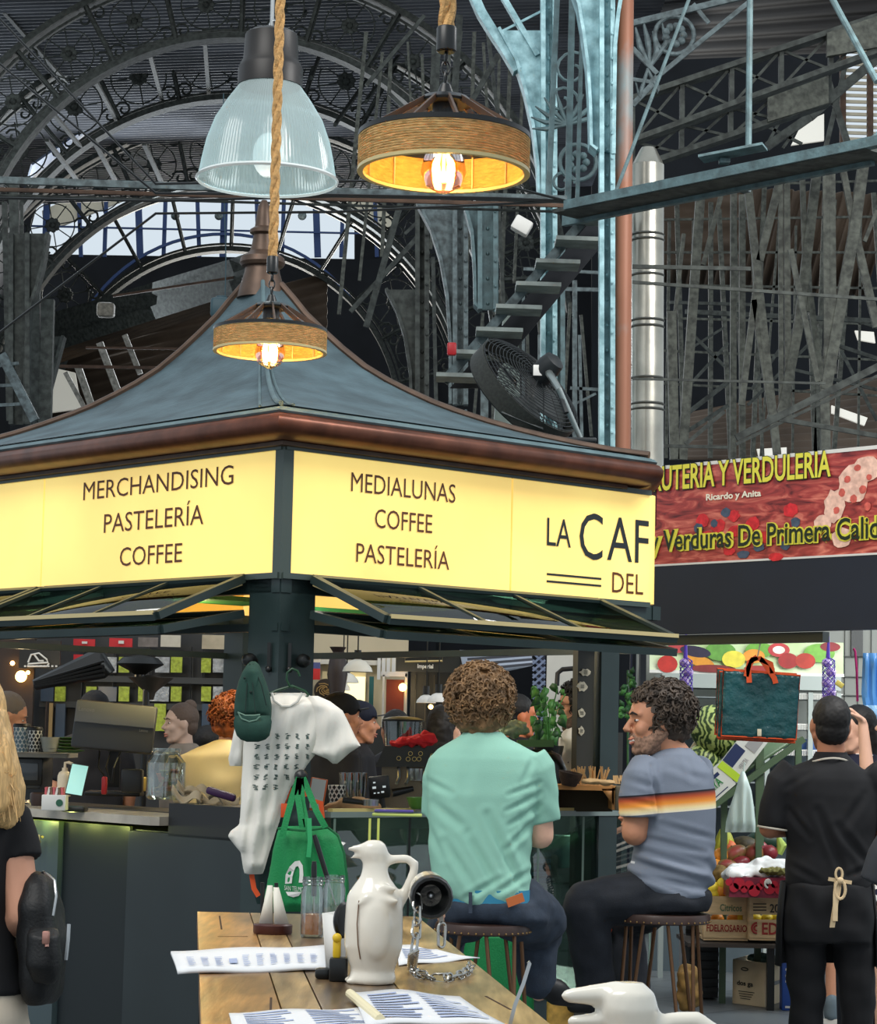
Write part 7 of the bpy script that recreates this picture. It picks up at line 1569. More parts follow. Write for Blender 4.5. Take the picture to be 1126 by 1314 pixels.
mb = MB(); mb.lathe([(R*1.01, -.008), (R*1.03, 0), (R*1.01, .008), (R*.985, 0), (R*1.01, -.008)], 64, b, caps=False); mb.o('rim', mat('pale glass rim', (210, 216, 214), .15), t)
mb = MB(); mb.lathe([(R*.47, h_-.01), (R*.47, h_+.06), (R*.45, h_+.075), (R*.40, h_+.1), (R*.38, h_+.2), (R*.30, h_+.215)], 16, b); mb.o('cap', mat('dark brown housing', (26, 22, 20), .45), t)
mb = MB(); mb.ball(V(b.x, b.y, b.z+.10), (.06, .06, .09), 20, 12); mb.o('reflector_bulb', mat('frosted bulb', (226, 230, 226), .3, emit=.35), t)
mb = MB(); mb.tube([V(b.x, b.y, b.z+h_+.2), V(b.x, b.y, b.z+h_+1.2)], .008, 6); mb.tube([V(b.x+.01+math.cos(a)*.02, b.y, b.z+h_+.23+math.sin(a)*.03) for a in [k*PI/6 for k in range(12)]], .005, 6, closed=True); mb.o('chain', M_STEEL, t)
point('bell_lamp_light', (b.x, b.y, b.z+.02), 3, (.9, 1, 1), .08)
# ------------------------------------------------------------------ fan on the kiosk roof
t = T('industrial_fan', 'large black drum fan tilted on the right slope of the kiosk roof', 'fan', U(745, 565, 10.6))
c = U(676, 500, 10.7); ax = Vector((.50, .30, .62)).normalized(); ax = V(.62, -.46, .62).normalized(); FB = mat('fan black', (26, 30, 32), .5); Rr = wv(80, 10.7)
xx = ax.orthogonal().normalized(); yy = ax.cross(xx)
def ring(r, z, tr_=.004, n=48): m_ = MB(); m_.tube([c+ax*z+(xx*math.cos(a)+yy*math.sin(a))*r for a in [i*2*PI/n for i in range(n)]], tr_, 5, closed=True); return m_
mb = MB(); mb.lathe([(Rr*.99, -.06), (Rr*1.02, -.06), (Rr*1.02, .03), (Rr*.99, .03)], 48, c, ax, caps=False); mb.o('drum', mat('fan mesh dark', (44, 46, 42), .6, var=(80, .3)), t)
mb = MB()
for k in range(16):
    m2 = ring(Rr*(1-k*.058), .035+.05*math.sin(min(1, k/10)*PI/2), .0022, 40); mb.add(m2.v, m2.f)
mb.o('rear_guard', FB, t)
mb = MB()
for k in range(13): m2 = ring(Rr*(1-k*.07), -.065-.03*math.sin(min(1, k/8)*PI/2), .0022, 40); mb.add(m2.v, m2.f)
mb.o('front_guard', FB, t)
for k in range(14):
    a = 2*PI*k/14; d = xx*math.cos(a)+yy*math.sin(a); mb = MB(); mb.tube([c+d*Rr+ax*.03, c+d*Rr*.4+ax*.085, c+d*.05+ax*.09], .003, 5); mb.o('guard_rod', FB, t)
for k in range(3):
    a = 2*PI*k/3; d = xx*math.cos(a)+yy*math.sin(a); e = ax.cross(d); mb = MB(); mb.grid(lambda u, v, d=d, e=e: c+d*(.05+u*Rr*.85)+e*((v-.5)*(.08+.12*u))+ax*((v-.5)*.06-.02), 8, 6); mb.o('blade', mat('fan blade', (58, 62, 62), .4), t, solid=.003)
mb = MB(); q = [(.03, .05), (.055, .07), (.058, .16), (.05, .20), (.02, .215)]; mb.lathe(q, 24, c, ax); mb.o('motor', FB, t)
mb = MB(); mb.rbox(c+ax*.12+V(-.03, -.05, 0), (.04, .004, .05), .001); mb.o('rating_label', M_WHITE, t)
mo = c+ax*.14
mb = MB(); mb.tube([mo, U(718, 500, 10.4), U(745, 562, 10.45)], [.02, .014, .012], 10); mb.o('stand', mat('galvanised tube', (150, 158, 156), .3, .8), t)
mb = MB(); mb.tube([mo+V(.02, 0, 0), U(722, 515, 10.4), U(727, 530, 10.38)], .012, 8); mb.o('bracket', FB, t)
mb = MB(); mb.rbox(U(745, 566, 10.45), (.14, .12, .02), .005); mb.o('foot_plate', FB, t)
# ------------------------------------------------------------------ bar stools
DW = mat('dark stained seat', (58, 40, 34), .4, var=(8, .2)); CL = mat('coppery steel rod', (120, 88, 64), .35, .8)
def stool(label, c, top=.83, r=.165):
    t = T('bar_stool', label, 'stool', V(c.x, c.y, 0), 'round bar stools at the kiosk counter')
    c = V(c.x, c.y, 0)
    mb = MB(); mb.lathe([(r*.97, top-.034), (r, top-.03), (r, top-.012), (r*.97, top), (r*.6, top+.004), (.001, top+.004)], 40, c); s_ = mb.o('seat', DW, t)
    mb = MB()
    for k in range(40): a = 2*PI*k/40; mb.ball(c+V(math.cos(a)*r, math.sin(a)*r, top-.026), .004, 6, 4)
    mb.o('stud_row', mat('brass studs', (150, 120, 76), .3, .8), s_)['kind'] = 'stuff'
    for k in range(4):
        a = PI/2*k+.5; d = V(math.cos(a), math.sin(a), 0); e = V(-d.y, d.x, 0); ft = c+d*.21
        for s2 in (-1, 1):
            mb = MB(); mb.tube([c+d*.12+e*(s2*.055)+V(0, 0, top-.034), ft+e*s2*.012+V(0, 0, .012)], .007, 8); mb.o('leg', CL, t)
        mb = MB(); mb.tube([ft+e*.012+V(0, 0, .012), ft+V(0, 0, .006), ft-e*.012+V(0, 0, .012)], .007, 8); mb.o('foot', CL, t)
    mb = MB(); mb.tube([c+V(math.cos(a)*.172, math.sin(a)*.172, .40) for a in [k*2*PI/40 for k in range(40)]], .007, 8, closed=True); mb.o('foot_ring', CL, t)
    return t
stool('round bar stool under the man in the mint green t-shirt', V(U(620, 1183, 8.1).x, 8.1, 0))
stool('round bar stool under the smiling man in the striped shirt', V(U(850, 1166, 8.8).x, 8.8, 0), .828, .18)
# ------------------------------------------------------------------ long wooden table
ZTB = 1.0
t = T('long_bar_table', 'long worn wooden bar table running away from the viewer', 'table', (0, 3.9, 0))
WT = bpy.data.materials.new('worn varnished plank'); WT.use_nodes = True; _mats['wt'] = WT
nt = WT.node_tree; N = nt.nodes; L = nt.links; pb = N['Principled BSDF']
tc = N.new('ShaderNodeTexCoord'); mp = N.new('ShaderNodeMapping'); mp.inputs['Scale'].default_value = (14, 1.2, 1); mp.inputs['Rotation'].default_value = (0, 0, math.radians(-5.9)); L.new(tc.outputs['Object'], mp.inputs[0])
n1 = N.new('ShaderNodeTexNoise'); n1.inputs['Scale'].default_value = 4; n1.inputs['Detail'].default_value = 8; L.new(mp.outputs[0], n1.inputs['Vector'])
r1 = N.new('ShaderNodeValToRGB'); r1.color_ramp.elements[0].position = .3; r1.color_ramp.elements[0].color = (*lin((120, 90, 54)), 1); r1.color_ramp.elements[1].position = .7; r1.color_ramp.elements[1].color = (*lin((200, 166, 112)), 1); L.new(n1.outputs['Fac'], r1.inputs[0])
n2 = N.new('ShaderNodeTexNoise'); n2.inputs['Scale'].default_value = 2.2; n2.inputs['Detail'].default_value = 3; mp2 = N.new('ShaderNodeMapping'); mp2.inputs['Scale'].default_value = (2.2, .8, 1); L.new(tc.outputs['Object'], mp2.inputs[0]); L.new(mp2.outputs[0], n2.inputs['Vector'])
r2 = N.new('ShaderNodeValToRGB'); r2.color_ramp.elements[0].position = .42; r2.color_ramp.elements[1].position = .58; L.new(n2.outputs['Fac'], r2.inputs[0])
mx = N.new('ShaderNodeMix'); mx.data_type = 'RGBA'; mx.blend_type = 'MULTIPLY'; mx.inputs[0].default_value = .55; L.new(r1.outputs[0], mx.inputs[6]); L.new(r2.outputs[0], mx.inputs[7]); L.new(mx.outputs[2], pb.inputs['Base Color'])
pb.inputs['Roughness'].default_value = .28; bp_ = N.new('ShaderNodeBump'); bp_.inputs['Strength'].default_value = .25; bp_.inputs['Distance'].default_value = .004; L.new(n1.outputs['Fac'], bp_.inputs['Height']); L.new(bp_.outputs[0], pb.inputs['Normal'])
def tx(Y_, s_): l = -.351+(Y_-3.68)*(-.103); return l + s_*.564
def plank(s0, s1, y0, y1, z0=.962, z1=1.0, g=.0015):
    mb = MB(); vs = [V(tx(y, s)+(g if s == s0 else -g), y, z) for z in (z0, z1) for y, s in ((y0, s0), (y0, s1), (y1, s1), (y1, s0))]
    mb.add(vs, [(3, 2, 1, 0), (4, 5, 6, 7), (0, 1, 5, 4), (1, 2, 6, 5), (2, 3, 7, 6), (3, 0, 4, 7)]); return mb
for s0, s1 in ((0, .24), (.36, .64), (.64, 1), (.24, .36)):
    wm = WT
    if s0 == .36 or s0 == 0:
        wm = WT.copy(); e = wm.node_tree.nodes['Color Ramp'].color_ramp.elements; e[0].color = (*lin((66, 50, 38) if s0 else (130, 88, 46)), 1); e[1].color = (*lin((122, 98, 70) if s0 else (200, 146, 84)), 1)
    plank(s0, s1, 1.7, 6.03).o('plank', wm, t)
mb = MB()
for x0, y0, x1, y1 in ((.08, 5.3, .2, 5.32), (.1, 5.5, .1, 5.9), (.8, 3.9, .84, 3.8), (.84, 3.8, .86, 3.6), (.2, 3.8, .22, 4.1), (.06, 4.9, .16, 4.86), (.9, 4.2, .93, 4.0), (.3, 3.75, .34, 3.72)):
    mb.bar(V(tx(y0, x0), y0, 1.0), V(tx(y1, x1), y1, 1.0), .004, .0012)
mb.o('scratches', mat('dark scratch', (60, 38, 22), .8), t)
mb = MB(); mb.bar(V(tx(1.75, .06), 1.75, .92), V(tx(5.98, .06), 5.98, .92), .04, .08); mb.bar(V(tx(1.75, .94), 1.75, .92), V(tx(5.98, .94), 5.98, .92), .04, .08); mb.o('apron', M_BLACK, t)
for y_ in (1.85, 3.9, 5.9):
    for s_ in (.07, .93): mb = MB(); mb.bar(V(tx(y_, s_), y_, 0), V(tx(y_, s_), y_, .9), .05, .05); mb.o('leg', M_BLACK, t)
def TP(px, y):   # point on the table top seen at that pixel
    d = _F + CR*((px-563)/FOC) + CU*((657-y)/FOC); s_ = (ZTB-CAMZ)/d.z; return Vector((d.x*s_, d.y*s_, ZTB))
# penguin jugs
CER = mat('cream glazed ceramic', (232, 224, 208), .18, coat=.6, spec=.6)
def penguin(label, P0, k, yaw, name='penguin_jug', wide=False):
    """classic wine jug in penguin shape; beak along local +x; k=overall height"""
    t = T(name, label, 'jug', P0); a = math.radians(yaw); fx = V(math.cos(a), math.sin(a), 0); fy = V(-fx.y, fx.x, 0)
    P = lambda x, y, z: Vector(P0)+fx*(x*k)+fy*(y*k)+V(0, 0, z*k)
    q = MB()
    loft(q, [(P(0, 0, .0), .165*k, .165*k), (P(0, 0, .045), .165*k, .165*k), (P(0, 0, .09), .150*k, .15*k), (P(0, 0, .16), .175*k, .17*k), (P(.0, 0, .26), .205*k, .195*k), (P(.0, 0, .40), .205*k, .20*k), (P(.0, 0, .53), .20*k, .195*k), (P(0, 0, .61), .19*k, .18*k), (P(0, 0, .67), .15*k, .14*k), (P(.0, 0, .73), .105*k, .10*k), (P(.0, 0, .78), .09*k, .085*k), (P(.005, 0, .84), .085*k, .08*k), (P(.01, 0, .90), .10*k, .092*k), (P(.015, 0, .955), .09*k, .085*k), (P(.01, 0, .99), .045*k, .045*k)], 32, fx, fy)
    # beak, open
    if wide: capsule(q, P(.05, 0, .95), P(.22, 0, .94), .045*k, .024*k); capsule(q, P(.05, 0, .865), P(.20, 0, .855), .03*k, .022*k)
    else: capsule(q, P(.05, 0, .935), P(.19, 0, .925), .045*k, .014*k); capsule(q, P(.05, 0, .885), P(.165, 0, .865), .032*k, .013*k)
    # wings and feet
    for s_ in (-1, 1):
        q.ball(P(-.01, s_*.185, .38), (.10*k, .035*k, .20*k), 14, 12, Matrix.Rotation(a, 4, 'Z')); capsule(q, P(.06, s_*.16, .60), P(.12, s_*.165, .56), .03*k, .012*k)
        q.ball(P(.14, s_*.06, .02), (.06*k, .045*k, .025*k), 10, 8)
    if not wide: capsule(q, P(-.05, .14, .67), P(-.13, .15, .66), .03*k, .018*k); capsule(q, P(-.02, .16, .59), P(-.14, .165, .575), .03*k, .02*k)
    pts = [P(-.06, 0, .83), P(-.13, 0, .86), P(-.22, 0, .865), P(-.275, 0, .83), P(-.27, 0, .76), P(-.235, 0, .68), P(-.205, 0, .60), P(-.17, 0, .55)]
    q.tube(pts, [.035*k, .033*k, .033*k, .035*k, .035*k, .034*k, .036*k, .04*k], 12)
    q = organic(q, .003 if wide else .0045, 3 if wide else 5); q.o('jug_body', CER, t, smooth=80)
    for s_ in (-1, 1):
        mb = MB(); mb.tube([P(.12, s_*.16, .58), P(.13, s_*.168, .42), P(.12, s_*.168, .28), P(.10, s_*.15, .18)], .0012, 5); mb.o('wing_line', mat('brown glaze line', (120, 92, 70), .4), t)
    return t
p_ = TP(478, 1262)
penguin('white ceramic penguin jug with open beak in the middle of the table', p_, .265, 186)
pn = V(tx(2.02, .80), 2.02, 1.0); hh = U(800, 1256, 2.02).z-1.0
penguin('nearest white penguin jug with wide open beak at the bottom right', V(U(812, 1290, 2.02).x, 2.02, 1.0), hh*1.0, 182, wide=True)
# torch-like cylinder on chain
t = T('chained_torch', 'white torch with black ribbed head and chain beside the penguin jug', 'torch', U(552, 1180, 4.3)); c = U(553, 1149, 4.25); ax = V(.06, -1, -.05).normalized()
mb = MB(); mb.lathe([(.02, -.10), (.034, -.09), (.036, 0.0)], 28, c, ax); mb.o('barrel', CER, t)
mb = MB(); mb.lathe([(.036, 0), (.0385, .006), (.0385, .03), (.036, .036), (.031, .036), (.028, .012), (.012, -.01), (.004, .006), (.001, .006)], 40, c, ax, flute=.012, nf=24); mb.o('ribbed_head', M_BLACK, t)
mb = MB(); mb.ball(c+ax*.004, .006, 12, 8); mb.o('lamp_bead', M_STEEL, t)
CH = mat('chrome chain', (176, 174, 168), .2, .95)
def link(cc, d, tw, par, L_=.020, W_=.009, r_=.0026):
    d = Vector(d).normalized(); s_ = d.orthogonal().normalized(); s_ = s_*math.cos(tw)+d.cross(s_)*math.sin(tw)
    pts = [cc+d*(math.copysign(1, math.sin(a))*(L_-W_)+math.sin(a)*W_)+s_*(math.cos(a)*W_) for a in [math.radians(x) for x in (0, 30, 60, 90, 120, 150, 180, 210, 240, 270, 300, 330)]]
    mb = MB(); mb.tube(pts, r_, 6, closed=True); mb.o('chain_link', CH, par)
path = [U(536, 1158, 4.22), U(536, 1176, 4.2), U(534, 1200, 4.17), U(531, 1222, 4.15), TP(529, 1246)+V(0, 0, .006), TP(535, 1254)+V(0, 0, .006), TP(552, 1258)+V(0, 0, .006), TP(572, 1260)+V(0, 0, .006), TP(590, 1256)+V(0, 0, .006), TP(602, 1250)+V(0, 0, .006), TP(604, 1244)+V(0, 0, .006)]
acc = 0; tot = sum((path[i+1]-path[i]).length for i in range(len(path)-1)); n = int(tot/.030)
for k in range(n+1):
    s_ = tot*k/n; i = 0
    while i < len(path)-2 and s_ > (path[i+1]-path[i]).length: s_ -= (path[i+1]-path[i]).length; i += 1
    link(path[i].lerp(path[i+1], min(1, s_/(path[i+1]-path[i]).length)), path[i+1]-path[i], PI/2*(k % 2)+.3, t)
mb = MB(); mb.bar(U(566, 1170, 4.24), U(567, 1186, 4.24), .008, .004, (0, 1, 0)); mb.o('strap_tab', mat('grey strap', (176, 170, 160), .6), t); link(U(567, 1200, 4.22), (0, 0, 1), 0, t, .022, .009, .0028)
mb = MB(); mb.tube([c-ax*.08, U(530, 1150, 4.3)], .012, 8); mb.o('clip', CER, t)
# white card stand, black box with yellow character-free tag
t = T('folded_price_card', 'folded white card standing behind the penguin jug', 'card', TP(422, 1235)); a = TP(418, 1240); b = TP(436, 1238); u1 = V(0, 0, wv(1238-1156, 4.6))
mb = MB(); a = U(420, 1240, 4.45); a.z = 1.0; mb.add([a, a+V(.035, .03, 0), a+V(.028, .03, .125), a+V(-.012, 0, .12)], [(0, 1, 2, 3)]); mb.add([a+V(.002, .0, 0), a+V(.03, -.03, 0), a+V(.022, -.03, .118), a+V(-.01, 0, .12)], [(0, 1, 2, 3)]); mb.o('card', mat('white card', (228, 226, 220), .6), t, solid=.0015)
t = T('black_menu_holder', 'small black holder with a yellow tag beside the penguin jug', 'holder', TP(434, 1262)); q0 = TP(434, 1260)
mb = MB(); mb.rbox(q0+V(0, .01, .022), (.034, .03, .044), .004); mb.o('block', M_BLACK, t)
mb = MB(); mb.rbox(q0+V(-.004, .005, .062), (.015, .012, .04), .005); mb.ball(q0+V(-.004, .002, .08), (.009, .008, .009), 12, 8); mb.o('yellow_tag', mat('yellow plastic', (222, 186, 40), .4), t)
mb = MB(); mb.lathe([(.001, -.006), (.03, -.005), (.034, 0), (.03, .005), (.001, .006)], 28, q0+V(.006, .04, .11), (.9, -.5, 0)); mb.o('black_disc', M_BLACK, t)
mb = MB(); mb.rbox(q0+V(-.03, .05, .01), (.03, .03, .02), .006); mb.o('foot', M_BLACK, t)
# napkin holder
t = T('napkin_holder', 'round dark wood napkin holder with white napkins on the far table end', 'napkin holder', TP(350, 1200)); c = TP(350, 1198)
mb = MB(); mb.lathe([(.043, 0), (.045, .004), (.045, .02), (.042, .023), (.001, .023)], 36, c); mb.o('base', mat('dark mahogany', (66, 28, 22), .35), t)
for dx in (-.024, .008): mb = MB(); mb.cyl(c+V(dx, .0, .02), c+V(dx-.003, 0, .115), .0045, n=10); mb.o('post', M_BLACK, t)
NAP = mat('white paper napkin', (232, 228, 214), .8)
for k in range(7):
    mb = MB(); x = -.022+.0072*k; h_ = .086-.004*abs(k-3); y_ = (k-3)*.004; sg = -.5 if k % 2 else .5; mb.add([c+V(-.014+sg*.036, y_, .023), c+V(.018+sg*.036, y_, .023), c+V(.004+sg*.014, y_, .023+h_), c+V(-.008+sg*.014, y_, .023+h_)], [(0, 1, 2, 3)]); mb.o('napkin', NAP, label='white paper napkin standing in the round wooden holder', cat='napkin', group='napkins in the round holder', solid=.0025)
# jars with orange sauce and spoons
JG = glass('jar glass', (0, 0, 0))
for i, (px, y, rr, lab, fill) in enumerate(((400, 1203, .026, 'glass jar of orange chutney with a black handled spoon on the table', True), (428, 1188, .027, 'second glass jar behind the orange chutney jar', False))):
    b = TP(px, y); t = T('glass_jar', lab, 'jar', b); h_ = .135 if i == 0 else .12
    mb = MB(); mb.lathe([(rr*.9, 0), (rr, .006), (rr, h_*.74), (rr*.86, h_*.84), (rr*.9, h_*.88), (rr*.9, h_), (rr*.84, h_), (rr*.8, h_*.86), (rr*.94, h_*.73), (rr*.94, .008), (.001, .006)], 28, b); mb.o('glass_body', JG, t)
    if fill:
        mb = MB(); mb.lathe([(rr*.93, .008), (rr*.93, .052), (.001, .054)], 24, b); mb.o('chutney', mat('orange chutney', (244, 146, 40), .25, var=(40, .3), col2=(214, 104, 24), bump=(60, .4)), t)
    for z in (.88, .94): mb = MB(); mb.lathe([(rr*.9, h_*z-.002), (rr*.96, h_*z), (rr*.9, h_*z+.002)], 24, b, caps=False); mb.o('thread', JG, t)
    s0 = b+V(.004, 0, .05); s1 = b+(V(.001, 0, .17) if i == 0 else V(-.052, 0, .215))
    st = T('spoon', ('upright black handled spoon in the chutney jar', 'leaning black handled spoon in the second jar')[i], 'spoon', s0); mb = MB(); mb.tube([s0.lerp(s1, .35), s0.lerp(s1, .9), s1], [.006, .0065, .005], 10); mb.o('handle', M_BLACK, st); mb = MB(); mb.tube([s0, s0.lerp(s1, .4)], .002, 6); mb.o('shaft', M_STEEL, st)
# menus and papers
PAP = mat('menu paper', (226, 226, 226), .6); INKB = mat('blue menu ink', (162, 174, 204), .7); PAPY = mat('cream menu edge', (226, 214, 176), .6)
def paper(name, label, quad, z=.002, th=.0025, lines=None, curl=0):
    t = T(name, label, 'menu', TP(*quad[0])); P = [TP(*p)+V(0, 0, z) for p in quad]
    mb = MB(); mb.grid(lambda u, v: P[0].lerp(P[1], u).lerp(P[3].lerp(P[2], u), v)+V(0, 0, curl*math.sin(PI*u)+.002*math.sin(u*9+v*4)), 14, 6); mb.o('sheet', PAP, t, solid=th)
    if lines:
        mb = MB(); rg = random.Random(len(label))
        for (u0, u1, v0, v1, n_) in lines:
            for k in range(n_):
                v = v0+(v1-v0)*(k+.5)/n_;
                ua = u0; ub = u0+(u1-u0)*rg.uniform(.6, 1)
                f_ = lambda u, v: P[0].lerp(P[1], u).lerp(P[3].lerp(P[2], u), v)+V(0, 0, curl*math.sin(PI*u)+.002*math.sin(u*9+v*4)+th)
                w_ = (v1-v0)/n_*.45
                pts_ = [ua+(ub-ua)*j/5 for j in range(6)]
                mb.add([f_(u, v-w_/2) for u in pts_]+[f_(u, v+w_/2) for u in pts_], [(j, j+1, 7+j, 6+j) for j in range(5)])
        mb.o('print', INKB, t, smooth=0)
    return t
paper('folded_menu', 'long folded blue and white menu lying across the table edge', [(228, 1251), (420, 1246), (418, 1217), (219, 1224)], .004, .006, [(.08+.09*k, .08+.09*k+(.075 if k in (3,) else .05), .15, .6, 9 if k != 3 else 1) for k in range(10)])
paper('menu_sheet', 'pale menu sheet right of the penguin jug under the chain', [(512, 1240), (616, 1231), (560, 1220), (508, 1212)], .002, .002, [(.1, .7, .2, .8, 6)])
paper('menu_sheet', 'white menu sheet at the bottom edge left of the open booklet', [(300, 1330), (505, 1322), (465, 1295), (294, 1301)], .002, .002, [(.1, .45, .2, .95, 8), (.55, .95, .2, .95, 8)])
paper('open_booklet', 'open menu booklet at the bottom edge in front of the penguin jug', [(470, 1322), (650, 1322), (590, 1285), (452, 1278)], .006, .004, [(.12, .5, .1, .9, 10), (.56, .95, .1, .9, 10)], .006)
mb = MB(); mb.tube([TP(449, 1284)+V(0, 0, .012), TP(488, 1318)+V(0, 0, .012)], .008, 10); mb.o('menu_roll', PAPY, label='rolled cream page edge of the open booklet', cat='menu')
# bent steel spike
t = T('steel_spike', 'thin bent steel strip standing up from the near right table edge', 'steel strip', TP(652, 1312)); P0_ = TP(655, 1314)
mb = MB(); mb.strip([P0_, U(661, 1290, P0_.y), U(672, 1262, P0_.y+.01), U(680, 1236, P0_.y+.02), U(678, 1234, P0_.y+.02)], .003, .006, up=(0, 1, 0)); mb.o('strip', M_STEEL, t)
# ------------------------------------------------------------------ fruit shop
H2 = V(.669, -.743, 0)      # along its front, towards the right edge
HN = V(-.743, -.669, 0)     # outward
F0 = V(1.108, 12.0, 0)
def fs(a, z, out=0): return F0 + H2*a + HN*out + V(0, 0, z)
def tF(px):
    k = (px-563)/FOC; return (F0.y*k-F0.x)/(H2.x-H2.y*k)
t = T('fruit_shop_banner', 'printed fruit shop banner with yellow and green lettering at the right', 'banner', fs(.8, 2.37))
BN = bpy.data.materials.new('printed berry banner'); BN.use_nodes = True; _mats['bn'] = BN
nt = BN.node_tree; N = nt.nodes; L = nt.links; pb = N['Principled BSDF']; pb.inputs['Roughness'].default_value = .35
tc = N.new('ShaderNodeTexCoord'); mp = N.new('ShaderNodeMapping'); mp.inputs['Rotation'].default_value = (0, 0, math.radians(48)); mp.inputs['Scale'].default_value = (1, 1, 4); L.new(tc.outputs['Object'], mp.inputs[0])
n1 = N.new('ShaderNodeTexNoise'); n1.inputs['Scale'].default_value = 5; n1.inputs['Detail'].default_value = 6; n1.inputs['Distortion'].default_value = 1.5; L.new(mp.outputs[0], n1.inputs['Vector'])
r1 = N.new('ShaderNodeValToRGB'); e = r1.color_ramp.elements; e[0].position = .3; e[0].color = (*lin((84, 30, 36)), 1); e[1].position = .72; e[1].color = (*lin((226, 132, 112)), 1); q_ = e.new(.5); q_.color = (*lin((168, 66, 62)), 1); L.new(n1.outputs['Fac'], r1.inputs[0]); L.new(r1.outputs[0], pb.inputs['Base Color'])
B0, B1, BZ0, BZ1 = -.15, 1.75, 2.37, 2.86
def bpan(a0, a1, z0, z1, m, nm, out=.0, th=.01, par=t): mb = MB(); mb.bar(fs(a0, (z0+z1)/2, out), fs(a1, (z0+z1)/2, out), th, z1-z0); return mb.o(nm, m, par)
bpan(B0, B1, BZ0, BZ1, BN, 'printed_sheet')
bpan(B0, B1, BZ1, BZ1+.018, M_WHITE, 'top_hem', .002); bpan(B0, B1, BZ0-.01, BZ0, M_WHITE, 'bottom_hem', .002)
bpan(B0, tF(845), BZ0+.20, BZ1, mat('dark maroon print', (56, 22, 28), .4), 'dark_print', .006, .002)
bpan(tF(1000), tF(1062), BZ0+.22, BZ1-.03, mat('dark maroon print', (0, 0, 0)), 'dark_print', .0055, .002) if False else None
def blob2(mb, a, z, ra, rz, out=.009, n=14, jag=.12, seed=0):
    rg = random.Random(seed); pts = [fs(a+ra*math.cos(2*PI*i/n)*(1+rg.uniform(-jag, jag)), z+rz*math.sin(2*PI*i/n)*(1+rg.uniform(-jag, jag)), out) for i in range(n)]; mb.add(pts, [tuple(range(n))])
rg = random.Random(5)
def fz(px, y): a = tF(px); return CAMZ+((949+(px-563)*.0227)-y)/FOC*fs(a, 0).y
grp = [('berry_print', (206, 44, 52), [(905, 668, .04, .035), (925, 675, .05, .035), (945, 662, .04, .03), (948, 682, .05, .03), (970, 672, .045, .035), (1018, 655, .045, .035), (912, 690, .05, .03), (985, 690, .05, .03), (1000, 715, .05, .02), (940, 708, .04, .02)]),
       ('blueberry_print', (70, 84, 104), [(900, 678, .03, .025), (935, 658, .03, .025), (920, 672, .025, .02), (1025, 670, .03, .025), (978, 702, .035, .025), (890, 700, .03, .03), (1012, 700, .03, .025), (958, 712, .04, .02), (1040, 690, .03, .03)]),
       ('pink_print', (238, 190, 170), [(1075, 650, .06, .08), (1100, 620, .09, .10), (1118, 600, .08, .06), (1085, 690, .06, .05), (1060, 672, .05, .04)]),
       ('seed_print', (206, 96, 84), [(1085, 632, .02, .02), (1100, 640, .022, .02), (1092, 615, .02, .018), (1112, 628, .022, .02), (1078, 655, .018, .018), (1105, 600, .02, .016), (1118, 650, .02, .02), (1090, 665, .018, .015), (1120, 612, .016, .015)])]
for gi, (nm, col, L_) in enumerate(grp):
    for k, (x, y, ra, rz) in enumerate(L_):
        mb = MB(); blob2(mb, tF(x), fz(x, y), ra, rz, .008+.0006*gi+.00005*k, 16, .14 if gi != 3 else .1, k+gi*10); mb.o(nm, mat(nm, col, .4, var=(30, .25)), t, smooth=0)
YL = mat('banner yellow', (222, 214, 74), .4); DG_ = mat('banner dark green', (30, 44, 30), .4); CRW = mat('banner cream', (232, 226, 206), .4)
def btext(s, x0, x1, y0, y1, m, off, out, nm='lettering', h=None):
    mb = MB(); a0, a1 = tF(x0), tF(x1); z0 = fz(x0, y0); z1 = fz(x0, y1); text_on(mb, s, fs(a0, z0, out), H2, (0, 0, 1), a1-a0, z1-z0, off, lift=.0005); mb.o(nm, m, t, smooth=0)
btext('FRUTERIA Y VERDULERIA', 832, 1071, 633, 599, DG_, .05, .012); btext('FRUTERIA Y VERDULERIA', 832, 1071, 632, 600, YL, .02, .014)
btext('Ricardo y Anita', 910, 981, 645, 634, CRW, .03, .012)
btext('y Verduras De Primera Calidad', 839, 1160, 718, 681, YL, .085, .012); btext('y Verduras De Primera Calidad', 839, 1160, 717, 682, DG_, .012, .015)
# fascia and shop walls
mb = MB(); mb.bar(fs(-.6, 2.19, -.02), fs(2.2, 2.19, -.02), .05, .36); mb.o('trim_13', mat('blue black fascia', (26, 34, 48), .5, var=(3, .1)), kind='structure')
mb = MB(); mb.bar(fs(-.3, 1.985, -.10), fs(1.05, 1.985, -.10), .05, .05); mb.o('trim_14', mat('dull metal rail', (84, 88, 86), .4, .5), kind='structure')
YW = 15.6
slab('wall_shop', 812, 1200, 720, 1300, YW, mat('pale grey tiling', (146, 148, 142), .6, var=(2, .08)), .1, kind='structure')
for x in (1084, 1101, 1118): slab('trim_15', x, x+1.2, 800, 1000, YW-.02, mat('tile joint', (96, 98, 94), .8), .02, kind='structure')
for y in (842, 868, 892): slab('trim_16', 1082, 1126, y, y+1.2, YW-.02, mat('tile joint', (0, 0, 0)), .02, kind='structure')
slab('window_10', 1093, 1108, 806, 842, YW-.03, M_BLACK, .03, kind='structure')
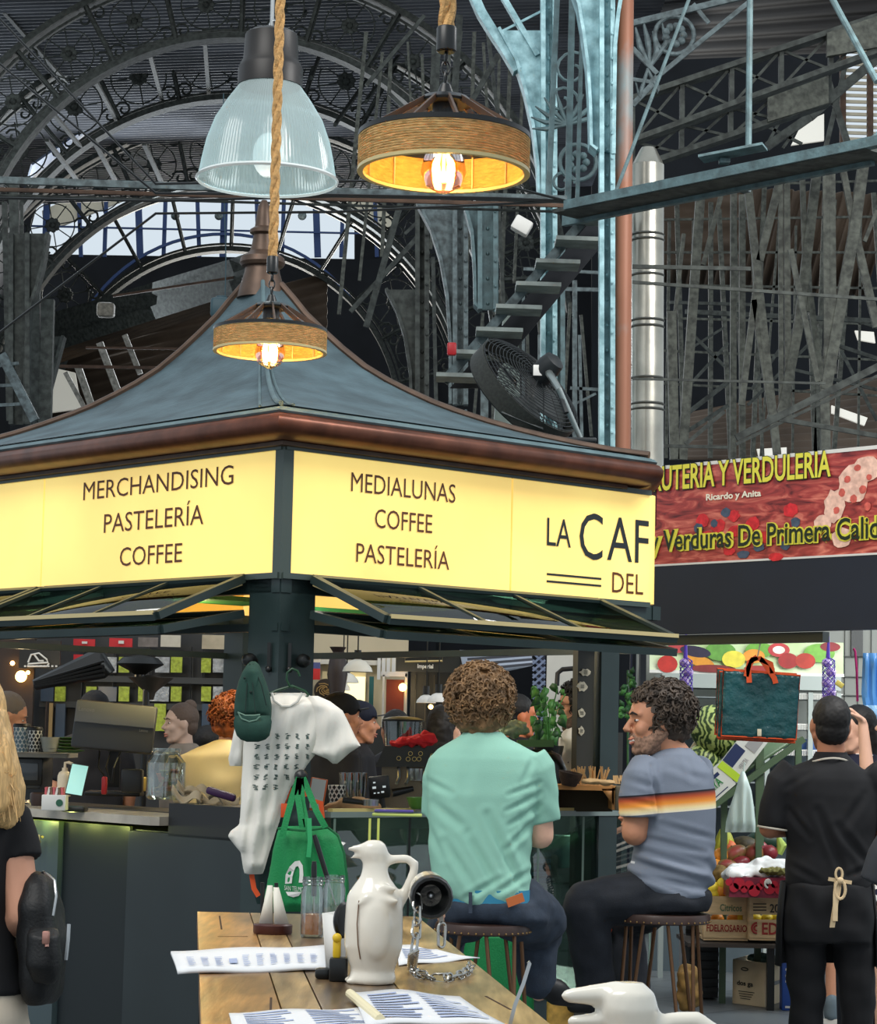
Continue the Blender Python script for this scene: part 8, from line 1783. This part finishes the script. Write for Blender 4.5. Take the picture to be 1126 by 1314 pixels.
# produce strip
t = T('produce_banner', 'long printed strip of fruit and vegetables above the fridge', 'banner', U(958, 862, 15.2)); slab('sheet', 834, 1083, 822, 862, 15.2, mat('pale green print', (176, 208, 130), .5, var=(4, .25), col2=(226, 234, 206)), .02, t); slab('hem', 834, 1084, 862, 866, 15.18, M_WHITE, .03, t)
def disc(x, y, rx, ry, m, nm, d=0, rot=0):
    mb = MB(); c = U(x, y, 15.17-d); n = 18; cr2, sr2 = math.cos(rot), math.sin(rot)
    pts = []
    for i in range(n): u = wv(rx, 15.2)*math.cos(2*PI*i/n); v = wv(ry, 15.2)*math.sin(2*PI*i/n); pts.append(c+V(u*cr2-v*sr2, 0, u*sr2+v*cr2))
    mb.add(pts, [tuple(range(n))]); mb.o(nm, mat('print '+nm, m, .5, var=(20, .15)), t, smooth=0)
disc(857, 852, 13, 11, (180, 44, 34), 'printed_apple'); disc(870, 830, 12, 8, (176, 60, 62), 'printed_grapefruit', .002); disc(893, 836, 20, 7, (38, 30, 56), 'printed_aubergine', .004, -.15); disc(898, 848, 20, 7, (210, 140, 40), 'printed_carrot', .003, -.3); disc(942, 846, 15, 11, (222, 206, 70), 'printed_lemon', .004); disc(968, 842, 14, 9, (232, 150, 50), 'printed_orange', .003); disc(925, 836, 20, 12, (96, 150, 60), 'printed_leaves'); disc(975, 834, 18, 10, (110, 168, 60), 'printed_leaf'); disc(1000, 834, 14, 9, (190, 58, 60), 'printed_slice', .002); disc(1000, 834, 8, 5, (236, 226, 214), 'printed_core', .004); disc(1012, 848, 13, 10, (160, 36, 34), 'printed_pepper', .003); disc(1034, 848, 13, 10, (176, 50, 34), 'printed_tomato', .005); disc(1052, 838, 20, 12, (120, 176, 70), 'printed_lettuce', .001); disc(1066, 830, 13, 6, (140, 40, 44), 'printed_berries', .003); disc(915, 858, 30, 5, (120, 36, 34), 'printed_beans', .004); disc(975, 858, 20, 4, (150, 40, 36), 'printed_cherries', .004)
# fridge
fr = T('display_fridge', 'glass door display fridge behind the hanging shopping bags', 'fridge', U(960, 1100, 14.9)); FRW = mat('grey white enamel', (158, 166, 162), .4)
fb = U(960, 1000, 14.9);
def fz_(y): return U(960, y, 14.9).z
mb = MB(); x0 = U(850, 900, 14.9).x; x1 = U(1080, 900, 14.9).x
slab('header', 850, 1080, 866, 884, 14.8, FRW, .5, fr)
mb = MB(); mb.box(((x0+x1)/2, 15.3, .75), (x1-x0, .05, 1.5)); mb.o('back', mat('fridge inside', (84, 96, 102), .5), fr)
for x in (852, 985, 1040, 1076): mb = MB(); xx_ = U(x, 900, 14.85).x; mb.box((xx_, 14.85, .9), (.03, .06, 1.8)); mb.o('frame_post', FRW, fr)
for k, y in enumerate((896, 935, 968, 1004, 1036)):
    mb = MB(); z = fz_(y);
    mb.bar(V(x0, 15.0, z), V(x1, 15.0, z), .3, .008); ob = mb.o('shelf', mat('shelf grey', (120, 128, 130), .5), fr)
    mb = MB()
    for j in range(48): xx_ = U(985+j*1.9, y, 14.84).x; mb.bar(V(xx_, 14.84, z), V(xx_, 14.84, z+.035), .005, .005)
    mb.bar(V(U(985, y, 14.84).x, 14.84, z+.035), V(x1, 14.84, z+.035), .006, .006); mb.o('wire_guard', M_WHITE, ob)
BX = [(1010, 905, .12, .08, (150, 150, 96), 'pale produce bag on the top fridge shelf'), (1035, 950, .16, .10, (48, 84, 140), 'blue printed carton on the middle fridge shelf'), (1000, 945, .1, .1, (38, 48, 60), 'dark carton left of the blue one in the fridge'), (1010, 990, .14, .1, (34, 52, 44), 'bunch of dark greens on the lower fridge shelf'), (1030, 1018, .16, .08, (52, 120, 88), 'green crate at the bottom of the fridge'), (905, 905, .3, .10, (120, 130, 130), 'grey tray in the left of the fridge'), (985, 1018, .1, .1, (60, 62, 50), 'dark box left of the green crate in the fridge')]
for k, (x, y, w_, h_, col, lab) in enumerate(BX):
    c = U(x, y, 14.98); zs = [fz_(q) for q in (896, 935, 968, 1004, 1036)]; below = [z for z in zs if z < c.z-.0]; z = max(below) if below else c.z-h_/2; mb = MB(); mb.rbox((c.x, 14.98, z+.005+h_/2), (w_, .14, h_), .015); mb.o('produce_pack', mat('pack %d' % k, col, .5, var=(20, .3)), label=lab, cat='package')
# sloped green stand with watermelon, papaya cartons
GF = mat('green painted angle iron', (74, 94, 68), .5)
t = T('sloped_fruit_stand', 'green steel sloped stand holding watermelon and cartons', 'stand', U(950, 1240, 13.6)); St = lambda x, y, d=0: U(x, y, 13.4+d)
for p, q_ in (((905, 1042), (1032, 948)), ((975, 1085), (975, 960))): mb = MB(); mb.bar(St(*p, -.12), St(*q_, -.12), .05, .035) if abs(p[0]-q_[0]) > 5 else mb.bar(St(*p, -.1), St(*q_, -.1), .045, .04, (0, 1, 0)); mb.o('rail', GF, t)
for x, yt in ((975, 955), (930, 1010), (1025, 950)):
    for d in (.05, .5):
        if x == 930 and d > .1: continue
        mb = MB(); a = St(x, yt, d); mb.bar(V(a.x, a.y, 0), a, .035, .035); mb.o('leg', GF, t)
mb = MB(); mb.add([St(880, 1040, -.1), St(1024, 946, -.1), St(1004, 930, .35), St(868, 1020, .35)], [(0, 1, 2, 3)]); mb.o('sloping_tray', GF, t, solid=.02)
mb = MB(); mb.add([St(885, 1000, .2), St(925, 915, .3), St(922, 905, .3), St(870, 985, .2)], [(0, 1, 2, 3)]); mb.o('side_board', mat('pale wood side', (180, 164, 128), .6), t, solid=.03)
WM = mat('watermelon rind', (120, 148, 70), .4); nt = WM.node_tree; wv_ = nt.nodes.new('ShaderNodeTexWave'); wv_.inputs['Scale'].default_value = 9; wv_.inputs['Distortion'].default_value = 16; wv_.inputs['Detail'].default_value = 3; tcw = nt.nodes.new('ShaderNodeTexCoord'); nt.links.new(tcw.outputs['Object'], wv_.inputs[0]); rw = nt.nodes.new('ShaderNodeValToRGB'); rw.color_ramp.elements[0].color = (*lin((44, 66, 30)), 1); rw.color_ramp.elements[1].color = (*lin((170, 186, 110)), 1); rw.color_ramp.elements[0].position = .35; rw.color_ramp.elements[1].position = .75; nt.links.new(wv_.outputs['Fac'], rw.inputs[0]); nt.links.new(rw.outputs[0], nt.nodes['Principled BSDF'].inputs['Base Color'])
for k, (x, y, r, lab) in enumerate(((922, 938, .15, 'largest watermelon on the sloped stand'), (905, 975, .09, 'smaller watermelon half hidden behind the smiling man'))):
    w_t = T('watermelon', lab, 'watermelon', St(x, y, .12)-V(0, 0, r)); mb = MB(); mb.ball(St(x, y, .12), (r*1.15, r, r*.95), 32, 20, Matrix.Rotation(.5, 4, 'Y')); mb.o('rind', WM, w_t); mb = MB(); c = St(x, y, .12)+V(-r*.95, 0, r*.5); mb.cyl(c, c+V(-.02, 0, .015), .006, n=8); mb.o('stem', LEAF2, w_t)
def carton(name, label, x0, y0, x1, y1, hgt, m, texts, depth=.05):
    """carton face leaning along the slope from px p0 to p1"""
    t = T(name, label, 'box', St(x0, y0, -.15)); A = St(x0, y0, -.15); B = St(x1, y1, -.15); x = (B-A).normalized(); up = V(-x.z, 0, x.x); n = x.cross(up)
    mb = MB(); vs = [A, B, B+up*hgt, A+up*hgt]; vs += [v+V(0, depth, 0) for v in vs]; mb.add(vs, [(0, 1, 2, 3), (7, 6, 5, 4), (0, 4, 5, 1), (1, 5, 6, 2), (2, 6, 7, 3), (3, 7, 4, 0)]); b_ = mb.o('carton', m, t)
    for (u, v, w_, h_, kind, mm) in texts:
        mb = MB(); o = A+x*u+up*v-V(0, .003, 0)
        if kind == 'rect': mb.add([o, o+x*w_, o+x*w_+up*h_, o+up*h_], [(0, 1, 2, 3)])
        else: text_on(mb, kind, o-V(0, .003, 0), x, up, w_, h_, .03)
        mb.o('print', mm, b_, smooth=0)
    return t
WC = mat('white carton', (206, 208, 200), .6); NV = mat('navy print', (30, 44, 84), .5); LG = mat('lime print', (176, 206, 50), .5); GP = mat('green print', (40, 120, 60), .5)
carton('papaya_carton', 'white papaya carton with green lettering low on the sloped stand', 915, 1032, 945, 1006, .15, WC, [(.015, .05, .11, .05, 'PAYA', GP), (.01, .10, .13, .02, 'rect', NV), (.01, .015, .12, .006, 'rect', NV)])
carton('white_carton', 'white and navy carton higher on the sloped stand', 946, 1004, 988, 950, .14, WC, [(.0, .0, .045, .14, 'rect', LG), (.05, .07, .12, .07, 'rect', NV), (.19, .02, .08, .07, 'rect', mat('grey print', (0, 0, 0))), (.08, .02, .06, .03, 'FRUTA', mat('grey print', (0, 0, 0)))])
# hanging shopping bags
t = T('checked_shopping_bags', 'hanging dark teal shopping bags with orange edges', 'bag', U(974, 948, 11.6)); Yb = 11.6; TEAL = mat('dark teal woven plastic', (30, 78, 82), .25, var=(6, .3), bump=(26, 1.0))
for k, (dx, dy) in enumerate(((0, 0), (-5, 2), (-8, -2), (-3, 4))):
    q = MB(); P4 = [U(929+dx, 860+dy, Yb+.02*k), U(1027+dx*.6, 867+dy, Yb+.02*k), U(1022+dx*.6, 949+dy, Yb+.02*k), U(926+dx, 944+dy, Yb+.02*k)]
    mb = MB(); mb.grid(lambda u, v, P4=P4: P4[0].lerp(P4[1], u).lerp(P4[3].lerp(P4[2], u), v)+V(0, .006*noise.noise(Vector((u*9, v*8, k))), 0), 24, 20); bb = mb.o('bag_panel', TEAL, t, solid=.008); mb = MB(); mb.tube(P4, .006, 6, closed=True); mb.o('orange_edge', ORN, bb)
for pts in (((962, 876), (961, 858), (966, 846), (976, 845), (984, 855), (994, 870), (996, 877)), ((958, 868), (962, 850), (972, 843)), ((976, 846), (990, 852), (992, 864))):
    mb = MB(); mb.strip([U(x, y, Yb-.02) for x, y in pts], .004, .026, up=(0, 1, 0)); mb.o('handle', ORN, t)
mb = MB(); mb.rbox(U(975, 940, Yb-.02), (.02, .006, .035), .001); mb.o('label', mat('cream label', (214, 204, 176), .6), t)
mb = MB(); mb.tube([U(972, 845, Yb), U(976, 826, Yb)], .003, 5); mb.o('wire_hook', M_STEEL, t)
# garlic nets
PUR = mat('purple garlic skin', (146, 106, 190), .45, var=(30, .3), col2=(206, 186, 214)); NET = mat('violet netting', (92, 62, 176), .5)
for i, (x, ys, lab, top) in enumerate(((881, (850, 862, 874, 890, 902), 'violet net of garlic hanging near the smiling man', 812), (1064, (850, 862, 876, 888, 896), 'violet net of garlic hanging above the waiter', 816))):
    t = T('garlic_net', lab, 'garlic net', U(x, ys[-1]+6, 12.6));
    for k, y in enumerate(ys):
        g_ = T('garlic_bulb', 'purple garlic bulb in the net %s' % ('near the smiling man' if i == 0 else 'above the waiter'), 'garlic', U(x, y, 12.6), 'garlic bulbs in the %s net' % ('left', 'right')[i]); mb = MB(); mb.lathe([(.004, -.026), (.022, -.02), (.028, -.004), (.02, .014), (.006, .024), (.003, .034)], 14, U(x+(k % 2)*5-2.5, y, 12.6), (.2*(-1)**k, 0, 1), flute=.06, nf=7); mb.o('bulb', PUR, g_)
    mb = MB(); mb.tube([U(x, top, 12.6), U(x-1, ys[0]-6, 12.6)], [.004, .012], 8); mb.o('net_neck', NET, t)
    mb = MB()
    for s_ in range(7):
        a0_ = s_*2*PI/7; mb.tube([U(x, ys[0]-6+(ys[-1]-ys[0]+14)*j/16, 12.6)+V(math.cos(a0_+j*.5)*.034*(1 if 0 < j < 16 else .2), math.sin(a0_+j*.5)*.034*(1 if 0 < j < 16 else .2), 0) for j in range(17)], .0022, 4)
        mb.tube([U(x, ys[0]-6+(ys[-1]-ys[0]+14)*j/16, 12.6)+V(math.cos(a0_-j*.5)*.034*(1 if 0 < j < 16 else .2), math.sin(a0_-j*.5)*.034*(1 if 0 < j < 16 else .2), 0) for j in range(17)], .0022, 4)
    mb.o('netting', NET, t)
    if i: mb = MB(); mb.rbox(U(1078, 878, 12.5), (.045, .012, .03), .006, Matrix.Rotation(.6, 4, 'Y')); mb.o('tag', mat('yellow tag', (214, 196, 96), .5), t)
# blue plastic bags at the right edge
t = T('blue_plastic_bags', 'pale blue plastic bags hanging at the right edge', 'bags', U(1120, 955, 11.5)); PB = mat('pale blue film', (136, 186, 226), .25, trans=.15)
for k, rows in enumerate(([(838, 1108, 1135), (860, 1107, 1138), (890, 1106, 1140), (918, 1110, 1140)], [(905, 1108, 1128), (925, 1110, 1136), (945, 1116, 1138), (955, 1122, 1134)])):
    q = MB(); rows_cloth(q, rows, 11.4-.04*k, .03, lambda x, y: .012*math.sin(x*.7), 12); q.o('bag_film', PB if k else mat('bright blue film', (96, 160, 226), .25), t)
mb = MB(); mb.tube([U(1096, 832, 11.5), U(1098, 836, 11.5), U(1100, 860, 11.5), U(1101, 900, 11.5)], .006, 6); mb.o('pink_hook', mat('pink hook', (196, 40, 116), .5), label='pink hook hanging beside the blue plastic bags', cat='hook')
mb = MB(); mb.rbox(U(1118, 940, 11.2), (.05, .003, .07), .001); pc_ = mb.o('price_note', M_WHITE, label='handwritten price note under the blue bags', cat='note'); mb = MB(); mb.tube([U(1113, 936, 11.19), U(1117, 934, 11.19), U(1116, 940, 11.19), U(1121, 935, 11.19), U(1122, 941, 11.19)], .0012, 4); mb.o('handwriting', M_BLACK, pc_)
# white carrier bag on the stand
t = T('carrier_bag', 'thin white plastic carrier bag hanging on the sloped stand', 'bag', U(954, 1068, 13.0)); CB = glass('thin white film', (214, 228, 222), mixf=.5)
CB = mat('thin white plastic', (196, 214, 208), .35, alpha=.82)
q = MB(); rows_cloth(q, [(990, 952, 956), (1000, 948, 960), (1015, 944, 965), (1035, 937, 968), (1055, 932, 970), (1068, 931, 970)], 13.0, .05, lambda x, y: .02*math.sin(x*.5)*(y-985)/80, 22); q.o('film', CB, t, smooth=60)
mb = MB(); mb.tube([U(954, 992, 13), U(956, 978, 13)], .004, 5); mb.o('handle_knot', CB, t)
# bananas, mangoes, citrus
BAN = mat('yellow green banana', (184, 188, 62), .5, var=(12, .2));
t = T('banana_bunch', 'small bunch of yellow green bananas beside the smiling man', 'bananas', U(928, 1096, 13.6))
for k in range(6):
    a0 = U(926+k*1.5, 1064, 13.6+.03*(k % 3)); mb = MB(); mb.tube([a0+V((k-2.5)*.014*j/3, -.02*math.sin(j/4*PI), -.042*j) for j in range(5)], [.008, .018, .021, .018, .006], 8); mb.o('banana', BAN, t)
q = MB()
for k in range(7): q.ball(U(944+k*4, 1078-(k % 3)*4, 13.8), (.04, .04, .045), 10, 8)
mb = MB(); mb.ball(U(955, 1086, 13.7), (.09, .06, .06), 18, 12); mb.o('pineapple', mat('dark mottled fruit', (64, 56, 34), .6, var=(40, .5)), label='dark mottled fruit behind the mangoes', cat='fruit')
mb = MB(); mb.ball(U(985, 1080, 13.8), (.13, .08, .07), 20, 12); mb.o('squash', mat('dark green squash', (30, 58, 44), .4), label='dark green squash behind the mangoes', cat='squash')
q = MB(); q.tube([U(1000, 1096, 13.5), U(1004, 1085, 13.5), U(998, 1070, 13.5)], [.02, .03, .006], 10); q.o('corn_cob', mat('pale green husk', (170, 194, 90), .6), label='pale green corn husk beside the waiter’s elbow', cat='corn')
MG = mat('mango skin', (150, 66, 62), .35, var=(9, .1), col2=(112, 116, 56)); MG2 = mat('red mango skin', (134, 44, 52), .35, var=(10, .3)); ORA = mat('orange peel', (232, 148, 48), .45, bump=(90, .3)); PEA = mat('peach skin', (232, 120, 70), .5, var=(8, .2)); LEM = mat('lemon peel', (232, 206, 56), .45, bump=(90, .3))
def fruit(nm, lab, x, y, r, m, sh=(1, 1, 1), rot=0, Yf=13.5, cat=None):
    t = T(nm, lab, cat or nm, U(x, y, Yf)-V(0, 0, r)); mb = MB(); mb.ball(U(x, y, Yf), tuple(r*q for q in sh), 22, 14, Matrix.Rotation(rot, 4, 'Y')); mb.o('skin', m, t); mb = MB(); c = U(x, y, Yf)+Matrix.Rotation(rot, 3, 'Y')@V(0, 0, r*sh[2]*.96); mb.cyl(c, c+V(0, 0, .006), .004, n=6); mb.o('stem_end', mat('brown stem', (84, 60, 34), .8), t)
fruit('mango', 'large green and red mango, front left of the mangoes', 944, 1096, .058, MG, (1.25, .9, .85), -.5); fruit('mango', 'largest brownish green mango in the middle', 968, 1096, .060, MG, (1.0, .9, .95), .3); fruit('mango', 'red mango right of the largest one', 988, 1094, .048, MG2, (1.05, .9, .9), .2); fruit('mango', 'red mango behind the largest one', 976, 1088, .045, MG2, (1, .9, .9), 0, 13.6); fruit('mango', 'dark red mango below the green and red one', 951, 1107, .046, MG2, (1.2, .9, .8), -.3, 13.45); fruit('mango', 'red green mango low beside the fruit box', 934, 1111, .050, MG, (1.2, .9, .75), .1, 13.42)
fruit('orange', 'orange left of the large green and red mango', 926, 1099, .050, ORA); fruit('peach', 'peach behind the orange at the left of the mangoes', 936, 1088, .045, PEA, Yf=13.6); fruit('orange', 'orange low at the left beside the grey blue shirt', 919, 1112, .045, ORA, Yf=13.45); fruit('melon', 'netted brown melon below the mangoes at the left', 924, 1122, .055, mat('netted melon', (120, 96, 50), .7, var=(50, .4)), Yf=13.35)
for k, (x, y, m, nm, lab) in enumerate(((915, 1140, LEM, 'lemon', 'lemon at the left end of the upper crate'), (926, 1143, ORA, 'orange', 'big orange in the upper crate beside the fruit box'), (929, 1135, LEM, 'lemon', 'lemon behind the big orange in the upper crate'), (916, 1147, LEM, 'lemon', 'lime yellow lemon lowest in the upper crate'), (936, 1140, ORA, 'orange', 'orange touching the cherry printed box'))): fruit(nm, lab, x, y, .04, m, Yf=13.25)
# cherry box
t = T('cherry_box', 'cherry printed cardboard tray lined with white paper', 'box', U(970, 1148, 13.1)); mb = MB(); a = U(932, 1136, 13.1); b = U(1014, 1138, 13.1); mb.bar(a, b, .3, wv(25, 13.1)); bx = mb.o('tray', mat('cherry print', (120, 34, 56), .45, var=(9, .5)), t)
for k in range(12): mb = MB(); c = U(936+k*6.5, 1132+(k*7) % 12, 12.94); mb.cyl(c, c+V(0, .004, 0), .02+.006*(k % 3), n=14); mb.o('cherry_print', mat('printed cherry', (176, 30, 50), .4), bx)
mb = MB(); c = U(986, 1134, 12.93); mb.tube([c+V(.016*math.cos(a_), 0, .022*math.sin(a_)) for a_ in [q*PI/6 for q in range(10)]], .006, 6); mb.ball(c+V(0, -.002, .012), (.012, .004, .014), 8, 6); mb.o('white_mark', M_WHITE, bx)
q = MB(); q.ball(U(968, 1118, 13.1), (.16, .13, .04), 18, 10); q.ball(U(946, 1122, 13.05), (.09, .12, .035)); q.ball(U(990, 1112, 13.1), (.11, .12, .05)); q = organic(q, .01, 1, fold(18, .03)); q.o('white_liner', mat('white tissue', (224, 226, 226), .7), t)
mb = MB(); q = MB(); q.ball(U(995, 1118, 12.98), (.09, .05, .02)); q = organic(q, .006, 1, fold(60, .014)); q.o('dried_herbs', mat('dull olive herbs', (112, 108, 58), .9, var=(50, .4)), label='dried olive herbs lying on the white tissue', cat='herbs')
# wooden crates with fruit
CW = mat('pale crate wood', (206, 178, 136), .7, var=(6, .2), stretch=(1, 1, 5)); RDI = mat('red crate stamp', (150, 44, 40), .7); BKI = mat('dark crate stamp', (60, 56, 48), .7)
def crate(label, x0, x1, Yc, texts, xoff=0):
    t = T('fruit_crate', label, 'crate', U((x0+x1)/2, 1206, Yc));
    for (y0, y1) in ((1150, 1173), (1180, 1203)):
        a = U(x0, (y0+y1)/2, Yc); b = U(x1, (y0+y1)/2+1, Yc); mb = MB(); mb.bar(a, b, .012, wv(y1-y0, Yc)); mb.o('front_slat', CW, t)
        mb = MB(); mb.bar(a+V(0, .3, 0), b+V(0, .3, 0), .012, wv(y1-y0, Yc)); mb.o('back_slat', CW, t)
    for x in (x0+2, x1-2):
        mb = MB(); a = U(x, 1148, Yc); b = U(x, 1205, Yc); mb.bar(a+V(0, .02, 0), b+V(0, .02, 0), .03, .03, (0, 1, 0)); mb.o('corner_block', CW, t); mb = MB(); mb.bar(a+V(0, .15, -.05), b+V(0, .15, .02), .012, .3, (0, 1, 0)); mb.o('end_board', CW, t)
    mb = MB(); a = U(x0, 1205, Yc); b = U(x1, 1206, Yc); mb.bar(a+V(0, .15, 0), b+V(0, .15, 0), .3, .012); mb.o('bottom', CW, t)
    for s, xa, xb, ya, yb, m in texts:
        mb = MB(); text_on(mb, s, U(xa, yb, Yc)-V(0, .008, 0), (1, 0, 0), (0, 0, 1), wv(xb-xa, Yc), wv(yb-ya, Yc), .02); mb.o('stamp', m, t, smooth=0)
    return t
crate('wooden fruit crate stamped in red, left of the pair under the fruit', 903, 960, 13.2, [('FDELROSARIO', 907, 958, 1186, 1195, RDI), ('Citricos', 924, 952, 1160, 1169, mat('faded green stamp', (100, 120, 90), .7))])
crate('wooden fruit crate stamped 20 and ED, right of the pair under the fruit', 962, 1018, 13.15, [('20', 988, 1000, 1160, 1171, BKI), ('ED', 978, 998, 1184, 1199, RDI)])
t2 = [o for o in COL.objects if o.get('label', '').startswith('wooden fruit crate stamped 20')][0]
mb = MB();
for k in range(3): mb.bar(U(967, 1160+k*4, 13.13), U(984, 1160+k*4, 13.13), .002, .006)
mb.o('stamp', BKI, t2); mb = MB(); c = U(972, 1191, 13.13); mb.tube([c+V(.028*math.cos(a_), 0, .028*math.sin(a_)) for a_ in [PI/2+q*PI/10 for q in range(11)]], .006, 5); mb.tube([c+V(.014*math.cos(a_), 0, .014*math.sin(a_)) for a_ in [PI/2+q*PI/10 for q in range(11)]], .005, 5); mb.o('stamp', RDI, t2)
for k, (x, m, nm) in enumerate(((921, ORA, 'orange'), (942, ORA, 'orange'), (950, LEM, 'lemon'), (970, LEM, 'lemon'), (985, LEM, 'lemon'), (998, LEM, 'lemon'))): fruit(nm, '%s glimpsed between the slats, %s' % (nm, ('first from the left', 'second from the left', 'third from the left', 'fourth from the left', 'fifth from the left', 'sixth from the left')[k]), x, 1180, .038, m, Yf=13.3)
# table under the crates, blue crate, cartons
t = T('crate_table', 'dark trestle carrying the wooden crates and fruit', 'table', V(U(960, 1210, 13.4).x, 13.4, 0)); mb = MB(); zt_ = U(960, 1207, 13.3).z; mb.bar(V(U(890, 0, 13.4).x, 13.38, zt_-.012), V(U(1140, 0, 13.4).x, 13.38, zt_-.012), .62, .02); mb.o('top', mat('dark board', (52, 44, 38), .7), t)
for x in (895, 1000, 1100):
    for y_ in (13.15, 13.62): mb = MB(); mb.bar(V(U(x, 0, y_).x, y_, 0), V(U(x, 0, y_).x, y_, zt_-.02), .04, .04); mb.o('leg', M_BLACK, t)
t = T('dark_crate', 'dark slatted plastic crate under the fruit table', 'crate', V(U(918, 1250, 13.6).x, 13.7, 0))
for k in range(9): mb = MB(); z = .06+.05*k; mb.bar(V(U(895, 0, 13.6).x, 13.6, z), V(U(936, 0, 13.6).x, 13.6, z), .02, .022); mb.o('slat', mat('dark plastic slat', (34, 38, 42), .5), t)
mb = MB(); xa = U(895, 0, 13.62).x; xb = U(936, 0, 13.62).x; mb.box(((xa+xb)/2, 13.8, .24), (xb-xa, .34, .46)); mb.o('crate_body', M_BLACK, t)
CD = mat('cardboard', (212, 192, 158), .75, var=(5, .08)); t = T('cardboard_box', 'open cardboard box with printed lettering on the floor under the crates', 'box', V(U(972, 1265, 13.5).x, 13.7, 0)); Yc = 13.45
A = V(U(941, 1263, Yc).x, Yc, .0); B = V(U(981, 1268, Yc-.15).x, Yc-.18, 0); Cc = V(U(1006, 1262, Yc+.1).x, Yc+.15, 0); hb_ = .245
D = A+(Cc-B); mb = MB(); vs = [A, B, Cc, D]; vs += [v+V(0, 0, hb_) for v in vs]; mb.add([v+V(0, 0, .003) for v in vs], [(3, 2, 1, 0), (0, 1, 5, 4), (1, 2, 6, 5), (2, 3, 7, 6), (3, 0, 4, 7)]); bx = mb.o('box_body', CD, t, solid=.004)
x = (B-A).normalized(); mb = MB(); text_on(mb, 'dos ga', A+x*.03+V(0, 0, .10)+V(-.0, -.008, 0), x, (0, 0, 1), .12, .035, .03); mb.o('print', BKI, bx, smooth=0)
mb = MB()
for k in range(4): mb.bar(A+x*(.04+.005*k)+V(0, -.006, .075-.013*k), A+x*(.16-.01*k)+V(0, -.006, .075-.013*k), .001, .004)
mb.tube([A+x*(.085+.025*math.cos(a_))+V(0, -.006, .2+.008*math.sin(a_)) for a_ in [q*PI/6 for q in range(12)]], .003, 5, closed=True); mb.o('print', BKI, bx)
x2 = (Cc-B).normalized(); mb = MB(); text_on(mb, 'do', B+x2*.05+V(.004, -.008, .16), x2, (0, 0, 1), .08, .04, .03); mb.o('print', BKI, bx, smooth=0)
mb = MB(); n2 = V(0, -.008, 0); mb.bar(B+x2*.04+V(.004, -.008, .12), Cc-x2*.01+V(.004, -.008, .12), .004, .02); mb.o('hand_hole', M_BLACK, bx)
q = MB(); q.ball((A+Cc)/2+V(.04, 0, hb_+.0), (.1, .1, .03)); q = organic(q, .01, 1, fold(25, .02)); q.o('green_bag', mat('grey green plastic', (110, 140, 128), .4), label='grey green plastic bag stuffed in the cardboard box', cat='bag')
t = T('blue_carton', 'tall blue carton beside the cardboard box', 'box', V(U(1012, 1270, 13.2).x, 13.2, 0)); c = U(1013, 1246, 13.15); mb = MB(); mb.rbox((c.x, 13.2, .155), (wv(17, 13.2), .1, .31), .004); bx = mb.o('carton', mat('blue card', (38, 74, 150), .5), t); mb = MB()
for z in (.02, .19, .16, .225): mb.bar(V(c.x-.02, 13.147, z), V(c.x+.03, 13.147, z), .002, .012)
mb.o('print', M_WHITE, bx)
# things low behind the stools
mb = MB(); mb.rbox(V(U(712, 1250, 9.3).x, 8.86, .36), (.10, .08, .34), .02); mb.o('yellow_sack', mat('yellow printed sack', (206, 160, 74), .6, var=(25, .35)), label='yellow printed sack standing between the two seated men', cat='sack')
t = T('green_bag', 'bright green bag standing behind the stool of the mint shirt man', 'bag', V(U(640, 1200, 9).x, 8.9, 0)); q = MB(); loft(q, [(V(U(640, 1200, 8.9).x, 8.86, .02), .13, .06, 4), (V(U(640, 1200, 8.9).x, 8.86, .35), .14, .07, 4), (V(U(640, 1200, 8.9).x, 8.86, .72), .13, .05, 3)], 24); q.o('bag_body', GB, t)
mb = MB(); mb.lathe([(.06, 0), (.07, .01), (.075, .2), (.07, .205)], 24, V(U(870, 1290, 9.6).x, 9.7, 0)); mb.o('green_bucket', mat('green bucket', (28, 116, 62), .5), label='green bucket on the floor behind the stool of the smiling man', cat='bucket')
q = MB(); q.ball(U(768, 1193, 9.1), (.05, .03, .02)); capsule(q, U(758, 1190, 9.1), U(778, 1198, 9.1), .014, .01); q = organic(q, .005, 1, fold(40, .01)); q.o('orange_cloth', ORN, label='bright orange bag handle behind the smiling man’s legs', cat='bag')
mb = MB(); q = MB(); q.ball(U(885, 1268, 12.3), (.07, .07, .12)); q = organic(q, .01, 1, fold(20, .03)); q.o('cloth_bundle', mat('tan cloth bundle', (176, 136, 70), .8, var=(20, .5), col2=(30, 26, 24)), label='tan and black cloth bundle seen through the stool legs', cat='bundle')
# kiosk's low base beneath the openings
mb = MB(); mb.bar(K(.3, .15, .04), K(RL, .15, .04), .2, .08); mb.o('baseboard_kiosk', M_BLACK, kind='structure')
